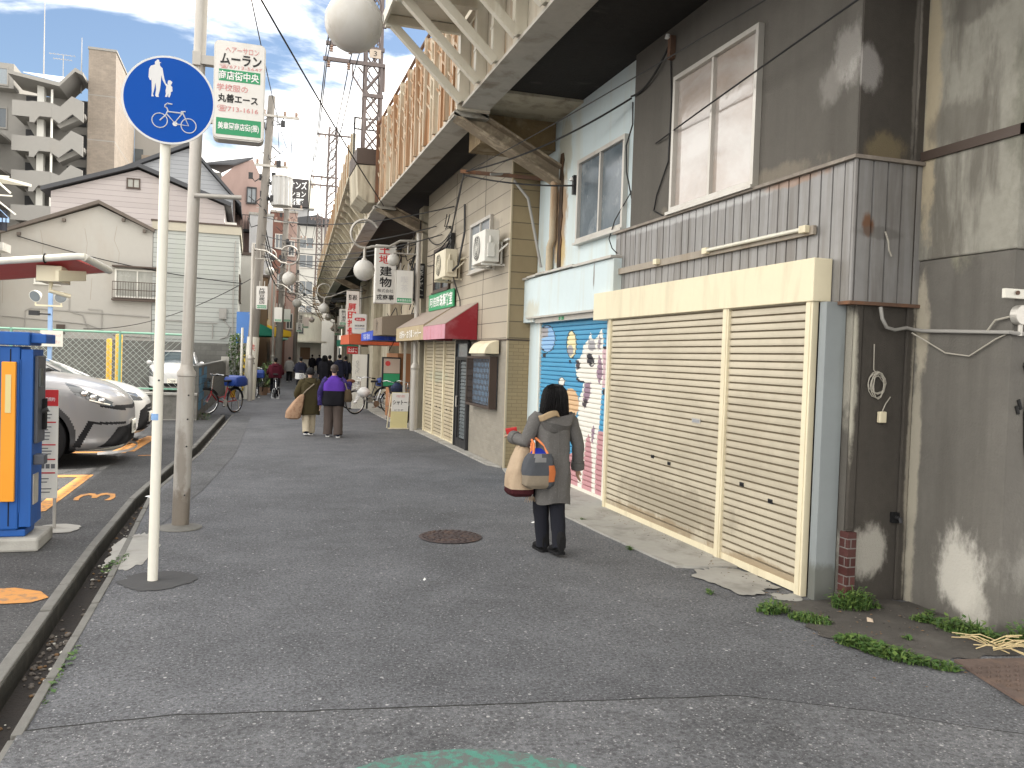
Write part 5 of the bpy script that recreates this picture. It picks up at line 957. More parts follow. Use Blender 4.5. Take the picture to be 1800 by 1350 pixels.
g = MB(); g.box(-1.48, 46.5, 7.6, -.9, 48.5, 8.3); g.build('bay_box', m_acw, t)
t = thing('grey_sided_house', 'tall grey sided gable behind the blue round sign, dark roof edge', 'house', (-3, 56, 0))
g = MB(); g.prism([(-8.5, 55, 0), (-1.3, 55, 0), (-1.3, 55, 11.0), (-3.9, 55, 13.8), (-8.5, 55, 11.6)], (0, 8, 0)); g.build('wall', m_hgrey, t)
g = MB()
for p, q in (((-8.9, 54.7, 11.4), (-3.9, 54.7, 13.9)), ((-3.9, 54.7, 13.9), (-.8, 54.7, 10.5))): g.hexa([(p[0], p[1], p[2]), (q[0], q[1], q[2]), (q[0], q[1]+8.6, q[2]), (p[0], p[1]+8.6, p[2]), (p[0], p[1], p[2]+.22), (q[0], q[1], q[2]+.22), (q[0], q[1]+8.6, q[2]+.22), (p[0], p[1]+8.6, p[2]+.22)])
g.build('roof', m_roof, t); g = MB(); g.tube([(-1.22, 54.9, 11), (-1.22, 54.9, 5)], .06, 8); g.build('downpipe', m_brown, t)
for y in (56, 59): window(t, FL(-1.3), y, 9.0, y+1.6, 10.2, m_white, m_pane)
# ---- stepped apartment block with zigzag stairs
m_apt = mat('apartment_render', (.28, .27, .25), .85, .07, .4, bump=.06, dirt=(.28, .26, .23), da=.5, dsc=(.6, .6, .2))
m_apttile = mat('apartment_tile', (.26, .22, .18), .7, .1, .8, bump=.03, bricks=(.3, .1, (.2, .16, .12), (.85, .85, .85), 0, .006), dirt=(.36, .3, .24), da=.5, dsc=(1.5, 1.5, 1.5))
t = thing('apartment_block', 'beige concrete apartment block with zigzag outside stairs and a brown tiled tower', 'apartment block', (-12, 65, 0))
AY = 62; F = FS(AY)
g = MB(); g.box(-10.7, AY, 0, -9.05, AY+9.5, 21.2); g.build('tower', m_apttile, t); g = MB(); g.box(-10.75, AY-.05, 21.205, -9.0, AY+9.6, 21.35); g.build('tower_cap', m_apt, t)
g = MB()
for z in (12.3, 15.25, 18.2): g.box(-10.705, AY-.006, z, -9.045, AY+9.5, z+.06)
g.build('tower_joint', m_apt, t)
g = MB(); g.box(-9.04, AY+9.6, 0, -5.2, AY+16, 19.5); g.box(-18, AY+1.7, 0, -10.72, AY+12, 18.2); g.box(-18, AY+.6, 18.2, -15.2, AY+10, 19.8); g.build('wall', m_apt, t)
g = MB(); g.box(-9.0, AY+9.45, 9, -8.4, AY+9.59, 17); g.build('tower_window', m_pane, t)
for z in (9.5, 12.5, 15.2): g = MB(); g.box(-8.4, AY+8.6, z, -7.0, AY+9.59, z+1.2); g.build('balcony', m_apttile, t)
for k, zt in enumerate((8.3, 10.5, 12.7, 14.9, 17.1)):
    y0 = AY-1.2; X = -12.6; zf = zt-.95
    g = MB(); g.prism([(X+dx, y0, zt+dz) for dx, dz in ((-2.24, -.05), (-1.35, -.05), (-1.1, 0), (0, 0), (0, -.92), (-.7, -.92), (-.98, -1.35), (-1.25, -1.35), (-1.25, -1.02), (-2.24, -1.02))], (0, .14, 0))
    g.prism([(X+.004+dx, y0, zt+dz) for dx, dz in ((0, 0), (.5, -.18), (1.15, .56), (1.85, .27), (1.85, -1.05), (1.2, -.58), (.45, -1.26), (0, -.95))], (0, .14, 0)); s_ = g.build('stair_parapet', m_apt, t)
    g = MB(); g.box(-14.8, y0+.142, zf+.02, -12.65, AY+1.69, zf+.16); g.prism([(X+.2, y0+.5, zf-.3), (X+1.6, y0+.5, zf+.6), (X+1.85, y0+.5, zf+.6), (X+1.85, y0+.5, zf+.35), (X+.4, y0+.5, zf-.5)], (0, 1.1, 0)); g.build('landing', m_apt, t)
    for dx in (-12.2, -14.7): g = MB(); g.box(dx, AY+1.62, zf+.3, dx+1.15, AY+1.69, zf+1.95); g.build('door', m_dark, t)
    g = MB(); g.prism([(-14.4, AY+.2, zf+.0), (-13.7, AY+.2, zf-1.2), (-13.3, AY+.2, zf-1.2), (-13.9, AY+.2, zf+.0)], (0, .9, 0)); g.build('flight', m_apt, t)
    g = MB(); g.prism([(-20, AY-2.2, zt-2.2), (-15.4, AY-2.2, zt-2.5), (-15.4, AY-2.2, zt-1.25), (-20, AY-2.2, zt-1.0)], (0, .2, 0)); g.box(-20, AY-1.99, zt-2.3, -15.45, AY+1.69, zt-2.15); g.build('gallery', m_apt, t)
g = MB(); g.tube([(-12.62, AY-1.0, 5), (-12.62, AY-1.0, 18)], .07, 8); g.box(-13.6, AY-.4, 5, -13.2, AY+.2, 18.4); g.build('column', m_acw, t)
g = MB(); SRZ = .75; g.hexa([(-15.0, AY-1.6, 17.8), (-12.1, AY-1.6, 17.35), (-12.1, AY+2, 17.35), (-15.0, AY+2, 17.8), (-15.0, AY-1.6, 18.0), (-12.1, AY-1.6, 17.6), (-12.1, AY+2, 17.6), (-15.0, AY+2, 18.0)]); g.hexa([(-12.1, AY-1.6, 17.35), (-11.2, AY-1.6, 18.4), (-11.2, AY+2, 18.4), (-12.1, AY+2, 17.35), (-12.1, AY-1.6, 17.6), (-11.2, AY-1.6, 18.65), (-11.2, AY+2, 18.65), (-12.1, AY+2, 17.6)]); g.hexa([(-11.2, AY-1.6, 18.4), (-10.74, AY-1.6, 18.2), (-10.74, AY+2, 18.2), (-11.2, AY+2, 18.4), (-11.2, AY-1.6, 18.65), (-10.74, AY-1.6, 18.4), (-10.74, AY+2, 18.4), (-11.2, AY+2, 18.65)]); g.v = [(a, b, c+SRZ) for a, b, c in g.v]; g.build('stair_roof', m_apt, t)
g = MB(); g.hexa([(-14.2, AY-1.4, 18.02), (-12.15, AY-1.4, 17.66), (-11.3, AY+1.9, 18.9), (-13.6, AY+1.9, 18.9), (-14.2, AY-1.4, 18.06), (-12.15, AY-1.4, 17.7), (-11.3, AY+1.9, 18.95), (-13.6, AY+1.9, 18.95)]); g.v = [(a, b, c+SRZ) for a, b, c in g.v]; g.build('metal_roof', mat('sheet_roof', (.55, .6, .68), .35, .05, 2, metal=.4), t)
window(t, FS(AY+.6), -17.6, 18.35, -15.5, 19.5, m_apt, m_panelt, .08, .05, 0); window(t, FS(AY+1.7), -17.8, 15.8, -15.8, 17.2, m_apt, m_pane, .08, .05, 0)
for (x, h, lb) in ((-13.55, 25.5, 'taller thin lightning rod on the stepped apartment block'), (-11.3, 22.2, 'shorter thin rod on the apartment roof beside the tower')):
    g = MB(); g.tube([(x, AY+1, 18.5), (x, AY+1, h)], [.045, .02], 6); solo('lightning_rod', g, m_steel, lb, 'rod', (x, AY+1, 18.5), 'rods on the apartment roof')
def antenna(x, y, z, h, label, s=1.0):
    g = MB(); g.tube([(x, y, z), (x, y, z+h)], .025, 5)
    for k, (dz, w) in enumerate(((0, 1.1), (-.3, .8))):
        g.bar((x-w*.6*s, y, z+h+dz), (x+w*.5*s, y, z+h+dz), .025)
        for i in range(7): g.bar((x-w*.55*s+i*w*.17*s, y-.18, z+h+dz), (x-w*.55*s+i*w*.17*s, y+.18, z+h+dz), .018)
    solo('roof_antenna', g, m_steel, label, 'antenna', (x, y, z), 'television antennas on the roofs')
antenna(-12.4, 63, 18.9, 2.0, 'television antenna between the two rods on the apartment roof', 1.3)
# balcony house at the left edge
t = thing('balcony_house', 'balcony with white frame canopy, laundry and railing at the left picture edge', 'house', (-11, 36, 0))
g = MB(); g.box(-16, 36, 0, -9.65, 44, 5.3); g.build('wall', m_hcream, t); g = MB(); g.box(-16, 34.9, 5.0, -8.75, 36, 5.3); g.build('balcony_slab', m_conc, t)
g = MB()
for x in (-10.2, -9.2): g.bar((x, 35, 5.3), (x, 35, 7.6), .06)
for x in (-11.4, -10.2, -9.2): g.bar((x, 35, 7.7), (x+.75, 34.6, 7.05), .05); 
g.bar((-16, 35, 7.7), (-8.6, 35, 7.7), .06); g.bar((-16, 35, 6.95), (-8.4, 34.6, 6.95), .05); g.bar((-9.2, 35, 7.0), (-8.3, 34.7, 6.3), .04); g.build('canopy_frame', m_white, t)
g = MB(); g.hexa([(-16, 34.9, 7.75), (-9.6, 34.9, 7.75), (-8.0, 35.6, 7.5), (-16, 35.6, 7.8), (-16, 34.9, 7.85), (-9.6, 34.9, 7.85), (-8.0, 35.6, 7.6), (-16, 35.6, 7.9)]); g.build('canopy_roof', m_white, t)
g = MB()
for k in range(22): g.bar((-14+k*.22, 34.95, 5.3), (-14+k*.22, 34.95, 6.25), .025)
g.bar((-14, 34.95, 6.27), (-9.0, 34.95, 6.27), .05); g.build('railing', m_steel, t)
g = MB(); g.box(-14, 36.0-.02, 5.4, -9.8, 35.99, 7.5); g.build('balcony_door', m_dark, t)
t2 = thing('laundry_hanger', 'dark clothes drying under the balcony canopy, with blue clip hanger', 'laundry', (-9, 35.2, 6))
g = MB(); g.grid(lambda i, j: V((-9.5+i*.8, 35.2+.05*sin(i*14), 5.75+j*.75)), 24, 4); g.build('clothes', mat('dark_cloth', (.02, .022, .03), .9, .2), t2); g = MB(); g.bar((-9.35, 35.1, 6.2), (-8.95, 35.1, 6.55), .02); g.bar((-8.95, 35.1, 6.55), (-8.6, 35.1, 6.2), .02)
for k in range(7): g.box(-9.4+k*.12, 35.08, 6.05, -9.33+k*.12, 35.12, 6.2)
g.build('hanger', m_lblue, t2)
# ---- generic street buildings
def wallmat(name, c, **k): return mat(name, c, .85, .08, .7, bump=.06, dirt=tuple(q*.65 for q in c), da=.55, dsc=(1.2, 1.2, .3), **k)
def building(name, label, x0, x1, y0, y1, h, m, front=(), side=None, roof=None, fr='S', cat='building'):
    t = thing(name, label, cat, ((x0+x1)/2, (y0+y1)/2, 0)); g = MB(); g.box(x0, y0, 0, x1, y1, h); g.build('wall', m, t)
    g = MB(); g.box(x0-.06, y0-.06, h+.003, x1+.06, y1+.06, h+.16); g.build('roof_edge', roof or m_conc, t)
    for (a0, b0, a1, b1) in front: window(t, FS(y0), a0, b0, a1, b1, m_alum, m_pane, .06, .06)
    if side:
        sF, lst = side
        for (a0, b0, a1, b1) in lst: window(t, sF, a0, b0, a1, b1, m_alum, m_pane, .06, .06)
    return t
m_redr = wallmat('salmon_render', (.35, .25, .22)); m_brickr = wallmat('red_brown_tile', (.17, .085, .065)); m_greyr = wallmat('pale_grey_render', (.4, .4, .4)); m_whiter = wallmat('white_render', (.5, .49, .45)); m_tim = wallmat('brown_boards', (.14, .09, .055)); m_sal2 = wallmat('salmon_balcony', (.36, .265, .23))
t = thing('salmon_house', 'salmon pink gabled building with grey roof behind the utility pole', 'building', (-1.5, 63, 0))
g = MB(); g.prism([(-2.2, 60, 0), (.9, 60, 0), (.9, 60, 12.3), (-.2, 60, 14.6), (-1.38, 60, 14.0), (-2.2, 60, 13.2)], (0, 9, 0)); g.build('wall', m_redr, t)
g = MB(); g.hexa([(-3.4, 59.8, 13.9), (-1.35, 59.8, 14.05), (-.15, 60, 14.65), (-2.4, 66, 14.65), (-3.4, 59.8, 14.0), (-1.35, 59.8, 14.15), (-.15, 60, 14.75), (-2.4, 66, 14.75)]); g.build('roof', m_roof, t)
window(t, FS(60), -.55, 11.6, .1, 12.7, m_dark, m_panelt, .07, .15); g = MB(); g.box(-3.1, 60.5, 0, -2.21, 68, 13.6); g.build('stair_wall', m_apt, t)
g = MB(); g.box(-1.6, 59.2, 9.6, 1.0, 59.95, 9.75)
for k in range(14): g.bar((-1.5+k*.18, 59.25, 9.75), (-1.5+k*.18, 59.25, 10.7), .03)
g.bar((-1.6, 59.25, 10.7), (1.0, 59.25, 10.7), .05); g.build('balcony', m_dark, t)
building('grey_house', 'pale grey flat roofed building to the left of the brick red tower', -.3, 1.15, 57, 66, 10.4, m_greyr, [(-.1, 7.5, .7, 8.6)])
building('brick_tower', 'narrow brick red apartment tower left of the white building', 1.18, 2.4, 66, 75, 12.1, m_brickr, [(1.5, 9.4, 2.1, 10.5), (1.5, 6.4, 2.1, 7.5), (1.5, 3.6, 2.1, 4.6)])
building('salmon_tower', 'salmon coloured block with balconies beside the brick red tower', 2.42, 3.15, 67, 74, 12.3, m_sal2, [(2.5, 9.0, 3.0, 10.2), (2.5, 6.2, 3.0, 7.4), (2.5, 3.4, 3.0, 4.6)])
t = building('white_apartment', 'tall white apartment building closing the street view, three windows in a column', 3.9, 9.8, 100, 112, 16.2, m_whiter, [(5.0, 11.4, 6.6, 12.9), (5.05, 8.3, 6.6, 9.9), (5.0, 13.6, 6.6, 14.9), (5.1, 5.6, 6.6, 7.1), (7.4, 11.4, 8.6, 12.9), (7.4, 8.3, 8.6, 9.9)], roof=m_roof)
g = MB(); g.prism([(3.6, 99.5, 16.4), (10, 99.5, 16.4), (10, 99.5, 16.6), (6.8, 99.5, 17.5), (3.6, 99.5, 16.8)], (0, 12, 0)); g.build('hip_roof', m_roof, t)
t = thing('mansion_sign', 'black rooftop sign box with white characters above the far buildings', 'rooftop sign', (4.8, 104, 16))
g = MB(); g.box(2.3, 104, 19.0, 6.1, 106, 22.3); g.build('box', mat('sign_charcoal', (.05, .045, .045), .6, .05), t); g = MB(); g.box(6.105, 103.9, 18.9, 6.9, 106, 22.2); g.build('side_panel', m_white, t); g = MB(); g.box(3.2, 104.5, 16.3, 6.3, 105.8, 18.95); g.build('base', m_greyr, t)
text('ライオンズ', t, m_inkw, FS(104), 4.2, 21.55, 3.4, .95, .03, bold=.02); text('マンション', t, m_inkw, FS(104), 4.3, 20.5, 3.0, .7, .03, bold=.02); text('阿倍野', t, m_inkw, FS(104), 4.2, 19.6, 2.8, .8, .03, bold=.02)
for (x, y, z, h) in ((2.2, 108, 17, 10), (3.0, 112, 17, 9), (3.6, 108, 17, 11.5), (1.2, 96, 12, 9), (1.9, 98, 13, 8), (6.3, 105, 22.4, 3), (4.4, 105, 22.4, 4)): antenna(x, y, z, h, 'thin television antenna mast above the far roofs by the black rooftop sign', 1.2)
t = building('low_shop', 'low grey and white shop at the far bend of the street', 2.6, 6.2, 80, 90, 5.2, m_white, [(3.6, 3.3, 4.6, 4.2)])
g = MB(); g.box(2.4, 79, 2.55, 6.6, 80, 2.7); g.build('canopy', m_white, t); g = MB(); g.box(2.6, 79.94, .02, 6.2, 79.99, 2.5); g.build('shopfront', m_whiter, t); g = MB(); g.box(4.3, 79.88, 1.0, 5.2, 79.93, 2.1); g.build('brown_panel', m_tim, t)
t = building('far_cream_house', 'bright cream house at the end of the street under the viaduct edge', 6.6, 16, 112, 122, 5.6, wallmat('brightened_cream', (.78, .75, .68)), [(8.5, 3.5, 9.6, 4.5), (10.2, 1.0, 11.2, 2.4)])  # wall colour raised to stand in for sunlight missing on this front
g = MB(); g.prism([(6.4, 111.6, 5.6), (13.2, 111.6, 5.6), (9.6, 111.6, 7.4)], (0, 11, 0)); g.build('roof', m_whiter, t)
# left hand shop row seen end on
def shoprow(name, label, x, y0, y1, h, m, aw=None, d=5, awz=2.6, awd=.8):
    t = thing(name, label, 'shop', (x-d/2, (y0+y1)/2, 0)); g = MB(); g.box(x-d, y0+.02, 0, x, y1-.02, h); g.build('wall', m, t); F = FL(x)
    L = y1-y0
    for k in range(max(1, int(L/2.2))):
        a = y0+.4+k*2.2; window(t, F, a, h*.6, a+1.4, h*.6+1.1, m_brown, m_pane)
    g = MB(); g.fb(F, y0+.3, 0, .01, y1-.3, 2.2, .04); g.build('shopfront', random.choice((m_tim, m_shut2, m_dark)), t)
    g = MB(); g.box(x-d-.1, y0-.05, h+.005, x+.12, y1, h+.14); g.build('roof_edge', m_brown, t)
    if aw: awning(F, y0+.2, y1-.2, awz+.5, awz+.15, awz-.15, awd, [aw, aw, aw], t, .02)
    return t
m_awy = mat('yellow_awning', (.7, .45, .03), .8, .08); m_awg = mat('green_awning', (.02, .2, .13), .8, .08); m_awt = mat('teal_awning', (.25, .5, .4), .8, .1)
shoprow('corner_shop', 'narrow white shop behind the utility pole with green awning', .3, 46, 51.5, 6.6, m_whiter, m_awg)
shoprow('timber_shop', 'dark timber fronted shop with the yellow awning', .85, 52, 57, 6, m_tim, m_awy, awz=2.7, awd=1.4)
shoprow('salmon_shop', 'salmon rendered shop with balcony beyond the yellow awning', 1.5, 58, 65.5, 7, m_sal2, m_awt)
shoprow('grey_shop', 'grey shop with pale green awning before the street bend', 2.3, 68, 79, 6, m_greyr, m_awt)
t = thing('blue_wall_sign', 'tall plain blue sign panel on the corner house by the utility pole', 'sign', (-.35, 36.5, 2.5))
g = MB(); g.box(-.62, 36.9, 1.95, -.1, 37.0, 3.25); g.build('panel', mat('flat_blue', (.08, .2, .5), .6, .06), t); g = MB(); g.bar((-.6, 36.98, 3.1), (-.6, 37.9, 3.1), .05); g.build('bracket', m_steel, t)
# ---- shop signs hanging over the street
def hang(label, x0, x1, z0, z1, y, txt, ink=m_ink, band=True, vert=True, dark=False, name='shop_sign', group='white light box signs along the street', bold=.01):
    t = lightbox(name, label, x0, x1, z0, z1, y, y+.18, m_dark if dark else m_face, .03, group); w = x1-x0; h = z1-z0; F = FS(y)
    if band: g = MB(); g.fb(F, x0+.03, z0+.03, .0005, x1-.03, z0+.03+h*.13, .002); g.build('green_band', m_green, t); text('美章園商店街', t, m_inkw, F, (x0+x1)/2, z0+.03+h*.065, w*.8, h*.075, .004)
    if txt: text(txt, t, ink, F, (x0+x1)/2, z0+h*(.57 if band else .5), w*(.5 if vert else .8), h*.7, .004, vert, bold)
    
    for x in (x0+.1, x1-.1): g = MB(); g.bar((x, y+.09, z1), (x, y+.09, z1+.16), .03); g.build('hanger', m_steel, t)
    return t
hang('white sign reading tofu shop on the left utility pole', .1, .44, 2.93, 3.64, 27, '片岡豆腐店', group=None)
hang('blank white sign with green base on the left, farther than the tofu sign', .86, 1.18, 2.86, 3.47, 36, '')
hang('tiny white sign on the left lamp pole before the far bend', 2.2, 2.5, 2.69, 3.18, 45, '中井薬局')
hang('white sign with small dark characters on the right, left of the red lettered board', 3.51, 3.86, 2.84, 3.53, 36, '熊川酒店')
for (x, z, y, w_, h_, tx, lb) in ((5.15, 3.2, 54, .45, .8, '大黒屋', 'small white sign on the right beyond the red lettered board, under the lamps'), (2.75, 3.3, 55, .4, .75, '理容', 'tiny white sign on the third slim pole at the left'), (5.9, 3.0, 64, .5, .9, '薬', 'tiny white sign far down on the right, one large character'), (3.9, 3.6, 70, .5, .9, '', 'blank tiny white sign in front of the low white shop'), (1.75, 3.4, 51, .4, .75, '', 'blank white sign between the two far left poles')):
    hang(lb, x, x+w_, z, z+h_, y, tx)
t = hang('faded blank white sign with green base on the right street lamp', 2.955, 3.33, 2.77, 3.5, 18.14, '', group=None)
text('喫茶', t, mat('ghost_ink', (.6, .58, .57), .6, 0, bump=0), FS(18.14), 3.14, 3.2, .16, .36, .004, True)
t = thing('estate_agent_sign', 'tall white sign with red and black land and building characters', 'sign', (2.88, 19.3, 2.8))
g = MB(); g.box(2.655, 19.3, 2.83, 3.14, 19.5, 4.17); g.build('housing', m_face, t, bevel=.02); F = FS(19.3)
text('土地', t, m_inkred, F, 2.86, 3.94, .25, .42, .004, True, .02); text('建物', t, m_ink, F, 2.9, 3.44, .28, .5, .004, True, .02); text('株式会社', t, m_ink, F, 2.9, 3.12, .36, .08, .004); text('戎商事', t, m_ink, F, 2.9, 2.97, .4, .13, .004, bold=.02)
t = thing('cafe_sign', 'dark vertical sign with white katakana on the beige house corner', 'sign', (3.52, 18.4, 2.95)); g = MB(); g.box(3.4, 18.42, 2.93, 3.63, 18.5, 3.7); g.build('panel', m_dark, t); text('喫茶シャトー', t, m_inkw, FS(18.42), 3.55, 3.3, .1, .72, .004, True, .01)
t = thing('clinic_sign', 'tall narrow white board with big red characters on the right', 'sign', (3.05, 27, 2)); g = MB(); g.box(2.85, 27, 1.95, 3.24, 27.1, 3.64); g.build('board', m_face, t); F = FS(27); text('原田接骨院', t, m_inkred, F, 3.02, 2.62, .26, 1.28, .004, True, .03); text('整体鍼灸', t, m_ink, F, 3.04, 3.44, .26, .18, .004, bold=.02)
t = lightbox('tobacco_sign', 'white hanging sign with red oval tobacco logo above the orange awning', 2.71, 3.11, 2.22, 2.79, 24, 24.15, m_face, .05); F = FS(24)
g = MB(); g.prism([(2.91+.15*(abs(cos(a))**.7)*(1 if cos(a) > 0 else -1), 23.998, 2.63+.05*(abs(sin(a))**.7)*(1 if sin(a) > 0 else -1)) for a in [2*pi*k/28 for k in range(28)]], (0, .0015, 0)); g.build('red_oval', m_red, t); text('たばこ', t, m_inkw, F, 2.91, 2.63, .2, .055, .004, bold=.02); text('吉田商店', t, m_ink, F, 2.91, 2.45, .27, .055, .004, bold=.01); text('06-713-2008', t, m_blue, F, 2.91, 2.37, .27, .03, .004)
g = MB(); g.bar((2.91, 24.07, 2.79), (2.91, 24.07, 3.0), .03); g.build('hanger', m_steel, t)
t = thing('tobacco_plate', 'small red sign plate with white hiragana below the orange awning', 'sign', (2.85, 25, 1.75)); g = MB(); g.box(2.69, 25, 1.65, 3.0, 25.04, 1.87); g.build('panel', m_red, t); text('たばこ', t, m_inkw, FS(25), 2.845, 1.76, .26, .13, .004, bold=.01)
m_awo = mat('orange_awning', (.5, .1, .04), .8, .1); m_awblue = mat('blue_awning', (.02, .06, .42), .75, .1, 2, bump=.06, dirt=(.3, .38, .6), da=.4); m_awbrn = mat('brown_awning', (.2, .16, .12), .85, .1)
def loose_awning(name, label, x, y0, y1, zt, zm, zb, d, m):
    t = thing(name, label, 'awning', (x, (y0+y1)/2, zb)); a = awning(FX(x), -y1, -y0, zt, zm, zb, d, [m, m, m], t, 0); g = MB(); g.bar((x, y0+.1, zb+.02), (x-d+.05, y0+.1, zb+.02), .03); g.bar((x, y1-.1, zb+.02), (x-d+.05, y1-.1, zb+.02), .03); g.build('arm', m_steel, t); return t
t = loose_awning('brown_awning', 'brown boxy awning with a white script mark, nearest beyond the street lamp', 3.75, 18.9, 20.3, 2.62, 2.5, 2.1, .95, m_awbrn); text('Jr', t, m_inkw, FX(2.8), -19.7, 2.32, .35, .3, .012)
t = loose_awning('blue_awning', 'bright blue awning behind the brown boxy awning', 3.85, 20.4, 22.6, 2.5, 2.2, 2.0, 1.05, m_awblue); text('喫茶 軽食', t, m_inkw, FX(2.8), -21.5, 2.1, 1.2, .14, .012)
loose_awning('orange_awning', 'dull orange awning over the tobacco shop', 4.2, 24.6, 27, 2.5, 2.2, 1.93, 1.5, m_awo)
loose_awning('green_awning', 'small dark green awning far down on the right', 5.3, 40, 43, 2.5, 2.3, 2.0, 1.2, m_awg)
# lower shopfronts under the awnings
t = thing('cafe_shop', 'timber cafe front with posters between the lamp post and the awnings', 'shopfront', (3.9, 20.5, 0))
g = MB(); g.box(3.6, 18.6, 0, 4.2, 19.1, 5.0); g.build('concrete_jamb', m_cond, t); g = MB(); g.box(3.85, 19.1, 0, 4.3, 22.8, 2.4); g.build('wall', wallmat('pale_timber', (.38, .3, .2)), t); F = FS(19.05)
g = MB(); g.box(3.5, 20.9, 0, 3.84, 22.7, 1.7); g.build('timber_bay', wallmat('orange_timber', (.36, .17, .08)), t)
g = MB(); g.box(3.1, 20.8, .85, 3.56, 20.88, 1.6); g.build('board_frame', m_dark, t); g = MB(); g.box(3.14, 20.79, 1.2, 3.54, 20.797, 1.56); g.build('poster', wallmat('pale_poster', (.5, .4, .33)), t); g = MB(); g.disc((3.24, 20.787, 1.44), .065, 20, (0, -1, 0), .002); g.build('red_emblem', m_inkred, t); g = MB(); g.box(3.14, 20.79, .88, 3.54, 20.797, 1.19); g.build('green_poster', m_green, t)
g = MB(); g.box(3.52, 19.15, 0, 3.6, 19.2, 2.0); g.box(3.35, 19.15, 0, 3.4, 19.2, 2.0); g.build('door_post', m_alum, t)
t = thing('white_notice_board', 'large white notice board leaning by the tobacco shop', 'board', (2.95, 24, 0)); g = MB(); g.box(2.74, 24, .1, 3.15, 24.06, 1.64); g.build('board', m_white, t); g = MB(); g.box(3.155, 23.99, .1, 3.2, 24.07, 1.66); g.build('frame', m_dark, t)
g = MB()
for k in range(7): g.tube(arc((2.88+.03*sin(k*2), 23.995, 1.42-.05*k), .03+.01*cos(k), k, k+4.5, 8, (1, 0, 0), (0, 0, 1)), .004, 4)
g.build('scribble', mat('grey_marker', (.3, .3, .3), .7, 0, bump=0), t)
# ---- A board
t = thing('cafe_a_board', 'cream standing sign with black katakana in front of the street lamp', 'standing sign', (3.2, 18.7, 0))
tilt = lambda z: 18.62+.16*z
FB = Fr((0, 18.62, 0), (1, 0, 0), (0, -.987, .158), (.06, .158, .985))
g = MB(); g.fb(FB, 2.99, .03, -.03, 3.37, .83, 0); g.build('panel', mat('cream_board', (.66, .58, .3), .6, .06), t); g = MB(); g.fb(FB, 2.99, .4, .001, 3.37, .82, .006); g.build('poster', m_face, t)
text('喫茶', t, m_inkpink, FB, 3.19, .74, .2, .06, .009); text('シャトー', t, m_ink, FB, 3.18, .6, .32, .11, .009, bold=.02); text('どうぞ', t, m_ink, FB, 3.16, .43, .2, .04, .009)
g = MB(); g.fb(FB, 2.95, 0, -.06, 3.4, .03, .03); g.build('foot', m_cream, t); g = MB(); g.bar((2.97, 18.95, 0), (3.02, 18.75, .78), .02); g.bar((3.35, 18.95, 0), (3.4, 18.75, .78), .02); g.build('rear_leg', m_cream, t)
# ---- right street lamp with scroll arm, and the lamps beyond
def scroll_lamp(name, label, base, hz, s, gx, gz, gr, second=None, group='globe street lamps along the street'):
    'post on one side, arm sweeping over the street (s = -1 to the left, +1 to the right) and ending in a scroll'
    bx, by = base; t = thing(name, label, 'street lamp', (bx, by, 0), 0, group)
    g = MB(); g.tube([(bx, by, 0), (bx, by, 1.4)], .085, 14); g.lathe([(.085, 0), (.1, .02), (.1, .06), (.055, .14)], (bx, by, 1.35), 14); g.tube([(bx, by, 1.4), (bx+.0, by, hz+.12)], .052, 12); g.build('post', m_steel, t, True)
    L = abs(gx-bx); sc = (.34, .42)
    g = MB(); ctr = V((gx, by, gz+gr+.55)); c1 = [(bx, by, hz-.05), (bx+s*L*.35, by, hz-.08), (bx+s*L*.55, by, hz-.22), (gx-s*.28, by, gz+gr+.3)]
    g.tube(c1+arc(ctr, .3, R(-60), R(-330), 22, (-s, 0, 0), (0, 0, 1)), .028, 8); g.tube([(bx, by, hz-.35), (bx+s*L*.45, by, hz-.35)], .018, 6); g.tube([(bx+s*L*.2, by, hz-.05), (bx+s*L*.2, by, hz-.35)], .015, 6)
    g.tube([(gx, by, gz+gr+.27), (gx, by, gz+gr-.02)], .03, 8); g.build('scroll_arm', m_steel, t, True)
    g = MB(); g.lathe([(.001, .06), (.05, .06), (.07, 0), (.001, 0)], (gx, by, gz+gr-.03), 14); g.build('globe_cap', m_steel, t)
    g = MB(); g.ball((gx, by, gz), gr, 28); g.build('globe', m_globe, t, True)
    if second:
        x, z, r = second; g = MB(); g.ball((x, by, z), r, 24); g.build('globe', m_globe, t, True); g = MB(); g.tube([(x, by, hz-.35), (x, by, z+r-.02)], .02, 8); g.build('drop_rod', m_steel, t)
    return t
scroll_lamp('street_lamp', 'scroll armed lamp on the right between the awnings, two white globes', (3.45, 18.27), 4.22, -1, 2.277, 3.457, .228, (2.9, 3.72, .135), None)
for (x, y, z, r, px, lb) in ((1.13, 28.7, 4.05, .225, -.02, 'globe lamp on the left utility pole above the tofu sign'), (3.0, 37.7, 3.6, .225, 4.6, 'globe lamp with scroll ring at the right before the red lettered board'), (2.1, 42.9, 4.06, .225, 1.0, 'left globe lamp below the white windowed building, third in the row'),
        (.77, 43.3, 5.6, .225, .0, 'small high globe lamp close behind the left utility pole'), (5.45, 56.3, 4.9, .225, 5.9, 'right hand globe lamp high under the viaduct edge'), (4.78, 56.5, 4.0, .225, 5.9, 'right hand globe lamp hanging lower under the viaduct edge'), (4.5, 68.2, 4.24, .225, 3.4, 'small far globe lamp above the low shop, left of centre'), (6.15, 67.7, 3.6, .225, 7.2, 'small far globe lamp at the right end of the street'), (4.76, 85.5, 5.3, .24, 4.0, 'farthest tiny globe lamp in front of the white building')):
    s = 1 if px < x else -1
    scroll_lamp('street_lamp', lb, (px, y), z+.95, s, x, z, r)
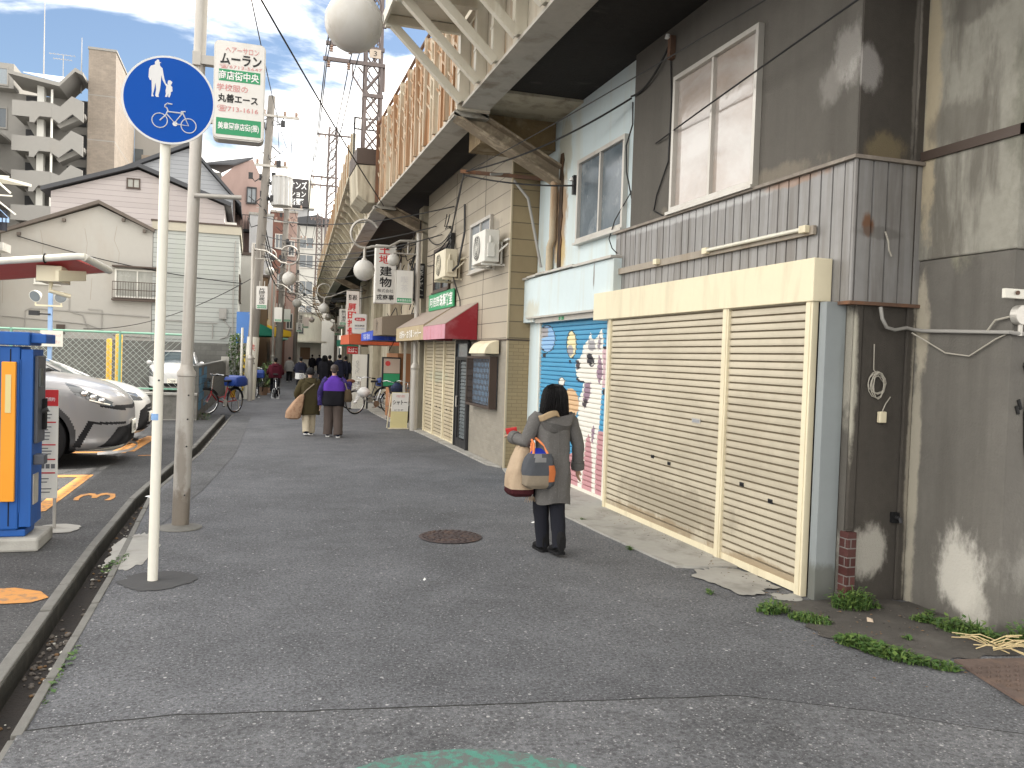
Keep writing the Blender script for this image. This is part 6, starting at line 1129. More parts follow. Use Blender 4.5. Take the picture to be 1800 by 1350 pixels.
# ---- utility poles
m_pole = mat('pole_concrete', (.2, .185, .165), .85, .15, 2, bump=.2, bsc=40, dirt=(.12, .1, .085), da=.6, dsc=(5, 5, .5))
def upole(label, base, top, h, r0, r1, arms, trans=None, wrap=None, gear=0):
    t = thing('utility_pole', label, 'utility pole', (*base, 0), 0, 'utility poles along the left side'); B = V((*base, 0)); T = V((*top, h)); at = lambda z: B.lerp(T, z/h)
    g = MB(); g.tube([at(0), at(h)], [r0, r1], 16); g.build('shaft', m_pole, t, True)
    if wrap: g = MB(); g.tube([at(.0), at(2.1)], r0+.012, 18); w = g.build('poster_wrap', m_white, t, True); text('笑', w, m_inkred, FS(at(1.6).y-r0-.016), at(1.6).x, 1.75, .17, .22, .0); text('本', w, m_ink, FS(at(1.2).y-r0-.016), at(1.2).x+.03, 1.3, .16, .36, .0)
    for (z, x0, x1) in arms:
        p = at(z); g = MB(); g.bar(p+V((x0, -.16, 0)), p+V((x1, -.16, 0)), .075, .075); a = g.build('cross_arm', m_steel, t); g = MB()
        for x in (x0+.1, (x0+x1)/2+.15, x1-.1):
            for k in range(3): g.lathe([(.001, 0), (.055, .01), (.04, .05), (.001, .055)], p+V((x, -.16, .04+.05*k)), 10)
        g.build('insulator', m_bisc, t)
    if trans:
        z, x = trans; p = at(z)+V((x, 0, 0)); g = MB(); n = 26
        g.grid(lambda i, j: p+V(((.33+.02*cos(2*pi*i*n/2))*cos(2*pi*i), (.33+.02*cos(2*pi*i*n/2))*sin(2*pi*i), j*.95)), n*2, 3, True, True); tr = g.build('transformer', mat('transformer_grey', (.42, .42, .41), .5, .08, 3, dirt=(.3, .26, .2), da=.4), t); g = MB(); g.lathe([(.001, .12), (.2, .1), (.35, .02), (.35, 0), (.001, 0)], p+V((0, 0, .95)), 20); g.build('lid', m_steel, tr); g = MB(); g.bar(at(z+.2), p+V((0, 0, .2)), .08); g.bar(at(z+.75), p+V((0, 0, .75)), .08); g.build('bracket', m_dark, tr)
    g = MB(); random.seed(int(base[1]))
    for k in range(gear):
        z = random.uniform(.5, .97)*h; p = at(z); q = p+V((random.uniform(-.5, .5), random.uniform(-.3, .1), random.uniform(-.5, .3))); m_ = (p+q)/2+V((random.uniform(-.2, .2), -.1, -.25)); g.tube([p, m_, q], .018, 4); 
        if k % 3 == 0: gb = MB(); gb.box(q.x-.07, q.y-.06, q.z-.1, q.x+.07, q.y+.06, q.z+.1); gb.build('terminal_box', m_dark, t)
        g.build('pole_cable', m_dark, t); g = MB()
    g = MB()
    for k in range(int(h*.5/.45)): z = h*.28+k*.45; p = at(z); g.bar(p, p+V((.22 if k % 2 else -.22, -.02, 0)), .018)
    g.build('step_bolt', m_steel, t); return t
p1 = upole('nearest concrete utility pole with ribbed grey transformer and red handwritten poster', (-.05, 29.6), (.47, 30), 10.3, .19, .12, [(9.6, -.3, .95), (7.9, -.4, .7)], (6.6, .58), 1, 26)
g = MB(); g.tube([(-.32, 29.5, 0), (-.31, 29.5, 1.2), (-.3, 29.5, 2.4)], .04, 8); g.build('guard_pipe', m_acw, p1)
g = MB(); gk = [(-.26, 29.44, .3), (-.2, 29.44, 1.5)]; g.bar(gk[0], gk[1], .1, .06); g.build('hazard_guard', mat('hazard_yellow', (.6, .42, .04), .6, .1, 8, dirt=(.03, .03, .03), da=1, dsc=(9, 9, 9), dth=(.5, .52)), p1)
upole('second concrete utility pole behind the first, thinner, beside the brick red tower', (1.28, 45), (1.62, 45), 10.2, .19, .13, [(9.0, -.7, .8), (8.3, -.6, .6)], None, None, 22)
upole('third slim grey pole in front of the white windowed building', (2.62, 55), (2.7, 55), 9.6, .13, .09, [(8.8, -.5, .5)], None, None, 12)
upole('far utility pole under the left side of the viaduct', (6.2, 66), (6.2, 66), 7.4, .13, .09, [(6.8, -.6, .6)], None, None, 10)
# ================================================================ cars
m_chrome = mat('chrome', (.6, .6, .6), .2, .05, 3, metal=.95, bump=0)
m_tyre = m_black
m_rim = mat('alloy_rim', (.35, .35, .36), .35, .08, 3, metal=.8, bump=0)
m_clear = glassy('headlight_glass', (.07, .075, .08), .06, .4, 9)
m_cglass = glassy('car_glass', (.03, .045, .055), .05, .2)
def bake(o):
    dg = bpy.context.evaluated_depsgraph_get(); dg.update(); me = bpy.data.meshes.new_from_object(o.evaluated_get(dg)); return me
def car(name, label, loc, rz, paint, hw, regions, lens=1.0, plate='・508', lit=None, group=None):
    t = thing(name, label, 'car', loc, rz, group)
    st = [(0, .3, .34, .60, .68), (.02, .5, .24, .68, .76), (.08, .7, .19, .76, .83), (.2, .84, .17, .84, .93), (.38, .94, .17, .92, 1.0), (.62, 1.0, .17, .98, 1.06), (.95, 1.0, .17, 1.01, 1.1), (1.25, 1.0, .17, 1.02, 1.12), (2.1, .99, .17, 1.0, 1.06), (3.1, 1.0, .17, 1.03, 1.08), (3.8, .97, .2, 1.06, 1.13), (4.15, .88, .28, .98, 1.08), (4.28, .72, .36, .85, .96), (4.3, .5, .42, .75, .85)]
    def sec(q):
        x, w, zl, zs, zt = q; w *= hw; x *= lens
        h = [(0, zl), (.7, zl), (.95, zl+.03), (.99, zl+.12), (.968, zl+.165), (.985, (zl*.5+zs*.5)), (1.0, zs-.13), (.985, zs-.045), (.92, zs), (.85, zs+.015), (.5, zt-.02), (0, zt)]
        return [(-x, y*w, z) for y, z in h]+[(-x, -y*w, z) for y, z in h[-2:0:-1]]
    g = MB(); P = [sec(q) for q in st]; n = len(P[0]); g.add([p for s in P for p in s], [(j*n+i, j*n+(i+1) % n, (j+1)*n+(i+1) % n, (j+1)*n+i) for j in range(len(P)-1) for i in range(n)]+[tuple(range(n)), tuple(range((len(P)-1)*n, len(P)*n))])
    o = g.build('tmp', paint, None); s = o.modifiers.new('s', 'SUBSURF'); s.levels = s.render_levels = 4
    cut = []
    for xw in (-1.02*lens, -3.55*lens):
        c = MB(); c.lathe([(.001, -hw-.2), (.375, -hw-.2), (.375, -hw*.62), (.001, -hw*.62)], (xw, 0, .33), 32, (0, 1, 0)); c.lathe([(.001, hw*.62), (.375, hw*.62), (.375, hw+.2), (.001, hw+.2)], (xw, 0, .33), 32, (0, 1, 0)); co = c.build('cut', paint, None); cut.append(co)
        b = o.modifiers.new('b', 'BOOLEAN'); b.operation = 'DIFFERENCE'; b.object = co; b.solver = 'EXACT'
    me = bake(o); bpy.data.objects.remove(o)
    for c in cut: bpy.data.objects.remove(c)
    cls = {}
    for p in me.polygons:
        c = p.center; k = 'body'; sx = -c.x/lens; w = [q for q in ((-1.02, ), (-3.55, ))]
        r = min(sqrt((c.x+1.02*lens)**2+(c.z-.33)**2), sqrt((c.x+3.55*lens)**2+(c.z-.33)**2))
        if r < .378 and abs(c.y) < hw*.999 and abs(p.normal.y) < .9 or (abs(abs(c.y)-hw*.62) < .01 and r < .38): k = 'wheel_well'
        else:
            for (kk, view, poly) in regions:
                if view == 'arch' and r < poly and abs(c.y) > hw*.7: k = kk
                if view == 'side' and c.z > .1 and abs(c.y) > hw*.5 and inside((sx, c.z), poly): k = kk+('#l' if c.y > 0 and kk == 'headlight' else '')
                if view == 'front' and sx < .62 and inside((abs(c.y)/hw, c.z), poly): k = kk+('#l' if c.y > 0 and kk == 'headlight' else '')
        cls.setdefault(k, []).append(p)
    MT = {'body': paint, 'wheel_well': m_black, 'headlight': m_clear, 'grille': m_black, 'front_lip': lit or m_white, 'fog_slot': m_black, 'cladding': m_dark}
    for k, ps in cls.items():
        ids = sorted({i for p in ps for i in p.vertices}); mp = {i: a for a, i in enumerate(ids)}; q = MB(); q.add([me.vertices[i].co for i in ids], [tuple(mp[i] for i in p.vertices) for p in ps]); nm = k.split('#')[0]
        ob = q.build(nm, MT[nm], t, True, local=True)
    bpy.data.meshes.remove(me)
    # greenhouse
    gs = [(1.1, .86, 1.07, 1.075), (1.5, .83, 1.05, 1.29), (1.95, .8, 1.04, 1.47), (2.5, .8, 1.04, 1.53), (3.2, .79, 1.05, 1.48), (3.75, .76, 1.08, 1.3), (4.05, .7, 1.1, 1.13)]
    g = MB(); P = []
    for (x, w, zb, zt) in gs: k = (zt-zb)/.5; P.append([(-x*lens, y, z) for y, z in ((-w*hw*1.04, zb), (-w*hw*(1-.16*k), zt-.05*k), (-w*hw*(.8-.1*k), zt), (0, zt+.025*k), (w*hw*(.8-.1*k), zt), (w*hw*(1-.16*k), zt-.05*k), (w*hw*1.04, zb))])
    n = 7; g.add([p for s in P for p in s], [(j*n+i, j*n+i+1, (j+1)*n+i+1, (j+1)*n+i) for j in range(len(P)-1) for i in range(n-1)]); gl = g.build('windscreen', m_cglass, t, True, local=True)
    g = MB(); g.add([(p[0], p[1]*1.005, p[2]+.012) for s in P[2:6] for p in s[1:6]], [(j*5+i, j*5+i+1, (j+1)*5+i+1, (j+1)*5+i) for j in range(3) for i in range(4)]); g.build('roof', paint, t, True, local=True)
    g = MB()
    for sd in (1, 5):
        g.tube([(P[j][sd][0], P[j][sd][1]*1.01, P[j][sd][2]+.004) for j in range(0, 7)], .028, 6)
    for j in (3, 4): g.bar(V(P[j][0])*1, V(P[j][1])*1, .05, .03); g.bar(V(P[j][6])*1, V(P[j][5])*1, .05, .03)
    g.build('pillar', paint, t, True, local=True)
    for xw in (-1.02*lens, -3.55*lens):
        for sg in (-1, 1):
            c = (xw, sg*(hw-.11), .33); g = MB(); g.lathe([(.2, -.1), (.29, -.105), (.325, -.08), (.33, 0), (.325, .08), (.29, .105), (.2, .1)], c, 32, (0, 1, 0)); w = g.build('wheel', m_tyre, t, True, local=True)
            g = MB(); g.lathe([(.001, .03*sg), (.06, .05*sg), (.06, .02*sg), (.2, .0), (.21, .09*sg), (.2, .1*sg), (.19, .02*sg)], c, 28, (0, 1, 0))
            for k in range(5):
                a = 2*pi*k/5; d = V((cos(a), 0, sin(a))); y = V((0, sg*.07, 0)); g.bar(V(c)+d*.05+y, V(c)+d*.2+y, .05, .02, (0, 1, 0))
            g.build('rim', m_rim, w, True, local=True)
    for sg in (-1, 1):
        g = MB(); g.ball((-1.45*lens, sg*(hw+.06), 1.08), .1, 12, (.6, 1, .75)); g.bar((-1.45*lens, sg*(hw-.12), 1.03), (-1.45*lens, sg*(hw+.02), 1.06), .05, .04); g.build('mirror', paint, t, True, local=True)
    g = MB(); g.box(.012, -.165, .36, .028, .165, .525); pl = g.build('number_plate', m_white, t, local=True)
    text(plate, pl, m_ink, Fr(t.matrix_basis @ V((.028, 0, 0)), (Matrix.Rotation(rz, 3, 'Z') @ V((0, 1, 0))), (Matrix.Rotation(rz, 3, 'Z') @ V((1, 0, 0)))), 0, .425, .24, .09, .003, bold=.01)
    return t, hw
def carpaint(name, c, metal=.5):
    return mat(name, c, .4, .02, .5, metal=metal, bump=0, coat=.8, spec=.5)
regA = [('cladding', 'arch', .445), ('front_lip', 'side', [(-.1, .13), (.62, .13), (.62, .2), (.3, .22), (-.1, .27)]), ('cladding', 'side', [(.72, .13), (4.2, .13), (4.2, .27), (.7, .24)]),
        ('grille', 'front', [(-.1, .26), (.6, .25), (.88, .24), (.7, .47), (-.1, .5)]), ('grille', 'side', [(.02, .53), (.42, .545), (.4, .515), (.02, .5)]), ('fog_slot', 'side', [(.36, .55), (.44, .55), (.62, .25), (.53, .24)]),
        ('grille', 'front', [(-.1, .655), (.74, .7), (.76, .735), (-.1, .71)]), ('grille', 'side', [(.3, .72), (.03, .66), (.03, .7), (.3, .755)]), ('headlight', 'side', [(.74, 1.0), (.6, .86), (.3, .735), (.17, .72), (.16, .77), (.36, .86), (.56, .95)])]
t, _ = car('parked_car', 'silver compact crossover nearest the payment machine, nose towards the street', (-1.62, 13.2, 0), 0, carpaint('silver_paint', (.235, .23, .23), .5), .92, regA, 1.0, '・381')
t.scale = (1, 1, 1.15)
for sg in (-1, 1):
    g = MB()
    for k in range(3): g.ball((-.28-.1*k, sg*(.86+.012*k), .79+.04*k), .042, 12, (1.2, .5, .8))
    g.build('lamp_reflector', m_chrome, t, True, local=True)
    g = MB(); g.tube([(-.18, sg*.83, .745), (-.3, sg*.885, .77), (-.42, sg*.91, .80)], .009, 6); g.build('daytime_lamp', m_white, t, True, local=True)
g = MB(); g.tube([(-1.14, -.75, 1.05), (-1.1, 0, 1.12), (-1.14, .75, 1.05)], .025, 6); g.build('wiper_cowl', m_black, t, True, local=True)
g = MB(); g.grid(lambda i, j: V((-.02+.07*(1-(2*i-1)**2)-.3*(2*i-1)**4, (2*i-1)*.86, .16+.03*j)), 30, 2); g.build('splitter', m_refl, t, local=True)
regB = [('front_lip', 'side', [(-.1, .14), (.4, .14), (.4, .18), (.2, .22), (-.1, .24)]), ('headlight', 'side', [(.7, 1.0), (.5, .86), (.2, .75), (.05, .74), (.06, .83), (.3, .9)]), ('grille', 'front', [(-.1, .24), (.72, .24), (.66, .58), (.4, .66), (-.1, .66)])]
t, _ = car('parked_car', 'white parked car with black slatted grille beyond the silver one', (-1.69, 15.95, 0), 0, carpaint('pearl_paint', (.5, .5, .49), .1), .9, regB, 1.0, '・217')
g = MB()
for k in range(6): z = .28+.06*k; g.grid(lambda i, j: V((.012-.16*(2*i-1)**2+.012*(z > .5), (2*i-1)*.52, z+.022*j)), 16, 1)
g.build('grille_bar', m_rim, t, local=True)
regC = [('headlight', 'side', [(.75, .95), (.5, .86), (.15, .6), (.05, .55), (.1, .72), (.3, .86)]), ('headlight', 'front', [(.62, .56), (.98, .6), (1.0, .9), (.8, .78)]), ('grille', 'front', [(-.1, .22), (.7, .2), (.62, .34), (-.1, .36)])]
car('parked_car', 'white hatchback facing the camera behind the green fence', (-2.75, 33.0, 0), -pi/2, carpaint('white_car_paint', (.5, .5, .5), .05), .87, regC, .95, '・508')
# ================================================================ bicycles
m_bluec = mat('blue_cover', (.015, .05, .25), .5, .1, 4, bump=.15, bsc=15)
def bicycle(label, loc, rz, fm, cover=None, basket=None, steer=0, group='bicycles parked along the street', bag=None, lean=0):
    t = thing('bicycle', label, 'bicycle', loc, rz, group); t.rotation_euler = (lean, 0, rz)
    INV[t.name] = Matrix.Identity(4); L = True
    def wheel(x, piv=None):
        g = MB(); rot = (lambda p: V(p)) if not piv else (lambda p: V((piv[0], 0, 0))+Matrix.Rotation(steer, 3, 'Z') @ (V(p)-V((piv[0], 0, 0))))
        g.tube([rot(p) for p in arc((x, 0, .33), .312, 0, 2*pi, 36, (1, 0, 0), (0, 0, 1))], .018, 8, False); w = g.build('wheel', m_black, t, True, local=True)
        g = MB(); g.tube([rot(p) for p in arc((x, 0, .33), .29, 0, 2*pi, 30, (1, 0, 0), (0, 0, 1))], .009, 6, False)
        for k in range(18): a = 2*pi*k/18; g.tube([rot((x, .02*(1 if k % 2 else -1), .33)), rot((x+.29*cos(a), 0, .33+.29*sin(a)))], .0018, 3, False)
        g.tube([rot((x, -.05, .33)), rot((x, .05, .33))], .02, 8); g.build('rim', m_chrome, w, True, local=True)
        g = MB(); g.tube([rot(p) for p in arc((x, 0, .33), .345, R(20), R(170) if x < 0 else R(150), 18, (1, 0, 0), (0, 0, 1))], .016, 6, True); g.build('mudguard', m_chrome if not cover else m_black, w, True, local=True)
    wheel(-.54); wheel(.54, (.42, 0, 0))
    rot = lambda p: V((.42, 0, 0))+Matrix.Rotation(steer, 3, 'Z') @ (V(p)-V((.42, 0, 0)))
    g = MB(); bb = (-.08, 0, .29); st = (-.22, 0, .68); hd = (.39, 0, .68); hb = (.42, 0, .55)
    g.tube([hb, (.2, 0, .36), bb], .02, 8); g.tube([bb, st], .018, 8); g.tube([(.4, 0, .62), (.1, 0, .42), (-.15, 0, .45)], .013, 8); g.tube([hb, hd], .022, 8)
    for s in (-1, 1): g.tube([(-.54, .05*s, .33), bb], .01, 6); g.tube([(-.54, .05*s, .33), st], .009, 6)
    g.build('frame', fm, t, True, local=True)
    g = MB(); g.tube([rot((.42, 0, .55)), rot((.44, .045, .5)), rot((.54, .05, .33))], .011, 6); g.tube([rot((.42, 0, .55)), rot((.44, -.045, .5)), rot((.54, -.05, .33))], .011, 6); g.build('fork', fm, t, True, local=True)
    g = MB(); g.tube([rot((.41, 0, .6)), rot((.37, 0, .98))], .013, 8); g.tube([rot(p) for p in [(.12, -.29, .99), (.2, -.29, 1.0), (.36, -.2, 1.03), (.4, -.06, .99), (.4, .06, .99), (.36, .2, 1.03), (.2, .29, 1.0), (.12, .29, .99)]], .011, 8); h = g.build('handlebar', m_chrome, t, True, local=True)
    g = MB()
    for s in (-1, 1): g.tube([rot((.1, .29*s, .988)), rot((.22, .29*s, 1.0))], .017, 8); 
    g.build('grip', m_black, h, True, local=True)
    g = MB(); g.tube([rot((.44, .0, .86)), rot((.47, 0, .86))], .035, 10); g.build('headlamp', m_dark, t, True, local=True)
    g = MB(); g.tube([st, (-.25, 0, .83)], .013, 8); g.grid(lambda i, j: V((-.4+.3*j, (.1-.075*j)*cos(2*pi*i), .85+.03*sin(2*pi*i)-.01*j)), 12, 5, True, True); g.build('saddle', m_dark, t, True, local=True)
    g = MB(); g.tube([(-.08, 0, .29), (.02, .09, .2)], .009, 6); g.tube([(-.08, 0, .29), (-.18, -.09, .38)], .009, 6); g.box(-.03, .08, .19, .07, .16, .21); g.box(-.23, -.16, .37, -.13, -.08, .39); g.lathe([(.001, 0), (.09, 0), (.09, .006), (.001, .006)], (-.08, .05, .29), 20, (0, 1, 0)); g.build('crank', m_chrome, t, local=True)
    g = MB(); g.tube([(-.54, .09, .33), (-.56, .13, .0)], .009, 6); g.tube([(-.54, -.09, .33), (-.56, -.13, .0)], .009, 6); g.tube([(-.56, -.13, .01), (-.56, .13, .01)], .009, 6); g.build('stand', m_chrome, t, local=True)
    g = MB()
    for s in (-1, 1): g.tube([(-.3, .06*s, .7), (-.78, .07*s, .7)], .007, 6); g.tube([(-.7, .07*s, .7), (-.54, .07*s, .34)], .006, 6)
    for k in range(5): g.tube([(-.36-.1*k, -.065, .7), (-.36-.1*k, .065, .7)], .005, 5)
    g.build('rack', m_chrome if not cover else m_black, t, local=True)
    if cover:
        g = MB(); sx = [(-.3, .16, .71, .86), (-.34, .2, .7, .95), (-.5, .22, .7, .99), (-.72, .22, .7, .97), (-.84, .17, .71, .88)]
        def f(i, j):
            k = j*4; a = min(int(k), 3); u = k-a; q = [sx[a][m]+(sx[a+1][m]-sx[a][m])*u for m in range(4)]; th = 2*pi*i; e = .35; c_, s_ = cos(th), sin(th); cy = (abs(c_)**e)*(1 if c_ > 0 else -1); sy = (abs(s_)**e)*(1 if s_ > 0 else -1)
            return V((q[0], q[1]*cy, (q[2]+q[3])/2+(q[3]-q[2])/2*sy+.012*sin(9*i+7*j)))
        g.grid(f, 24, 12, True, True); g.build('basket_cover', cover, t, True, local=True)
    if basket:
        g = MB(); x0, x1, w0, w1, z0, z1 = .5, .8, .13, .19, .66, .92
        for k in range(8):
            u = k/7
            for (a, b) in (((x0+.03, -w0+2*w0*u, z0), (x0, -w1+2*w1*u, z1)), ((x1-.03, -w0+2*w0*u, z0), (x1, -w1+2*w1*u, z1)), ((x0+.03+(x1-x0-.06)*u, -w0, z0), (x0+(x1-x0)*u, -w1, z1)), ((x0+.03+(x1-x0-.06)*u, w0, z0), (x0+(x1-x0)*u, w1, z1))): g.tube([rot(a), rot(b)], .003, 4)
            g.tube([rot((x0+.03, -w0+2*w0*u, z0)), rot((x1-.03, -w0+2*w0*u, z0))], .003, 4)
        for k in range(5):
            u = k/4; z = z0+(z1-z0)*u; w = w0+(w1-w0)*u; d = .03*(1-u); q = [(x0+d, -w, z), (x1-d, -w, z), (x1-d, w, z), (x0+d, w, z), (x0+d, -w, z)]; g.tube([rot(p) for p in q], .004, 4)
        g.build('basket', basket, t, local=True)
        if bag: g = MB(); g.grid(lambda i, j: rot((.65+.13*cos(2*pi*i)*(.3+sin(pi*j))*.8, .16*sin(2*pi*i)*(.3+sin(pi*j))*.8, .7+.3*j)), 12, 5, True, True); g.build('basket_liner', bag, t, True, local=True)
    return t
m_fred = mat('red_frame', (.3, .012, .016), .3, .05, 3, bump=0, coat=.4); m_fsil = mat('silver_frame', (.5, .5, .5), .35, .05, 3, metal=.6, bump=0); m_fblk = mat('black_frame', (.03, .03, .032), .35, .05, 3, bump=0); m_flib = mat('blue_frame', (.12, .2, .3), .35, .05, 3, bump=0)
t = bicycle('red bicycle with blue rear cover leaning by the blue painted block wall', (-.70, 22.7, 0), R(-126), m_fred, m_bluec, m_dark, R(-28))
g = MB(); g.box(-.66, -.1, .4, -.46, -.085, .62); g.build('yellow_guard', m_awy, t, local=True)
bicycle('dark bicycle with blue rear cover behind the utility pole', (.12, 31.2, 0), R(100), m_fblk, m_bluec, m_dark, R(10))
bicycle('dark bicycle deeper left, partly hidden among the plant pots', (.15, 33.2, 0), R(110), m_fblk, None, m_dark, R(10))
bicycle('white framed bicycle with carrier bag, front wheel turned sideways to the street', (3.25, 23.3, 0), R(195), m_fsil, None, m_chrome, R(15), bag=None)
bicycle('red bicycle with navy basket facing the camera by the cafe board', (3.38, 20.6, 0), R(-95), m_fred, None, m_dark, R(5), bag=mat('navy_liner', (.02, .03, .08), .8, .1))
bicycle('silver blue bicycle with basket next to the red one, right beside the door', (3.66, 20.75, 0), R(-88), m_flib, None, m_chrome, R(-8))
bicycle('dark bicycle farther back on the right with navy covered basket', (3.35, 25.3, 0), R(188), m_fblk, m_bluec, None, R(12))
g = MB(); g.grid(lambda i, j: V((2.96+.14*cos(2*pi*i)*(.35+sin(pi*j)), 23.1+.1*sin(2*pi*i)*(.35+sin(pi*j)), .48+.27*j)), 14, 7, True, True); solo('carrier_bag', g, m_inkw, 'white plastic bag hanging on the white framed bicycle', 'bag', (2.96, 23.1, .5), smooth=True)
# ================================================================ plants on the left pavement
m_plant = [mat('pot_leaf', (.06, .11, .035), .6, .35, 10, bump=0), mat('pot_leaf_light', (.11, .17, .05), .6, .3, 10, bump=0)]
def shrub(label, x, y, z0, h, r, n, pot=True, m=None, ls=.06):
    t = thing('potted_plant', label, 'plant', (x, y, 0), 0, 'potted plants by the left shops')
    if pot: g = MB(); g.lathe([(.001, 0), (.14, 0), (.19, .3), (.17, .3), (.16, .26), (.001, .26)], (x, y, 0), 16); g.build('pot', mat('pot_clay', (.25, .16, .11), .8, .1), t, True)
    g = MB()
    for k in range(7): a = random.uniform(0, 6.28); g.tube([(x, y, z0-.1), (x+r*.4*cos(a), y+r*.4*sin(a), z0+h*.5), (x+r*.7*cos(a), y+r*.7*sin(a), z0+h*random.uniform(.6, 1))], .008, 4)
    g.build('stem', m_bark, t); g = MB()
    for k in range(n):
        a = random.uniform(0, 6.28); q = random.random()**.5*r; zz_ = z0+h*random.random(); q *= .55+.5*sin(pi*min(1, (zz_-z0)/h*.8+.15)); c = V((x+q*cos(a), y+q*sin(a), zz_)); d = V((random.gauss(0, 1), random.gauss(0, 1), random.gauss(.3, .8))).normalized(); s = d.cross(V((.3, .2, 1))).normalized(); l = ls*random.uniform(.5, 1.2); g.mi = 0 if random.random() < .65 else 1; g.add([c-d*l, c+s*l*.45, c+d*l, c-s*l*.45], [(0, 1, 2, 3)])
    g.build('foliage', m_plant, t, recalc=False); return t
shrub('dark climbing shrub at the end of the block wall beside the blue sign', -.55, 34.6, .1, 2.2, .38, 900, False, ls=.08)
shrub('spiky potted plant to the right of the postered utility pole', .45, 32.6, .3, .75, .42, 260, ls=.1); shrub('low leafy pot in front of the dark shop row', .7, 34.5, .3, .6, .38, 260); shrub('bushy pot farther along the left shops', .75, 37.5, .3, .9, .45, 300)
shrub('mossy plant tuft below the block wall near the red bicycle', -1.02, 20.75, .0, .16, .16, 160, False, ls=.025)
# ================================================================ people
m_skin = mat('skin', (.48, .3, .21), .55, .06, 8, bump=.02); m_hair = mat('black_hair', (.005, .0045, .005), .5, .3, 30, bump=.6, bsc=90, spec=.2); m_grey = mat('brown_hair', (.06, .045, .04), .6, .2, 20, bump=.3)
SKINJ = []
def hand(N, E, w, d, side, up, s=1.0, curl=.5):
    'five finger chains growing from the wrist node name w along direction d'
    p = N[w][0]; d = V(d).normalized(); side = V(side).normalized(); up = V(up).normalized(); pm = p+d*.055*s
    N[w+'p'] = (pm, .021*s); E.append((w, w+'p'))
    for k, (o, l) in enumerate(((-.028, .062), (-.009, .074), (.011, .069), (.029, .052))):
        a = p+d*.082*s+side*o*s; b = a+d*l*.45*s-up*curl*.02*s; c = b+d*l*.3*s-up*curl*.035*s
        for nm, q, r in (('a', a, .0095), ('b', b, .0085), ('c', c, .007)): N[f'{w}f{k}{nm}'] = (q, r*s)
        E.extend([(w+'p', f'{w}f{k}a'), (f'{w}f{k}a', f'{w}f{k}b'), (f'{w}f{k}b', f'{w}f{k}c')])
    a = p+d*.03*s-side*.032*s-up*.006*s; b = a+d*.035*s-side*.014*s-up*.012*s; N[w+'ta'] = (a, .011*s); N[w+'tb'] = (b, .0085*s); E.extend([(w, w+'ta'), (w+'ta', w+'tb')])
hr_ = [(.345, .115, .08), (.28, .132, .095), (.17, .126, .112), (.05, .115, .118), (-.03, .1, .11), (-.085, .068, .08), (-.112, .02, .03)]
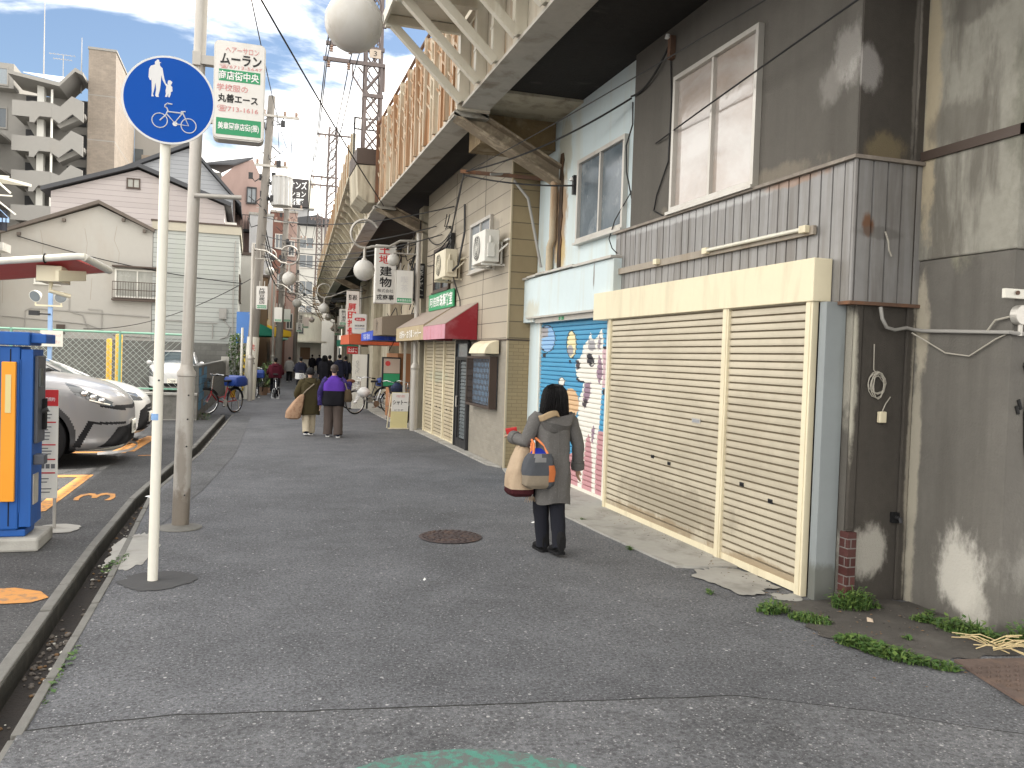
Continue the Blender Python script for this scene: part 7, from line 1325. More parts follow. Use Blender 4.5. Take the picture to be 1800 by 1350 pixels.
def person(label, loc, rz, H, coat, legs, hair, arms, feet, group=None, lean=0, detail=1):
    """coat: dict(rings=[(z,cx,cy,rx,ry)...], mats, cut) in metres; arms: {side: (elbow, wrist)}; feet: {side: (x, y, lift)}"""
    t = thing('person', label, 'person', loc, rz, group); L = dict(local=True); s = H/1.6
    N = {}; E = []
    N['pel'] = (V((0, 0, .54*H)), .1*s); N['wst'] = (V((0, 0, .63*H)), .085*s); N['cst'] = (V((0, .0+lean, .74*H)), .1*s); N['nb'] = (V((0, lean, .82*H)), .055*s); N['nk'] = (V((0, lean*1.1, .865*H)), .042*s); N['h0'] = (V((0, .015*s+lean*1.2, .905*H)), .062*s); N['h1'] = (V((0, .01*s+lean*1.2, .945*H)), .071*s); N['h2'] = (V((0, lean*1.2, .972*H)), .05*s); N['nose'] = (V((0, .095*s+lean*1.2, .925*H)), .008*s)
    E += [('pel', 'wst'), ('wst', 'cst'), ('cst', 'nb'), ('nb', 'nk'), ('nk', 'h0'), ('h0', 'h1'), ('h1', 'h2'), ('h1', 'nose')]
    SH = {}
    for k, sg in (('l', -1), ('r', 1)):
        sh = V((sg*.105*H, lean, .8*H)); SH[k] = sh; el, wr = V(arms[k][0]), V(arms[k][1]); N['s'+k] = (sh, .045*s); N['e'+k] = (el, .034*s); N['w'+k] = (wr, .024*s); E += [('cst', 's'+k), ('s'+k, 'e'+k), ('e'+k, 'w'+k)]
        d = (wr-el).normalized(); up = V((-sg, 0, .2)) if abs(d.z) > .6 else V((0, 0, 1)); hand(N, E, 'w'+k, d, d.cross(up)*(1 if sg > 0 else -1), up, s)
        fx, fy, lf = feet[k]; hp = V((sg*.055*H, 0, .5*H)); an = V((fx, fy-.02, .05*H+lf)); kn = (hp+an)/2+V((0, .05*s+abs(lf)*.5, 0)); N['p'+k] = (hp, .08*s); N['k'+k] = (kn, .052*s); N['a'+k] = (an, .035*s); N['t'+k] = (V((fx, fy+.1*s, .025+lf*.5)), .03*s); E += [('pel', 'p'+k), ('p'+k, 'k'+k), ('k'+k, 'a'+k), ('a'+k, 't'+k)]
    nm = list(N); me = bpy.data.meshes.new('body'); me.from_pydata([N[k][0] for k in nm], [(nm.index(a), nm.index(b)) for a, b in E], []); me.materials.append(m_skin); o = bpy.data.objects.new('body', me); COL.objects.link(o); o.parent = t
    md = o.modifiers.new('skin', 'SKIN'); md.use_smooth_shade = True; me.update()
    for i, k in enumerate(nm): v = me.skin_vertices[0].data[i]; v.radius = (N[k][1], N[k][1]); v.use_root = (k == 'pel')
    sb = o.modifiers.new('sub', 'SUBSURF'); sb.levels = sb.render_levels = 1
    hc = N['h1'][0]
    g = MB()
    for sg in (-1, 1): g.ball(hc+V((sg*.073*s, -.002, -.02*s)), .022*s, 10, (.4, .7, 1.2))
    g.build('ears', m_skin, t, True, **L); g = MB()
    for sg in (-1, 1): g.ball(hc+V((sg*.027*s, .066*s, -.012*s)), .009*s, 8, (1.3, .6, .8))
    g.build('eyes', m_ink, t, True, **L); g = MB(); g.ball(hc+V((0, .062*s, -.062*s)), .012*s, 8, (1.8, .6, .5)); g.build('mouth', m_inkred, t, True, **L)
    # coat with sleeves
    g = MB(); rg = coat['rings']; nv = len(rg)
    def f(i, j):
        k = j*(nv-1); a = min(int(k), nv-2); u = k-a; q = [rg[a][m]+(rg[a+1][m]-rg[a][m])*u for m in range(5)]; th = 2*pi*i
        w = 1+coat.get('fold', .03)*(sin(5*th+q[0]*7)+.6*sin(9*th-q[0]*11)+.8*sin(3*th+q[0]*23))*(1-.5*u if a == nv-2 else 1)+coat.get('fold', .03)*1.3*(1-j)**1.5*sin(6*th+.8*sin(4*j)+1); e = .82; c_, s_ = cos(th), sin(th)
        return V((q[1]+q[3]*w*(abs(c_)**e)*(1 if c_ > 0 else -1), q[2]+q[4]*w*(abs(s_)**e)*(1 if s_ > 0 else -1), q[0]+.012*sin(3*th)*(1 if a == 0 and u < .01 else 0)))
    n0 = len(g.f); g.grid(f, 40, nv*4-4 if detail else nv*2, True, True); cutz = coat.get('cut')
    for k in range(n0, len(g.f)):
        z = sum(g.v[i][2] for i in g.f[k])/len(g.f[k]); g.m[k] = 1 if cutz and z < cutz else 0
    for k, sg in (('l', -1), ('r', 1)):
        sh, el, wr = SH[k], V(arms[k][0]), V(arms[k][1]); a = sh+V((-sg*.035*s, 0, .0)); pts = [a]; rr = [coat['sl']*1.12]
        for i in range(1, 6): u = i/5; pts.append(sh.lerp(el, u)); rr.append(coat['sl']*(1.08-.2*u)*(1+.05*sin(i*2.3)))
        for i in range(1, 6): u = i/5; pts.append(el.lerp(wr, u)); rr.append(coat['sl']*(.9-.16*u)*(1+.06*sin(i*2.9)))
        g.mi = coat.get('slm', 0); g.tube(pts, rr, 14)
    g.build('coat', coat['mats'], t, True, **L)
    # trousers and shoes
    g = MB()
    for k, sg in (('l', -1), ('r', 1)):
        hp, kn, an = N['p'+k][0], N['k'+k][0], N['a'+k][0]; w = legs['w']; pts = []; rr = []
        for i in range(6): u = i/5; pts.append((hp+V((0, 0, .06))).lerp(kn, u)); rr.append(w*(1.25-.3*u)*(1+.03*sin(i*3)))
        for i in range(1, 7): u = i/6; pts.append(kn.lerp(an+V((0, 0, -.025)), u)); rr.append(w*(.95-legs.get('tap', .1)*u)*(1+.04*sin(i*2.6+sg)))
        g.tube(pts, rr, 14)
    g.build('trousers', legs['m'], t, True, **L)
    for k, sg in (('l', -1), ('r', 1)):
        fx, fy, lf = feet[k]; b = V((fx, fy, lf)); g = MB(); bt = legs.get('boot', 0)
        prof = [(-.085, .03, .07+bt), (-.06, .042, .1+bt), (-.01, .045, .1+bt), (.05, .046, .075), (.11, .047, .06), (.15, .036, .045), (.165, .015, .03)]
        def fs(i, j):
            kk = j*6; a = min(int(kk), 5); u = kk-a; q = [prof[a][m]+(prof[a+1][m]-prof[a][m])*u for m in range(3)]; th = 2*pi*i; tip = -lf*.55*(q[0]+.08)/.25
            return b+V((q[1]*s*cos(th), q[0]*s, max(0.0, (q[2]*s*(.5+.5*sin(th))))+.012+tip))
        g.grid(fs, 14, 12, True, True); sh_ = g.build('shoe', legs['shoe'], t, True, **L)
        g = MB(); g.prism([b+V((q[1]*1.06*s*sgn, q[0]*s, .001-lf*.55*(q[0]+.08)/.25)) for sgn, ps in ((1, prof), (-1, prof[::-1])) for q in ps], (0, 0, .022)); g.build('sole', legs.get('sole', m_black), sh_, **L)
    # hair
    hs = hair['style']; c = hc+V((0, -.012*s, .0))
    if hs == 'long':
        g2 = MB(); rs = random.Random(4)
        for q in range(170):
            th = rs.uniform(pi*.95, 2.05*pi); rr_ = rs.uniform(.97, 1.05); fl = rs.uniform(-.02, .1); pts = []
            for k in range(7):
                u = k/6; a_ = hr_[6-k] ; pts.append(V((c.x+a_[1]*s*(rr_+fl*u**3)*cos(th+.1*sin(q+u*3)), c.y-.01+a_[2]*s*rr_*sin(th+.1*sin(q+u*3)), c.z-a_[0]*.68*s-(rs.uniform(0, .035) if k == 6 else 0))))
            g2.tube(pts, [.004, .006, .006, .006, .005, .004, .001], 4)
        g2.build('hair_strands', hair['m'], t, True, **L)
        g = MB(); hr = hr_
        g.grid(lambda i, j: (lambda a, u, th: V((c.x+(hr[a][1]+(hr[a+1][1]-hr[a][1])*u)*s*cos(th)*(1+.05*sin(11*th+3*u)), c.y-.01+(hr[a][2]+(hr[a+1][2]-hr[a][2])*u)*s*sin(th)*(1+.03*sin(13*th)), c.z-(hr[a][0]+(hr[a+1][0]-hr[a][0])*u)*.68*s+(.02*sin(7*th) if a == 0 else 0))))(min(int(j*6), 5), j*6-min(int(j*6), 5), 2*pi*i), 44, 18, True, True)
        g.build('hair', hair['m'], t, True, **L)
    elif hs == 'beanie':
        g = MB(); g.ball(c+V((0, 0, .012*s)), .094*s, 20, (1, 1.08, 1.02)); h_ = g.build('knit_hat', hair['m'], t, True, **L); g = MB(); g.lathe([(.09*s, 0), (.1*s, .01), (.1*s, .045), (.09*s, .05)], c+V((0, .0, -.035*s)), 20); g.build('brim', hair['m'], h_, True, **L)
    else:
        g = MB(); g.ball(c+V((0, -.006, .016*s)), .086*s, 20, (.98, 1.08, 1.0)); g.ball(c+V((0, -.035*s, -.035*s)), .068*s, 16, (1, .8, .9)); g.build('hair', hair['m'], t, True, **L)
    if coat.get('hood'):
        hm, hw_, hz = coat['hood']; g = MB()
        g.grid(lambda i, j: V((hw_*cos(pi*i)*(1-.25*j), lean-.06*s-(.11*sin(pi*i)*(1-.5*abs(2*j-1)))*s, hz-.15*j*s*sin(pi*i)**.7+.03*s*(1-j)+.012*sin(9*i+4*j))), 22, 8); g.grid(lambda i, j: V((hw_*cos(pi*i)*(1-.1*j), lean+.02*s-(.07*sin(pi*i)*(1-j*.2))*s, hz+.045*s-.06*j*s)), 22, 4)
        o2 = g.build('hood', hm, t, True, **L, recalc=False); m2 = o2.modifiers.new('solid', 'SOLIDIFY'); m2.thickness = .02*s
    return t
def cloth(name, c, **k): return mat(name, c, .9, .14, 9, bump=k.pop('bump', .35), bsc=k.pop('bsc', 70), spec=.15, **k)
m_wool = cloth('grey_wool', (.125, .12, .115), bsc=28, bump=.8, speck=(110, .6, (.17, .165, .16)))
m_navyt = cloth('navy_denim', (.016, .017, .023)); m_boot = cloth('black_suede', (.014, .014, .015)); m_olive = cloth('olive_nylon', (.055, .045, .022)); m_creamt = cloth('cream_cotton', (.55, .48, .36)); m_purple = cloth('purple_nylon', (.1, .04, .32)); m_blk = cloth('black_cloth', (.014, .014, .018)); m_navy = cloth('navy_nylon', (.02, .022, .04)); m_brt = cloth('grey_brown_wool', (.095, .075, .066)); m_maroon = cloth('maroon_nylon', (.075, .012, .022)); m_whcoat = cloth('pale_grey_coat', (.42, .41, .4)); m_knit = cloth('black_knit', (.022, .022, .024)); m_sleeve = cloth('purple_navy_sleeve', (.03, .022, .09), dirt=(.12, .08, .35), da=.8, dsc=(14, 14, 14))
# woman with the grey coat: feet at (2.47, 6.71)
tw = person('woman in long grey hooded coat with black bobbed hair carrying two bags', (2.47, 6.71, 0), R(4), 1.46,
    dict(rings=[(.44, .02, .0, .15, .13), (.6, .018, 0, .148, .13), (.78, .012, 0, .145, .125), (.95, .004, 0, .145, .118), (1.08, .0, 0, .158, .112), (1.15, 0, 0, .15, .098), (1.2, 0, 0, .1, .08), (1.235, 0, 0, .062, .065)], mats=[m_wool], sl=.062, fold=.035, hood=(m_wool, .18, 1.165)),
    dict(m=m_navyt, w=.073, tap=.16, shoe=m_boot, boot=.1), dict(m=m_hair, style='long'),
    dict(l=((-.235, .02, .955), (-.27, .22, .975)), r=((.235, -.02, .93), (.262, .03, .73))), dict(l=(-.02, .1, 0), r=(.035, -.12, .025)))
g = MB(); g.grid(lambda i, j: V((-.075+.075*cos(2.9*i+.2)-.02*j, -.1-.03*sin(3*i), 1.165+.045*j+.02*sin(5*i))), 14, 5); o = g.build('scarf', cloth('tan_scarf', (.42, .31, .19)), tw, True, local=True, recalc=False); o.modifiers.new('s', 'SOLIDIFY').thickness = .02
for sg, w_, d_ in ((1, V((.262, .03, .73)), V((.027, .05, -.2))), (-1, V((-.27, .22, .975)), V((-.035, .2, .02)))):
    d_ = d_.normalized(); g = MB(); g.tube([w_-d_*.055, w_-d_*.03, w_+d_*.012, w_+d_*.016], [.056, .06, .058, .045], 16); g.build('cuff', m_wool, tw, True, local=True)
g = MB(); g.tube([(.01, -.142, .455), (.008, -.146, .6), (.004, -.144, .78), (0, -.135, .95), (0, -.122, 1.06)], .0035, 5); g.build('back_seam', m_wool, tw, True, local=True)
m_tote = cloth('beige_canvas', (.43, .33, .23), dirt=(.3, .22, .15), da=.6, dsc=(6, 6, 6)); m_toteb = cloth('maroon_leather', (.05, .012, .015)); m_patchg = cloth('grey_denim_patch', (.075, .08, .09)); m_patchb = cloth('khaki_patch', (.24, .2, .15)); m_patcho = cloth('orange_patch', (.55, .17, .06)); m_ostrap = cloth('orange_strap', (.75, .25, .1)); m_bluein = cloth('blue_lining', (.02, .04, .35)); m_patchl = cloth('pale_grey_patch', (.2, .2, .2))
def bagloft(rings, n=28):
    g = MB(); nv = len(rings)
    def f(i, j):
        k = j*(nv-1); a = min(int(k), nv-2); u = k-a; q = [rings[a][m]+(rings[a+1][m]-rings[a][m])*u for m in range(5)]; th = 2*pi*i; e = .6; c_, s_ = cos(th), sin(th); w = 1+.03*sin(5*th+9*j)+.02*sin(8*th-14*j)
        return V((q[1]+q[3]*w*(abs(c_)**e)*(1 if c_ > 0 else -1), q[2]+q[4]*w*(abs(s_)**e)*(1 if s_ > 0 else -1), q[0]))
    g.grid(f, n, 16, True, True); return g
wx, wy = 2.47, 6.71
t = thing('tote_bag', 'large beige canvas tote with maroon base on the woman\'s left arm', 'bag', (wx-.26, wy+.08, .6))
g = bagloft([(.49, wx-.25, wy+.1, .09, .12), (.52, wx-.25, wy+.1, .115, .15), (.66, wx-.25, wy+.1, .115, .14), (.8, wx-.235, wy+.1, .085, .12), (.9, wx-.23, wy+.1, .05, .09), (.93, wx-.22, wy+.1, .03, .06)]); g.m = [1 if sum(g.v[i][2] for i in f)/len(f) < .545 else 0 for f in g.f]; g.build('body', [m_tote, m_toteb], t, True)
g = MB(); g.tube([(wx-.28, wy+.06, .88), (wx-.25, wy+.05, .97), (wx-.23, wy+.1, 1.0), (wx-.2, wy+.13, .95), (wx-.19, wy+.14, .86)], .012, 6); g.build('handle', m_tote, t, True)
t = thing('patchwork_bag', 'grey and khaki patchwork handbag with orange handles on the woman\'s arm', 'bag', (wx-.16, wy-.12, .65))
g = bagloft([(.58, wx-.15, wy-.1, .1, .06), (.61, wx-.155, wy-.1, .135, .085), (.72, wx-.155, wy-.1, .14, .09), (.83, wx-.15, wy-.1, .12, .075), (.87, wx-.145, wy-.1, .095, .05)], 40)
mm = []
for f in g.f:
    c = [sum(g.v[i][a] for i in f)/len(f) for a in range(3)]; u = c[0]-wx+.15; k = 1
    if c[2] < .7: k = 2
    if c[2] > .8 and u > -.06 and u < .02: k = 4
    if u > .055 and c[2] < .77 and c[2] > .63: k = 3
    if u > .055 and c[2] < .64: k = 1
    mm.append(k-1)
g.m = mm; g.build('body', [m_patchg, m_patchb, m_patcho, m_patchl], t, True)
g = MB(); g.grid(lambda i, j: V((wx-.15+.085*cos(2*pi*i)*(1-.3*j), wy-.1+.045*sin(2*pi*i), .865+.045*j*(.5+.5*sin(6*i)))), 18, 3, True, True); g.build('lining', m_bluein, t, True)
for dy in (-.03, .03): g = MB(); g.tube([(wx-.21, wy-.1+dy, .85), (wx-.2, wy-.07+dy, .95), (wx-.205, wy+.01+dy*.6, 1.0), (wx-.16, wy+.0+dy, .99), (wx-.1, wy-.06+dy, .93), (wx-.08, wy-.1+dy, .85)], .011, 8); g.build('handle', m_ostrap, t, True)
t = thing('red_wallet', 'red open wallet held up in the woman\'s left hand', 'wallet', (wx-.3, wy+.3, 1.0)); g = MB(); a = V((wx-.31, wy+.3, .98)); g.hexa([a, a+V((.085, -.02, .02)), a+V((.085, 0, .025)), a+V((0, .02, .005)), a+V((-.02, .0, .055)), a+V((.075, -.03, .075)), a+V((.075, -.01, .08)), a+V((-.02, .02, .06))]); g.build('cover', m_red, t, bevel=.004); g = MB(); g.hexa([a+V((-.03, -.02, -.005)), a+V((.09, -.06, .02)), a+V((.11, -.03, .028)), a+V((0, 0, .0)), a+V((-.03, -.02, .003)), a+V((.09, -.06, .03)), a+V((.11, -.03, .038)), a+V((0, 0, .008))]); g.build('flap', m_inkpink, t)
g = MB()
for k in range(40): x = wx-.17+.1*random.random(); g.tube([(x, wy+.06, .56), (x+random.uniform(-.06, .03), wy+.04, .46-.03*random.random())], .002, 3)
solo('scarf_fringe', g, m_tote, 'tan fringe hanging below the tote bag', 'fringe', (wx-.15, wy+.06, .5))
# the couple
tm = person('man in purple and black windbreaker and brown trousers walking away', (1.57, 16.79, 0), R(-6), 1.42,
    dict(rings=[(.62, .0, 0, .2, .13), (.66, .0, 0, .215, .145), (.8, .0, 0, .225, .15), (.95, 0, 0, .235, .145), (1.07, 0, 0, .22, .125), (1.14, 0, 0, .16, .1), (1.18, 0, 0, .08, .075), (1.21, 0, 0, .06, .065)], mats=[m_purple, m_blk, m_sleeve], cut=.9, sl=.072, slm=2, fold=.03),
    dict(m=m_brt, w=.1, tap=.04, shoe=m_navy, sole=m_inkw), dict(m=m_grey, style='short'),
    dict(l=((-.26, -.02, .88), (-.255, .04, .63)), r=((.27, .0, .92), (.3, .2, 1.05))), dict(l=(-.1, .06, 0), r=(.1, -.06, 0)))
t = thing('shoulder_bag', 'brown shoulder bag at the right hip of the man in purple', 'bag', (1.85, 16.75, .75)); g = bagloft([(.7, 1.84, 16.78, .07, .1), (.75, 1.84, 16.78, .09, .12), (.92, 1.83, 16.78, .07, .1), (.95, 1.83, 16.78, .05, .08)]); g.build('body', cloth('brown_leather', (.09, .065, .04)), t, True); g = MB(); g.tube([(1.82, 16.7, .93), (1.78, 16.7, 1.05), (1.74, 16.76, 1.14)], .012, 6); g.build('strap', m_patchb, t)
g = MB(); g.ball((1.92, 17.02, 1.1), .07, 14, (1.3, .9, .6)); solo('brown_parcel', g, cloth('parcel_brown', (.16, .07, .045)), 'small brown parcel held up by the man in purple', 'parcel', (1.92, 17.02, 1.1), smooth=True)
to = person('woman in olive hooded coat and dark knit hat walking beside the man', (1.13, 17.12, 0), R(3), 1.34,
    dict(rings=[(.42, .0, 0, .2, .15), (.55, .0, 0, .2, .15), (.75, .0, 0, .2, .15), (.9, 0, 0, .2, .14), (1.02, 0, 0, .19, .13), (1.08, 0, 0, .14, .11), (1.12, 0, 0, .09, .085), (1.15, 0, 0, .07, .07)], mats=[m_olive], sl=.075, fold=.035, hood=(m_olive, .13, 1.1)),
    dict(m=m_creamt, w=.078, tap=.02, shoe=m_navy, sole=m_inkw), dict(m=m_knit, style='beanie'),
    dict(l=((-.25, .0, .83), (-.2, .12, .68)), r=((.24, .02, .8), (.22, .1, .65))), dict(l=(-.07, -.12, .03), r=(.05, .1, 0)))
t = thing('cloth_bag', 'tan patterned cloth bag slung at the left side of the olive coat', 'bag', (.85, 17.0, .5)); g = bagloft([(.33, .82, 17, .09, .08), (.36, .8, 17, .15, .12), (.5, .83, 17, .15, .12), (.65, .9, 17, .11, .1), (.78, .96, 16.96, .06, .06), (.82, .98, 16.95, .03, .04)]); g.build('body', cloth('tan_patterned', (.4, .26, .17), dirt=(.2, .1, .06), da=.8, dsc=(20, 20, 20)), t, True); g = MB(); g.tube([(.97, 16.95, .8), (1.05, 16.94, .9), (1.2, 16.96, 1.03)], .014, 6); g.build('strap', m_patchb, t)
def simple(label, x, y, H, cm, tm_, hm, hstyle, cb=.48, hood=False, w=.19, riding=False, rz=0, group=None):
    z = .26 if riding else 0
    P = lambda a: a*H
    fe = dict(l=(-.1, .1, .22), r=(.1, -.02, .1)) if riding else dict(l=(-.08, .1, 0), r=(.08, -.1, .03))
    ar = dict(l=((-.25, .12, .62*H), (-.24, .4, .6*H)), r=((.25, .12, .62*H), (.24, .4, .6*H))) if riding else dict(l=((-.22, -.02, .62*H), (-.22, .08, .47*H)), r=((.22, -.02, .62*H), (.22, .08, .47*H)))
    return person(label, (x, y, 0), rz, H, dict(rings=[(cb*H, 0, 0, w, .14), (.6*H, 0, 0, w, .145), (.72*H, 0, 0, w, .14), (.79*H, 0, 0, w*.95, .125), (.825*H, 0, 0, w*.6, .1), (.86*H, 0, 0, .07, .07)], mats=[cm], sl=.07, fold=.03, **({'hood': (cm, .13, .83*H)} if hood else {})), dict(m=tm_, w=.08, tap=.02, shoe=m_boot, sole=m_inkw if hstyle == 'beanie' else m_black), dict(m=hm, style=hstyle), ar, fe, group, 0, 0)
pg = 'people far down the street'
simple('cyclist in maroon padded jacket riding away on the left', .83, 30.8, 1.42, m_maroon, m_blk, m_hair, 'short', .5, True, .22, True)
bicycle('bicycle ridden by the person in the maroon jacket', (.83, 30.95, 0), R(90), m_fblk, None, None, 0, None)
simple('person in pale grey hooded coat and black hat walking in the distance', 2.03, 48, 1.36, m_whcoat, m_blk, m_knit, 'beanie', .42, True, .2)
simple('cyclist in navy padded jacket riding away, centre of the street', 2.03, 36.8, 1.42, m_navy, m_blk, m_hair, 'short', .5, True, .23, True)
bicycle('bicycle ridden by the person in the navy jacket', (2.03, 36.95, 0), R(90), m_fsil, None, None, 0, None)
g = MB(); g.grid(lambda i, j: V((2.03+.22*cos(2*pi*i)*(1+.05*sin(14*i)), 36.78+.15*sin(2*pi*i), .5+.26*j)), 20, 3, True); solo('white_cape', g, m_inkw, 'white cloth hanging below the navy jacket of the cyclist', 'cloth', (2.03, 36.8, .5), recalc=False, smooth=True)
simple('person in black coat with bushy black hair, left of the dark group', 3.05, 37.2, 1.56, m_blk, m_blk, m_hair, 'long', .3, False, .22)
simple('person in black coat standing in the middle of the dark group', 3.35, 38.2, 1.55, m_blk, m_blk, m_hair, 'short', .35, False, .2)
simple('person in dark navy coat, tallest of the dark group on the right', 3.72, 37.5, 1.6, m_navy, m_blk, m_hair, 'short', .4, True, .22)
simple('slim person in dark clothes at the wall, rightmost of the group', 4.3, 40.5, 1.52, m_navy, m_navyt, m_hair, 'short', .45, False, .17)
simple('tiny dark figure far ahead near the bright shopfronts', 4.2, 62, 1.5, m_blk, m_blk, m_hair, 'short', .45, False, .2)
simple('second tiny dark figure far ahead by the canopy', 5.0, 66, 1.5, m_navy, m_blk, m_hair, 'short', .45, False, .2)
# ================================================================ overhead wires
def wire(label, a, b, sag, r=.012, group=None, n=20, m=None):
    a = V(a); b = V(b); pts = [a.lerp(b, i/n)-V((0, 0, sag*4*(i/n)*(1-i/n))) for i in range(n+1)]
    g = MB(); g.tube(pts, r, 5); return solo('overhead_wire', g, m or m_wire, label, 'wire', a, group)
gw = 'wires strung along the left poles'
random.seed(5)
for k in range(3): wire('thin power wire between the tops of the left utility poles', (.35+.45*k-.15, 29.84, 9.75), (1.1+.5*k-.2, 44.84, 9.1), .35, .012, gw)
for k in range(3): wire('thin power wire between the tops of the left utility poles', (1.1+.5*k-.2, 44.84, 9.15), (2.3+.4*k, 54.84, 8.9), .3, .012, gw)
for k in range(4): wire('bundled cable sagging between the left utility poles at mid height', (.28, 29.95, 5.2+.35*k), (1.45, 45, 5.0+.4*k), .5+.1*k, .022, 'mid height cables along the left poles')
for k in range(3): wire('bundled cable sagging between the left utility poles at mid height', (1.45, 45, 5.0+.5*k), (2.65, 55, 5.0+.4*k), .4+.1*k, .022, 'mid height cables along the left poles')
for k in range(4): wire('bundled cable sagging between the left utility poles at mid height', (2.65, 55, 5.0+.4*k), (6.2, 66, 4.4+.5*k), .5, .022, 'mid height cables along the left poles')
wire('long diagonal black cable crossing the sky from top left to the viaduct', (-.18, 8.6, 5.35), (2.56, 17.6, 4.75), .05, .011)
wire('black cable from the utility pole top down to the upper right', (1.0, 30, 8.6), (-.2, 8.4, 5.5), .2, .008)
gx = 'cables crossing the street below the viaduct'
for k, (a, b, s) in enumerate((((.2, 29.9, 5.6), (3.6, 17.2, 4.35), .35), ((.18, 29.9, 5.3), (3.6, 16.6, 4.1), .4), ((.2, 29.9, 4.9), (3.4, 18.3, 4.1), .3), ((.25, 29.9, 6.2), (3.6, 15.6, 4.5), .3), ((1.4, 45, 6), (4.2, 28, 4.6), .5), ((1.4, 45, 5.4), (4.3, 34, 4.2), .4), ((1.42, 45, 6.6), (4.3, 30, 4.9), .5), ((2.6, 55, 6), (4.6, 36, 4.6), .5), ((2.6, 55, 5.2), (5.2, 44, 4.2), .4), ((.2, 29.9, 5.0), (4.2, 26, 4.5), .3), ((1.42, 45, 4.8), (4.6, 40, 4.4), .3), ((2.6, 55, 6.8), (5.4, 50, 4.8), .3))):
    wire('dark cable crossing the street from the left poles to the arches under the viaduct', a, b, s, .013, gx)
for k in range(8):
    wire('dark cable crossing the street from the left poles to the arches under the viaduct', (1.42+.15*k, 45+1.2*k, 4.6+.3*(k % 4)), (4.7+.15*k, 33+3.4*k, 4.0+.15*(k % 3)), .35, .012, gx)
gb = 'cables along the right hand upper walls'
for k, (a, b, s) in enumerate((((3.58, 15.7, 4.05), (3.0, 12.4, 4.45), .05), ((3.58, 15.7, 3.9), (3.0, 12.4, 4.4), -.12), ((3.0, 12.4, 4.45), (3.98, 8.65, 4.6), .12), ((3.98, 8.65, 4.62), (3.95, 7.75, 4.85), .1), ((3.0, 12.4, 4.4), (4.0, 10.35, 3.95), .05), ((3.58, 17.9, 3.8), (3.58, 15.7, 4.0), .1), ((3.58, 17.9, 3.6), (3.58, 15.7, 3.9), .16), ((3.58, 17.9, 4.2), (3.58, 15.7, 4.05), .2))):
    wire('black service cable looping along the upper walls of the right hand shops', a, b, s, .012, gb)
wire('twisted wire pair rising across the stucco wall towards the right edge', (3.98, 8.0, 3.95), (3.6, 3.0, 4.1), -.02, .008)
wire('thin wire crossing the pale blue window and stucco edge', (3.0, 12.0, 4.4), (3.7, 3.0, 4.35), .05, .006)
g = MB(); g.tube([(3.985, 8.62, 4.55), (3.985, 8.6, 4.3), (3.985, 8.75, 4.1), (3.985, 8.72, 3.8), (4.03, 8.63, 3.45), (4.03, 8.6, 3.3)], .009, 5); solo('service_drop', g, m_wire, 'black wire dropping down beside the pale blue window', 'wire', (3.98, 8.6, 4))
g = MB(); g.tube([(3.985, 7.75, 4.75), (3.985, 7.7, 4.3), (3.985, 7.72, 3.7), (3.985, 7.95, 3.4), (3.985, 8.0, 3.25), (3.985, 7.75, 3.15)], .008, 5); solo('service_drop', g, m_wire, 'black wire hanging beside the frosted window on the stucco wall', 'wire', (3.98, 7.7, 4))
g = MB(); g.tube([(4.03, 8.62, 3.6), (3.99, 9.0, 3.3), (3.99, 9.15, 3.1), (3.99, 9.05, 2.98), (3.96, 8.85, 2.9)], .007, 5); solo('service_drop', g, m_wire, 'black wire looping under the pale blue window to the cladding', 'wire', (4, 9, 3.2))
t = thing('wall_insulator', 'small porcelain wire bracket on the grey stucco beside the frosted window', 'insulator', (3.97, 7.72, 4.9)); g = MB(); g.box(3.94, 7.68, 4.72, 3.998, 7.74, 4.95); g.build('bracket', m_rust, t); g = MB(); g.lathe([(.001, 0), (.03, .01), (.02, .05), (.001, .055)], (3.93, 7.73, 4.92), 10); g.build('knob', m_inkw, t)
t = thing('wall_insulator', 'small porcelain wire bracket on the pale blue wall left of its window', 'insulator', (4.02, 10.42, 4.0)); g = MB(); g.box(4.0, 10.4, 3.85, 4.055, 10.46, 4.1); g.build('bracket', m_dark, t); g = MB(); g.lathe([(.001, 0), (.03, .01), (.02, .05), (.001, .055)], (3.98, 10.43, 4.02), 10); g.build('knob', m_inkw, t)
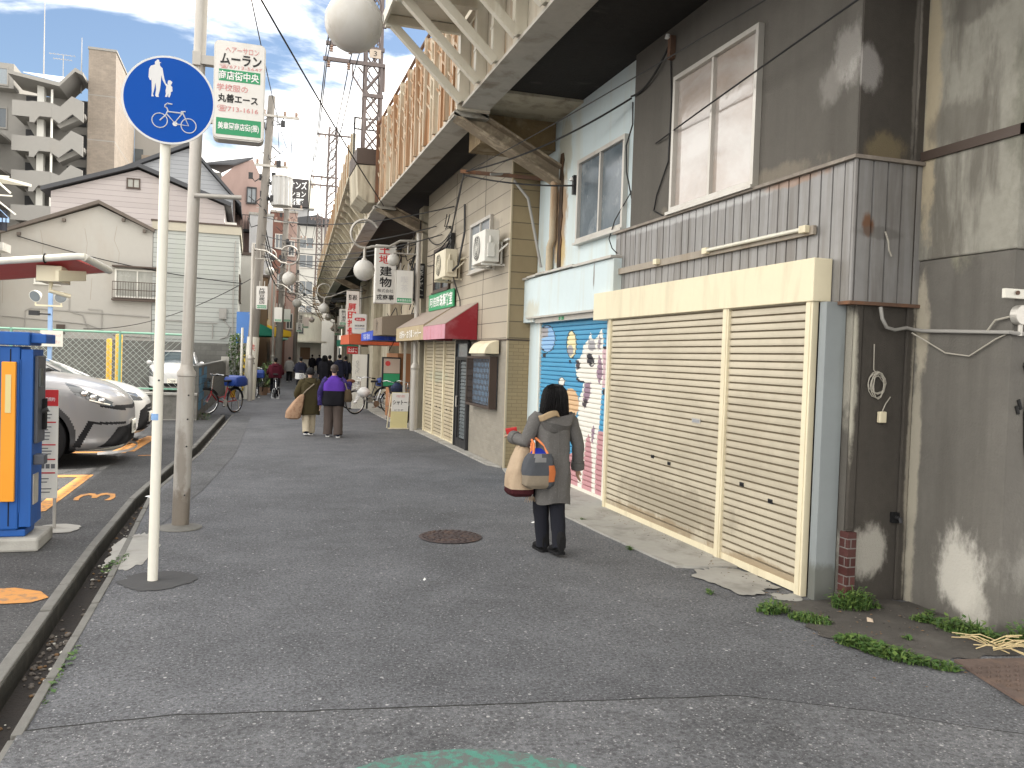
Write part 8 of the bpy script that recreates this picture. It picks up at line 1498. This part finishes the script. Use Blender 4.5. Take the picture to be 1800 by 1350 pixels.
t = thing('meter_cluster', 'tangle of cable joints hanging on the beige siding between the windows', 'cable joint', (3.58, 15.6, 3.9)); g = MB(); random.seed(3)
for k in range(12): p = V((3.56, 15.6+random.uniform(-.1, .1), 3.9+random.uniform(-.3, .3))); q = p+V((-.05, random.uniform(-.35, .35), random.uniform(-.4, .3))); g.tube([p, (p+q)/2+V((-.08, 0, -.12)), q], .012, 4)
g.build('cable_loop', m_wire, t); g = MB(); g.box(3.54, 15.55, 3.8, 3.62, 15.7, 4.0); g.box(3.52, 15.45, 3.62, 3.6, 15.52, 3.8); g.build('joint_box', m_dark, t, bevel=.01); g = MB(); g.lathe([(.001, 0), (.05, .01), (.05, .1), (.001, .14)], (3.5, 15.3, 3.45), 10); g.build('insulator', m_cream, t)
t = thing('cable_tangle', 'messy dark cable tangle behind the estate agent sign under the viaduct', 'cables', (4.2, 20, 3.8)); g = MB()
for k in range(60): p = V((random.uniform(3.7, 4.2), random.uniform(18.8, 24), random.uniform(2.6, 4.6))); q = p+V((random.uniform(-.3, .1), random.uniform(-.9, .9), random.uniform(-.9, .5))); g.tube([p, (p+q)/2+V((-.05, 0, -.2)), q], .014, 4)
g.build('cable_loop', m_wire, t)
gc = 'railway wires above the viaduct'
for k, (x0, z) in enumerate(((1.4, 8.2), (1.42, 8.0), (1.9, 8.0), (2.0, 7.8), (2.6, 8.9), (1.55, 10.1), (2.65, 10.1))):
    wire('thin railway wire running between the catenary masts above the viaduct', (x0, 18.8, z), (x0+1.15, 41.8, z+2.2), .5, .014 if k < 4 else .01, gc); wire('thin railway wire running between the catenary masts above the viaduct', (x0+1.15, 41.8, z+2.2), (x0+2.4, 67.8, z+2.4), .5, .014, gc)
    wire('thin railway wire running between the catenary masts above the viaduct', (x0-.2, -2, z+2.2), (x0, 18.8, z), .3, .012, gc)
# loose utility cables at the block house wall
wire('thin cable sagging across the cream house gable towards the steel pole', (-9.0, 37.9, 5.9), (-.4, 37.8, 4.5), .25, .02)
wire('thin cable rising across the pale green siding to the utility pole', (-6.5, 37.6, 2.3), (.1, 30, 4.2), .5, .014)
flush_text()
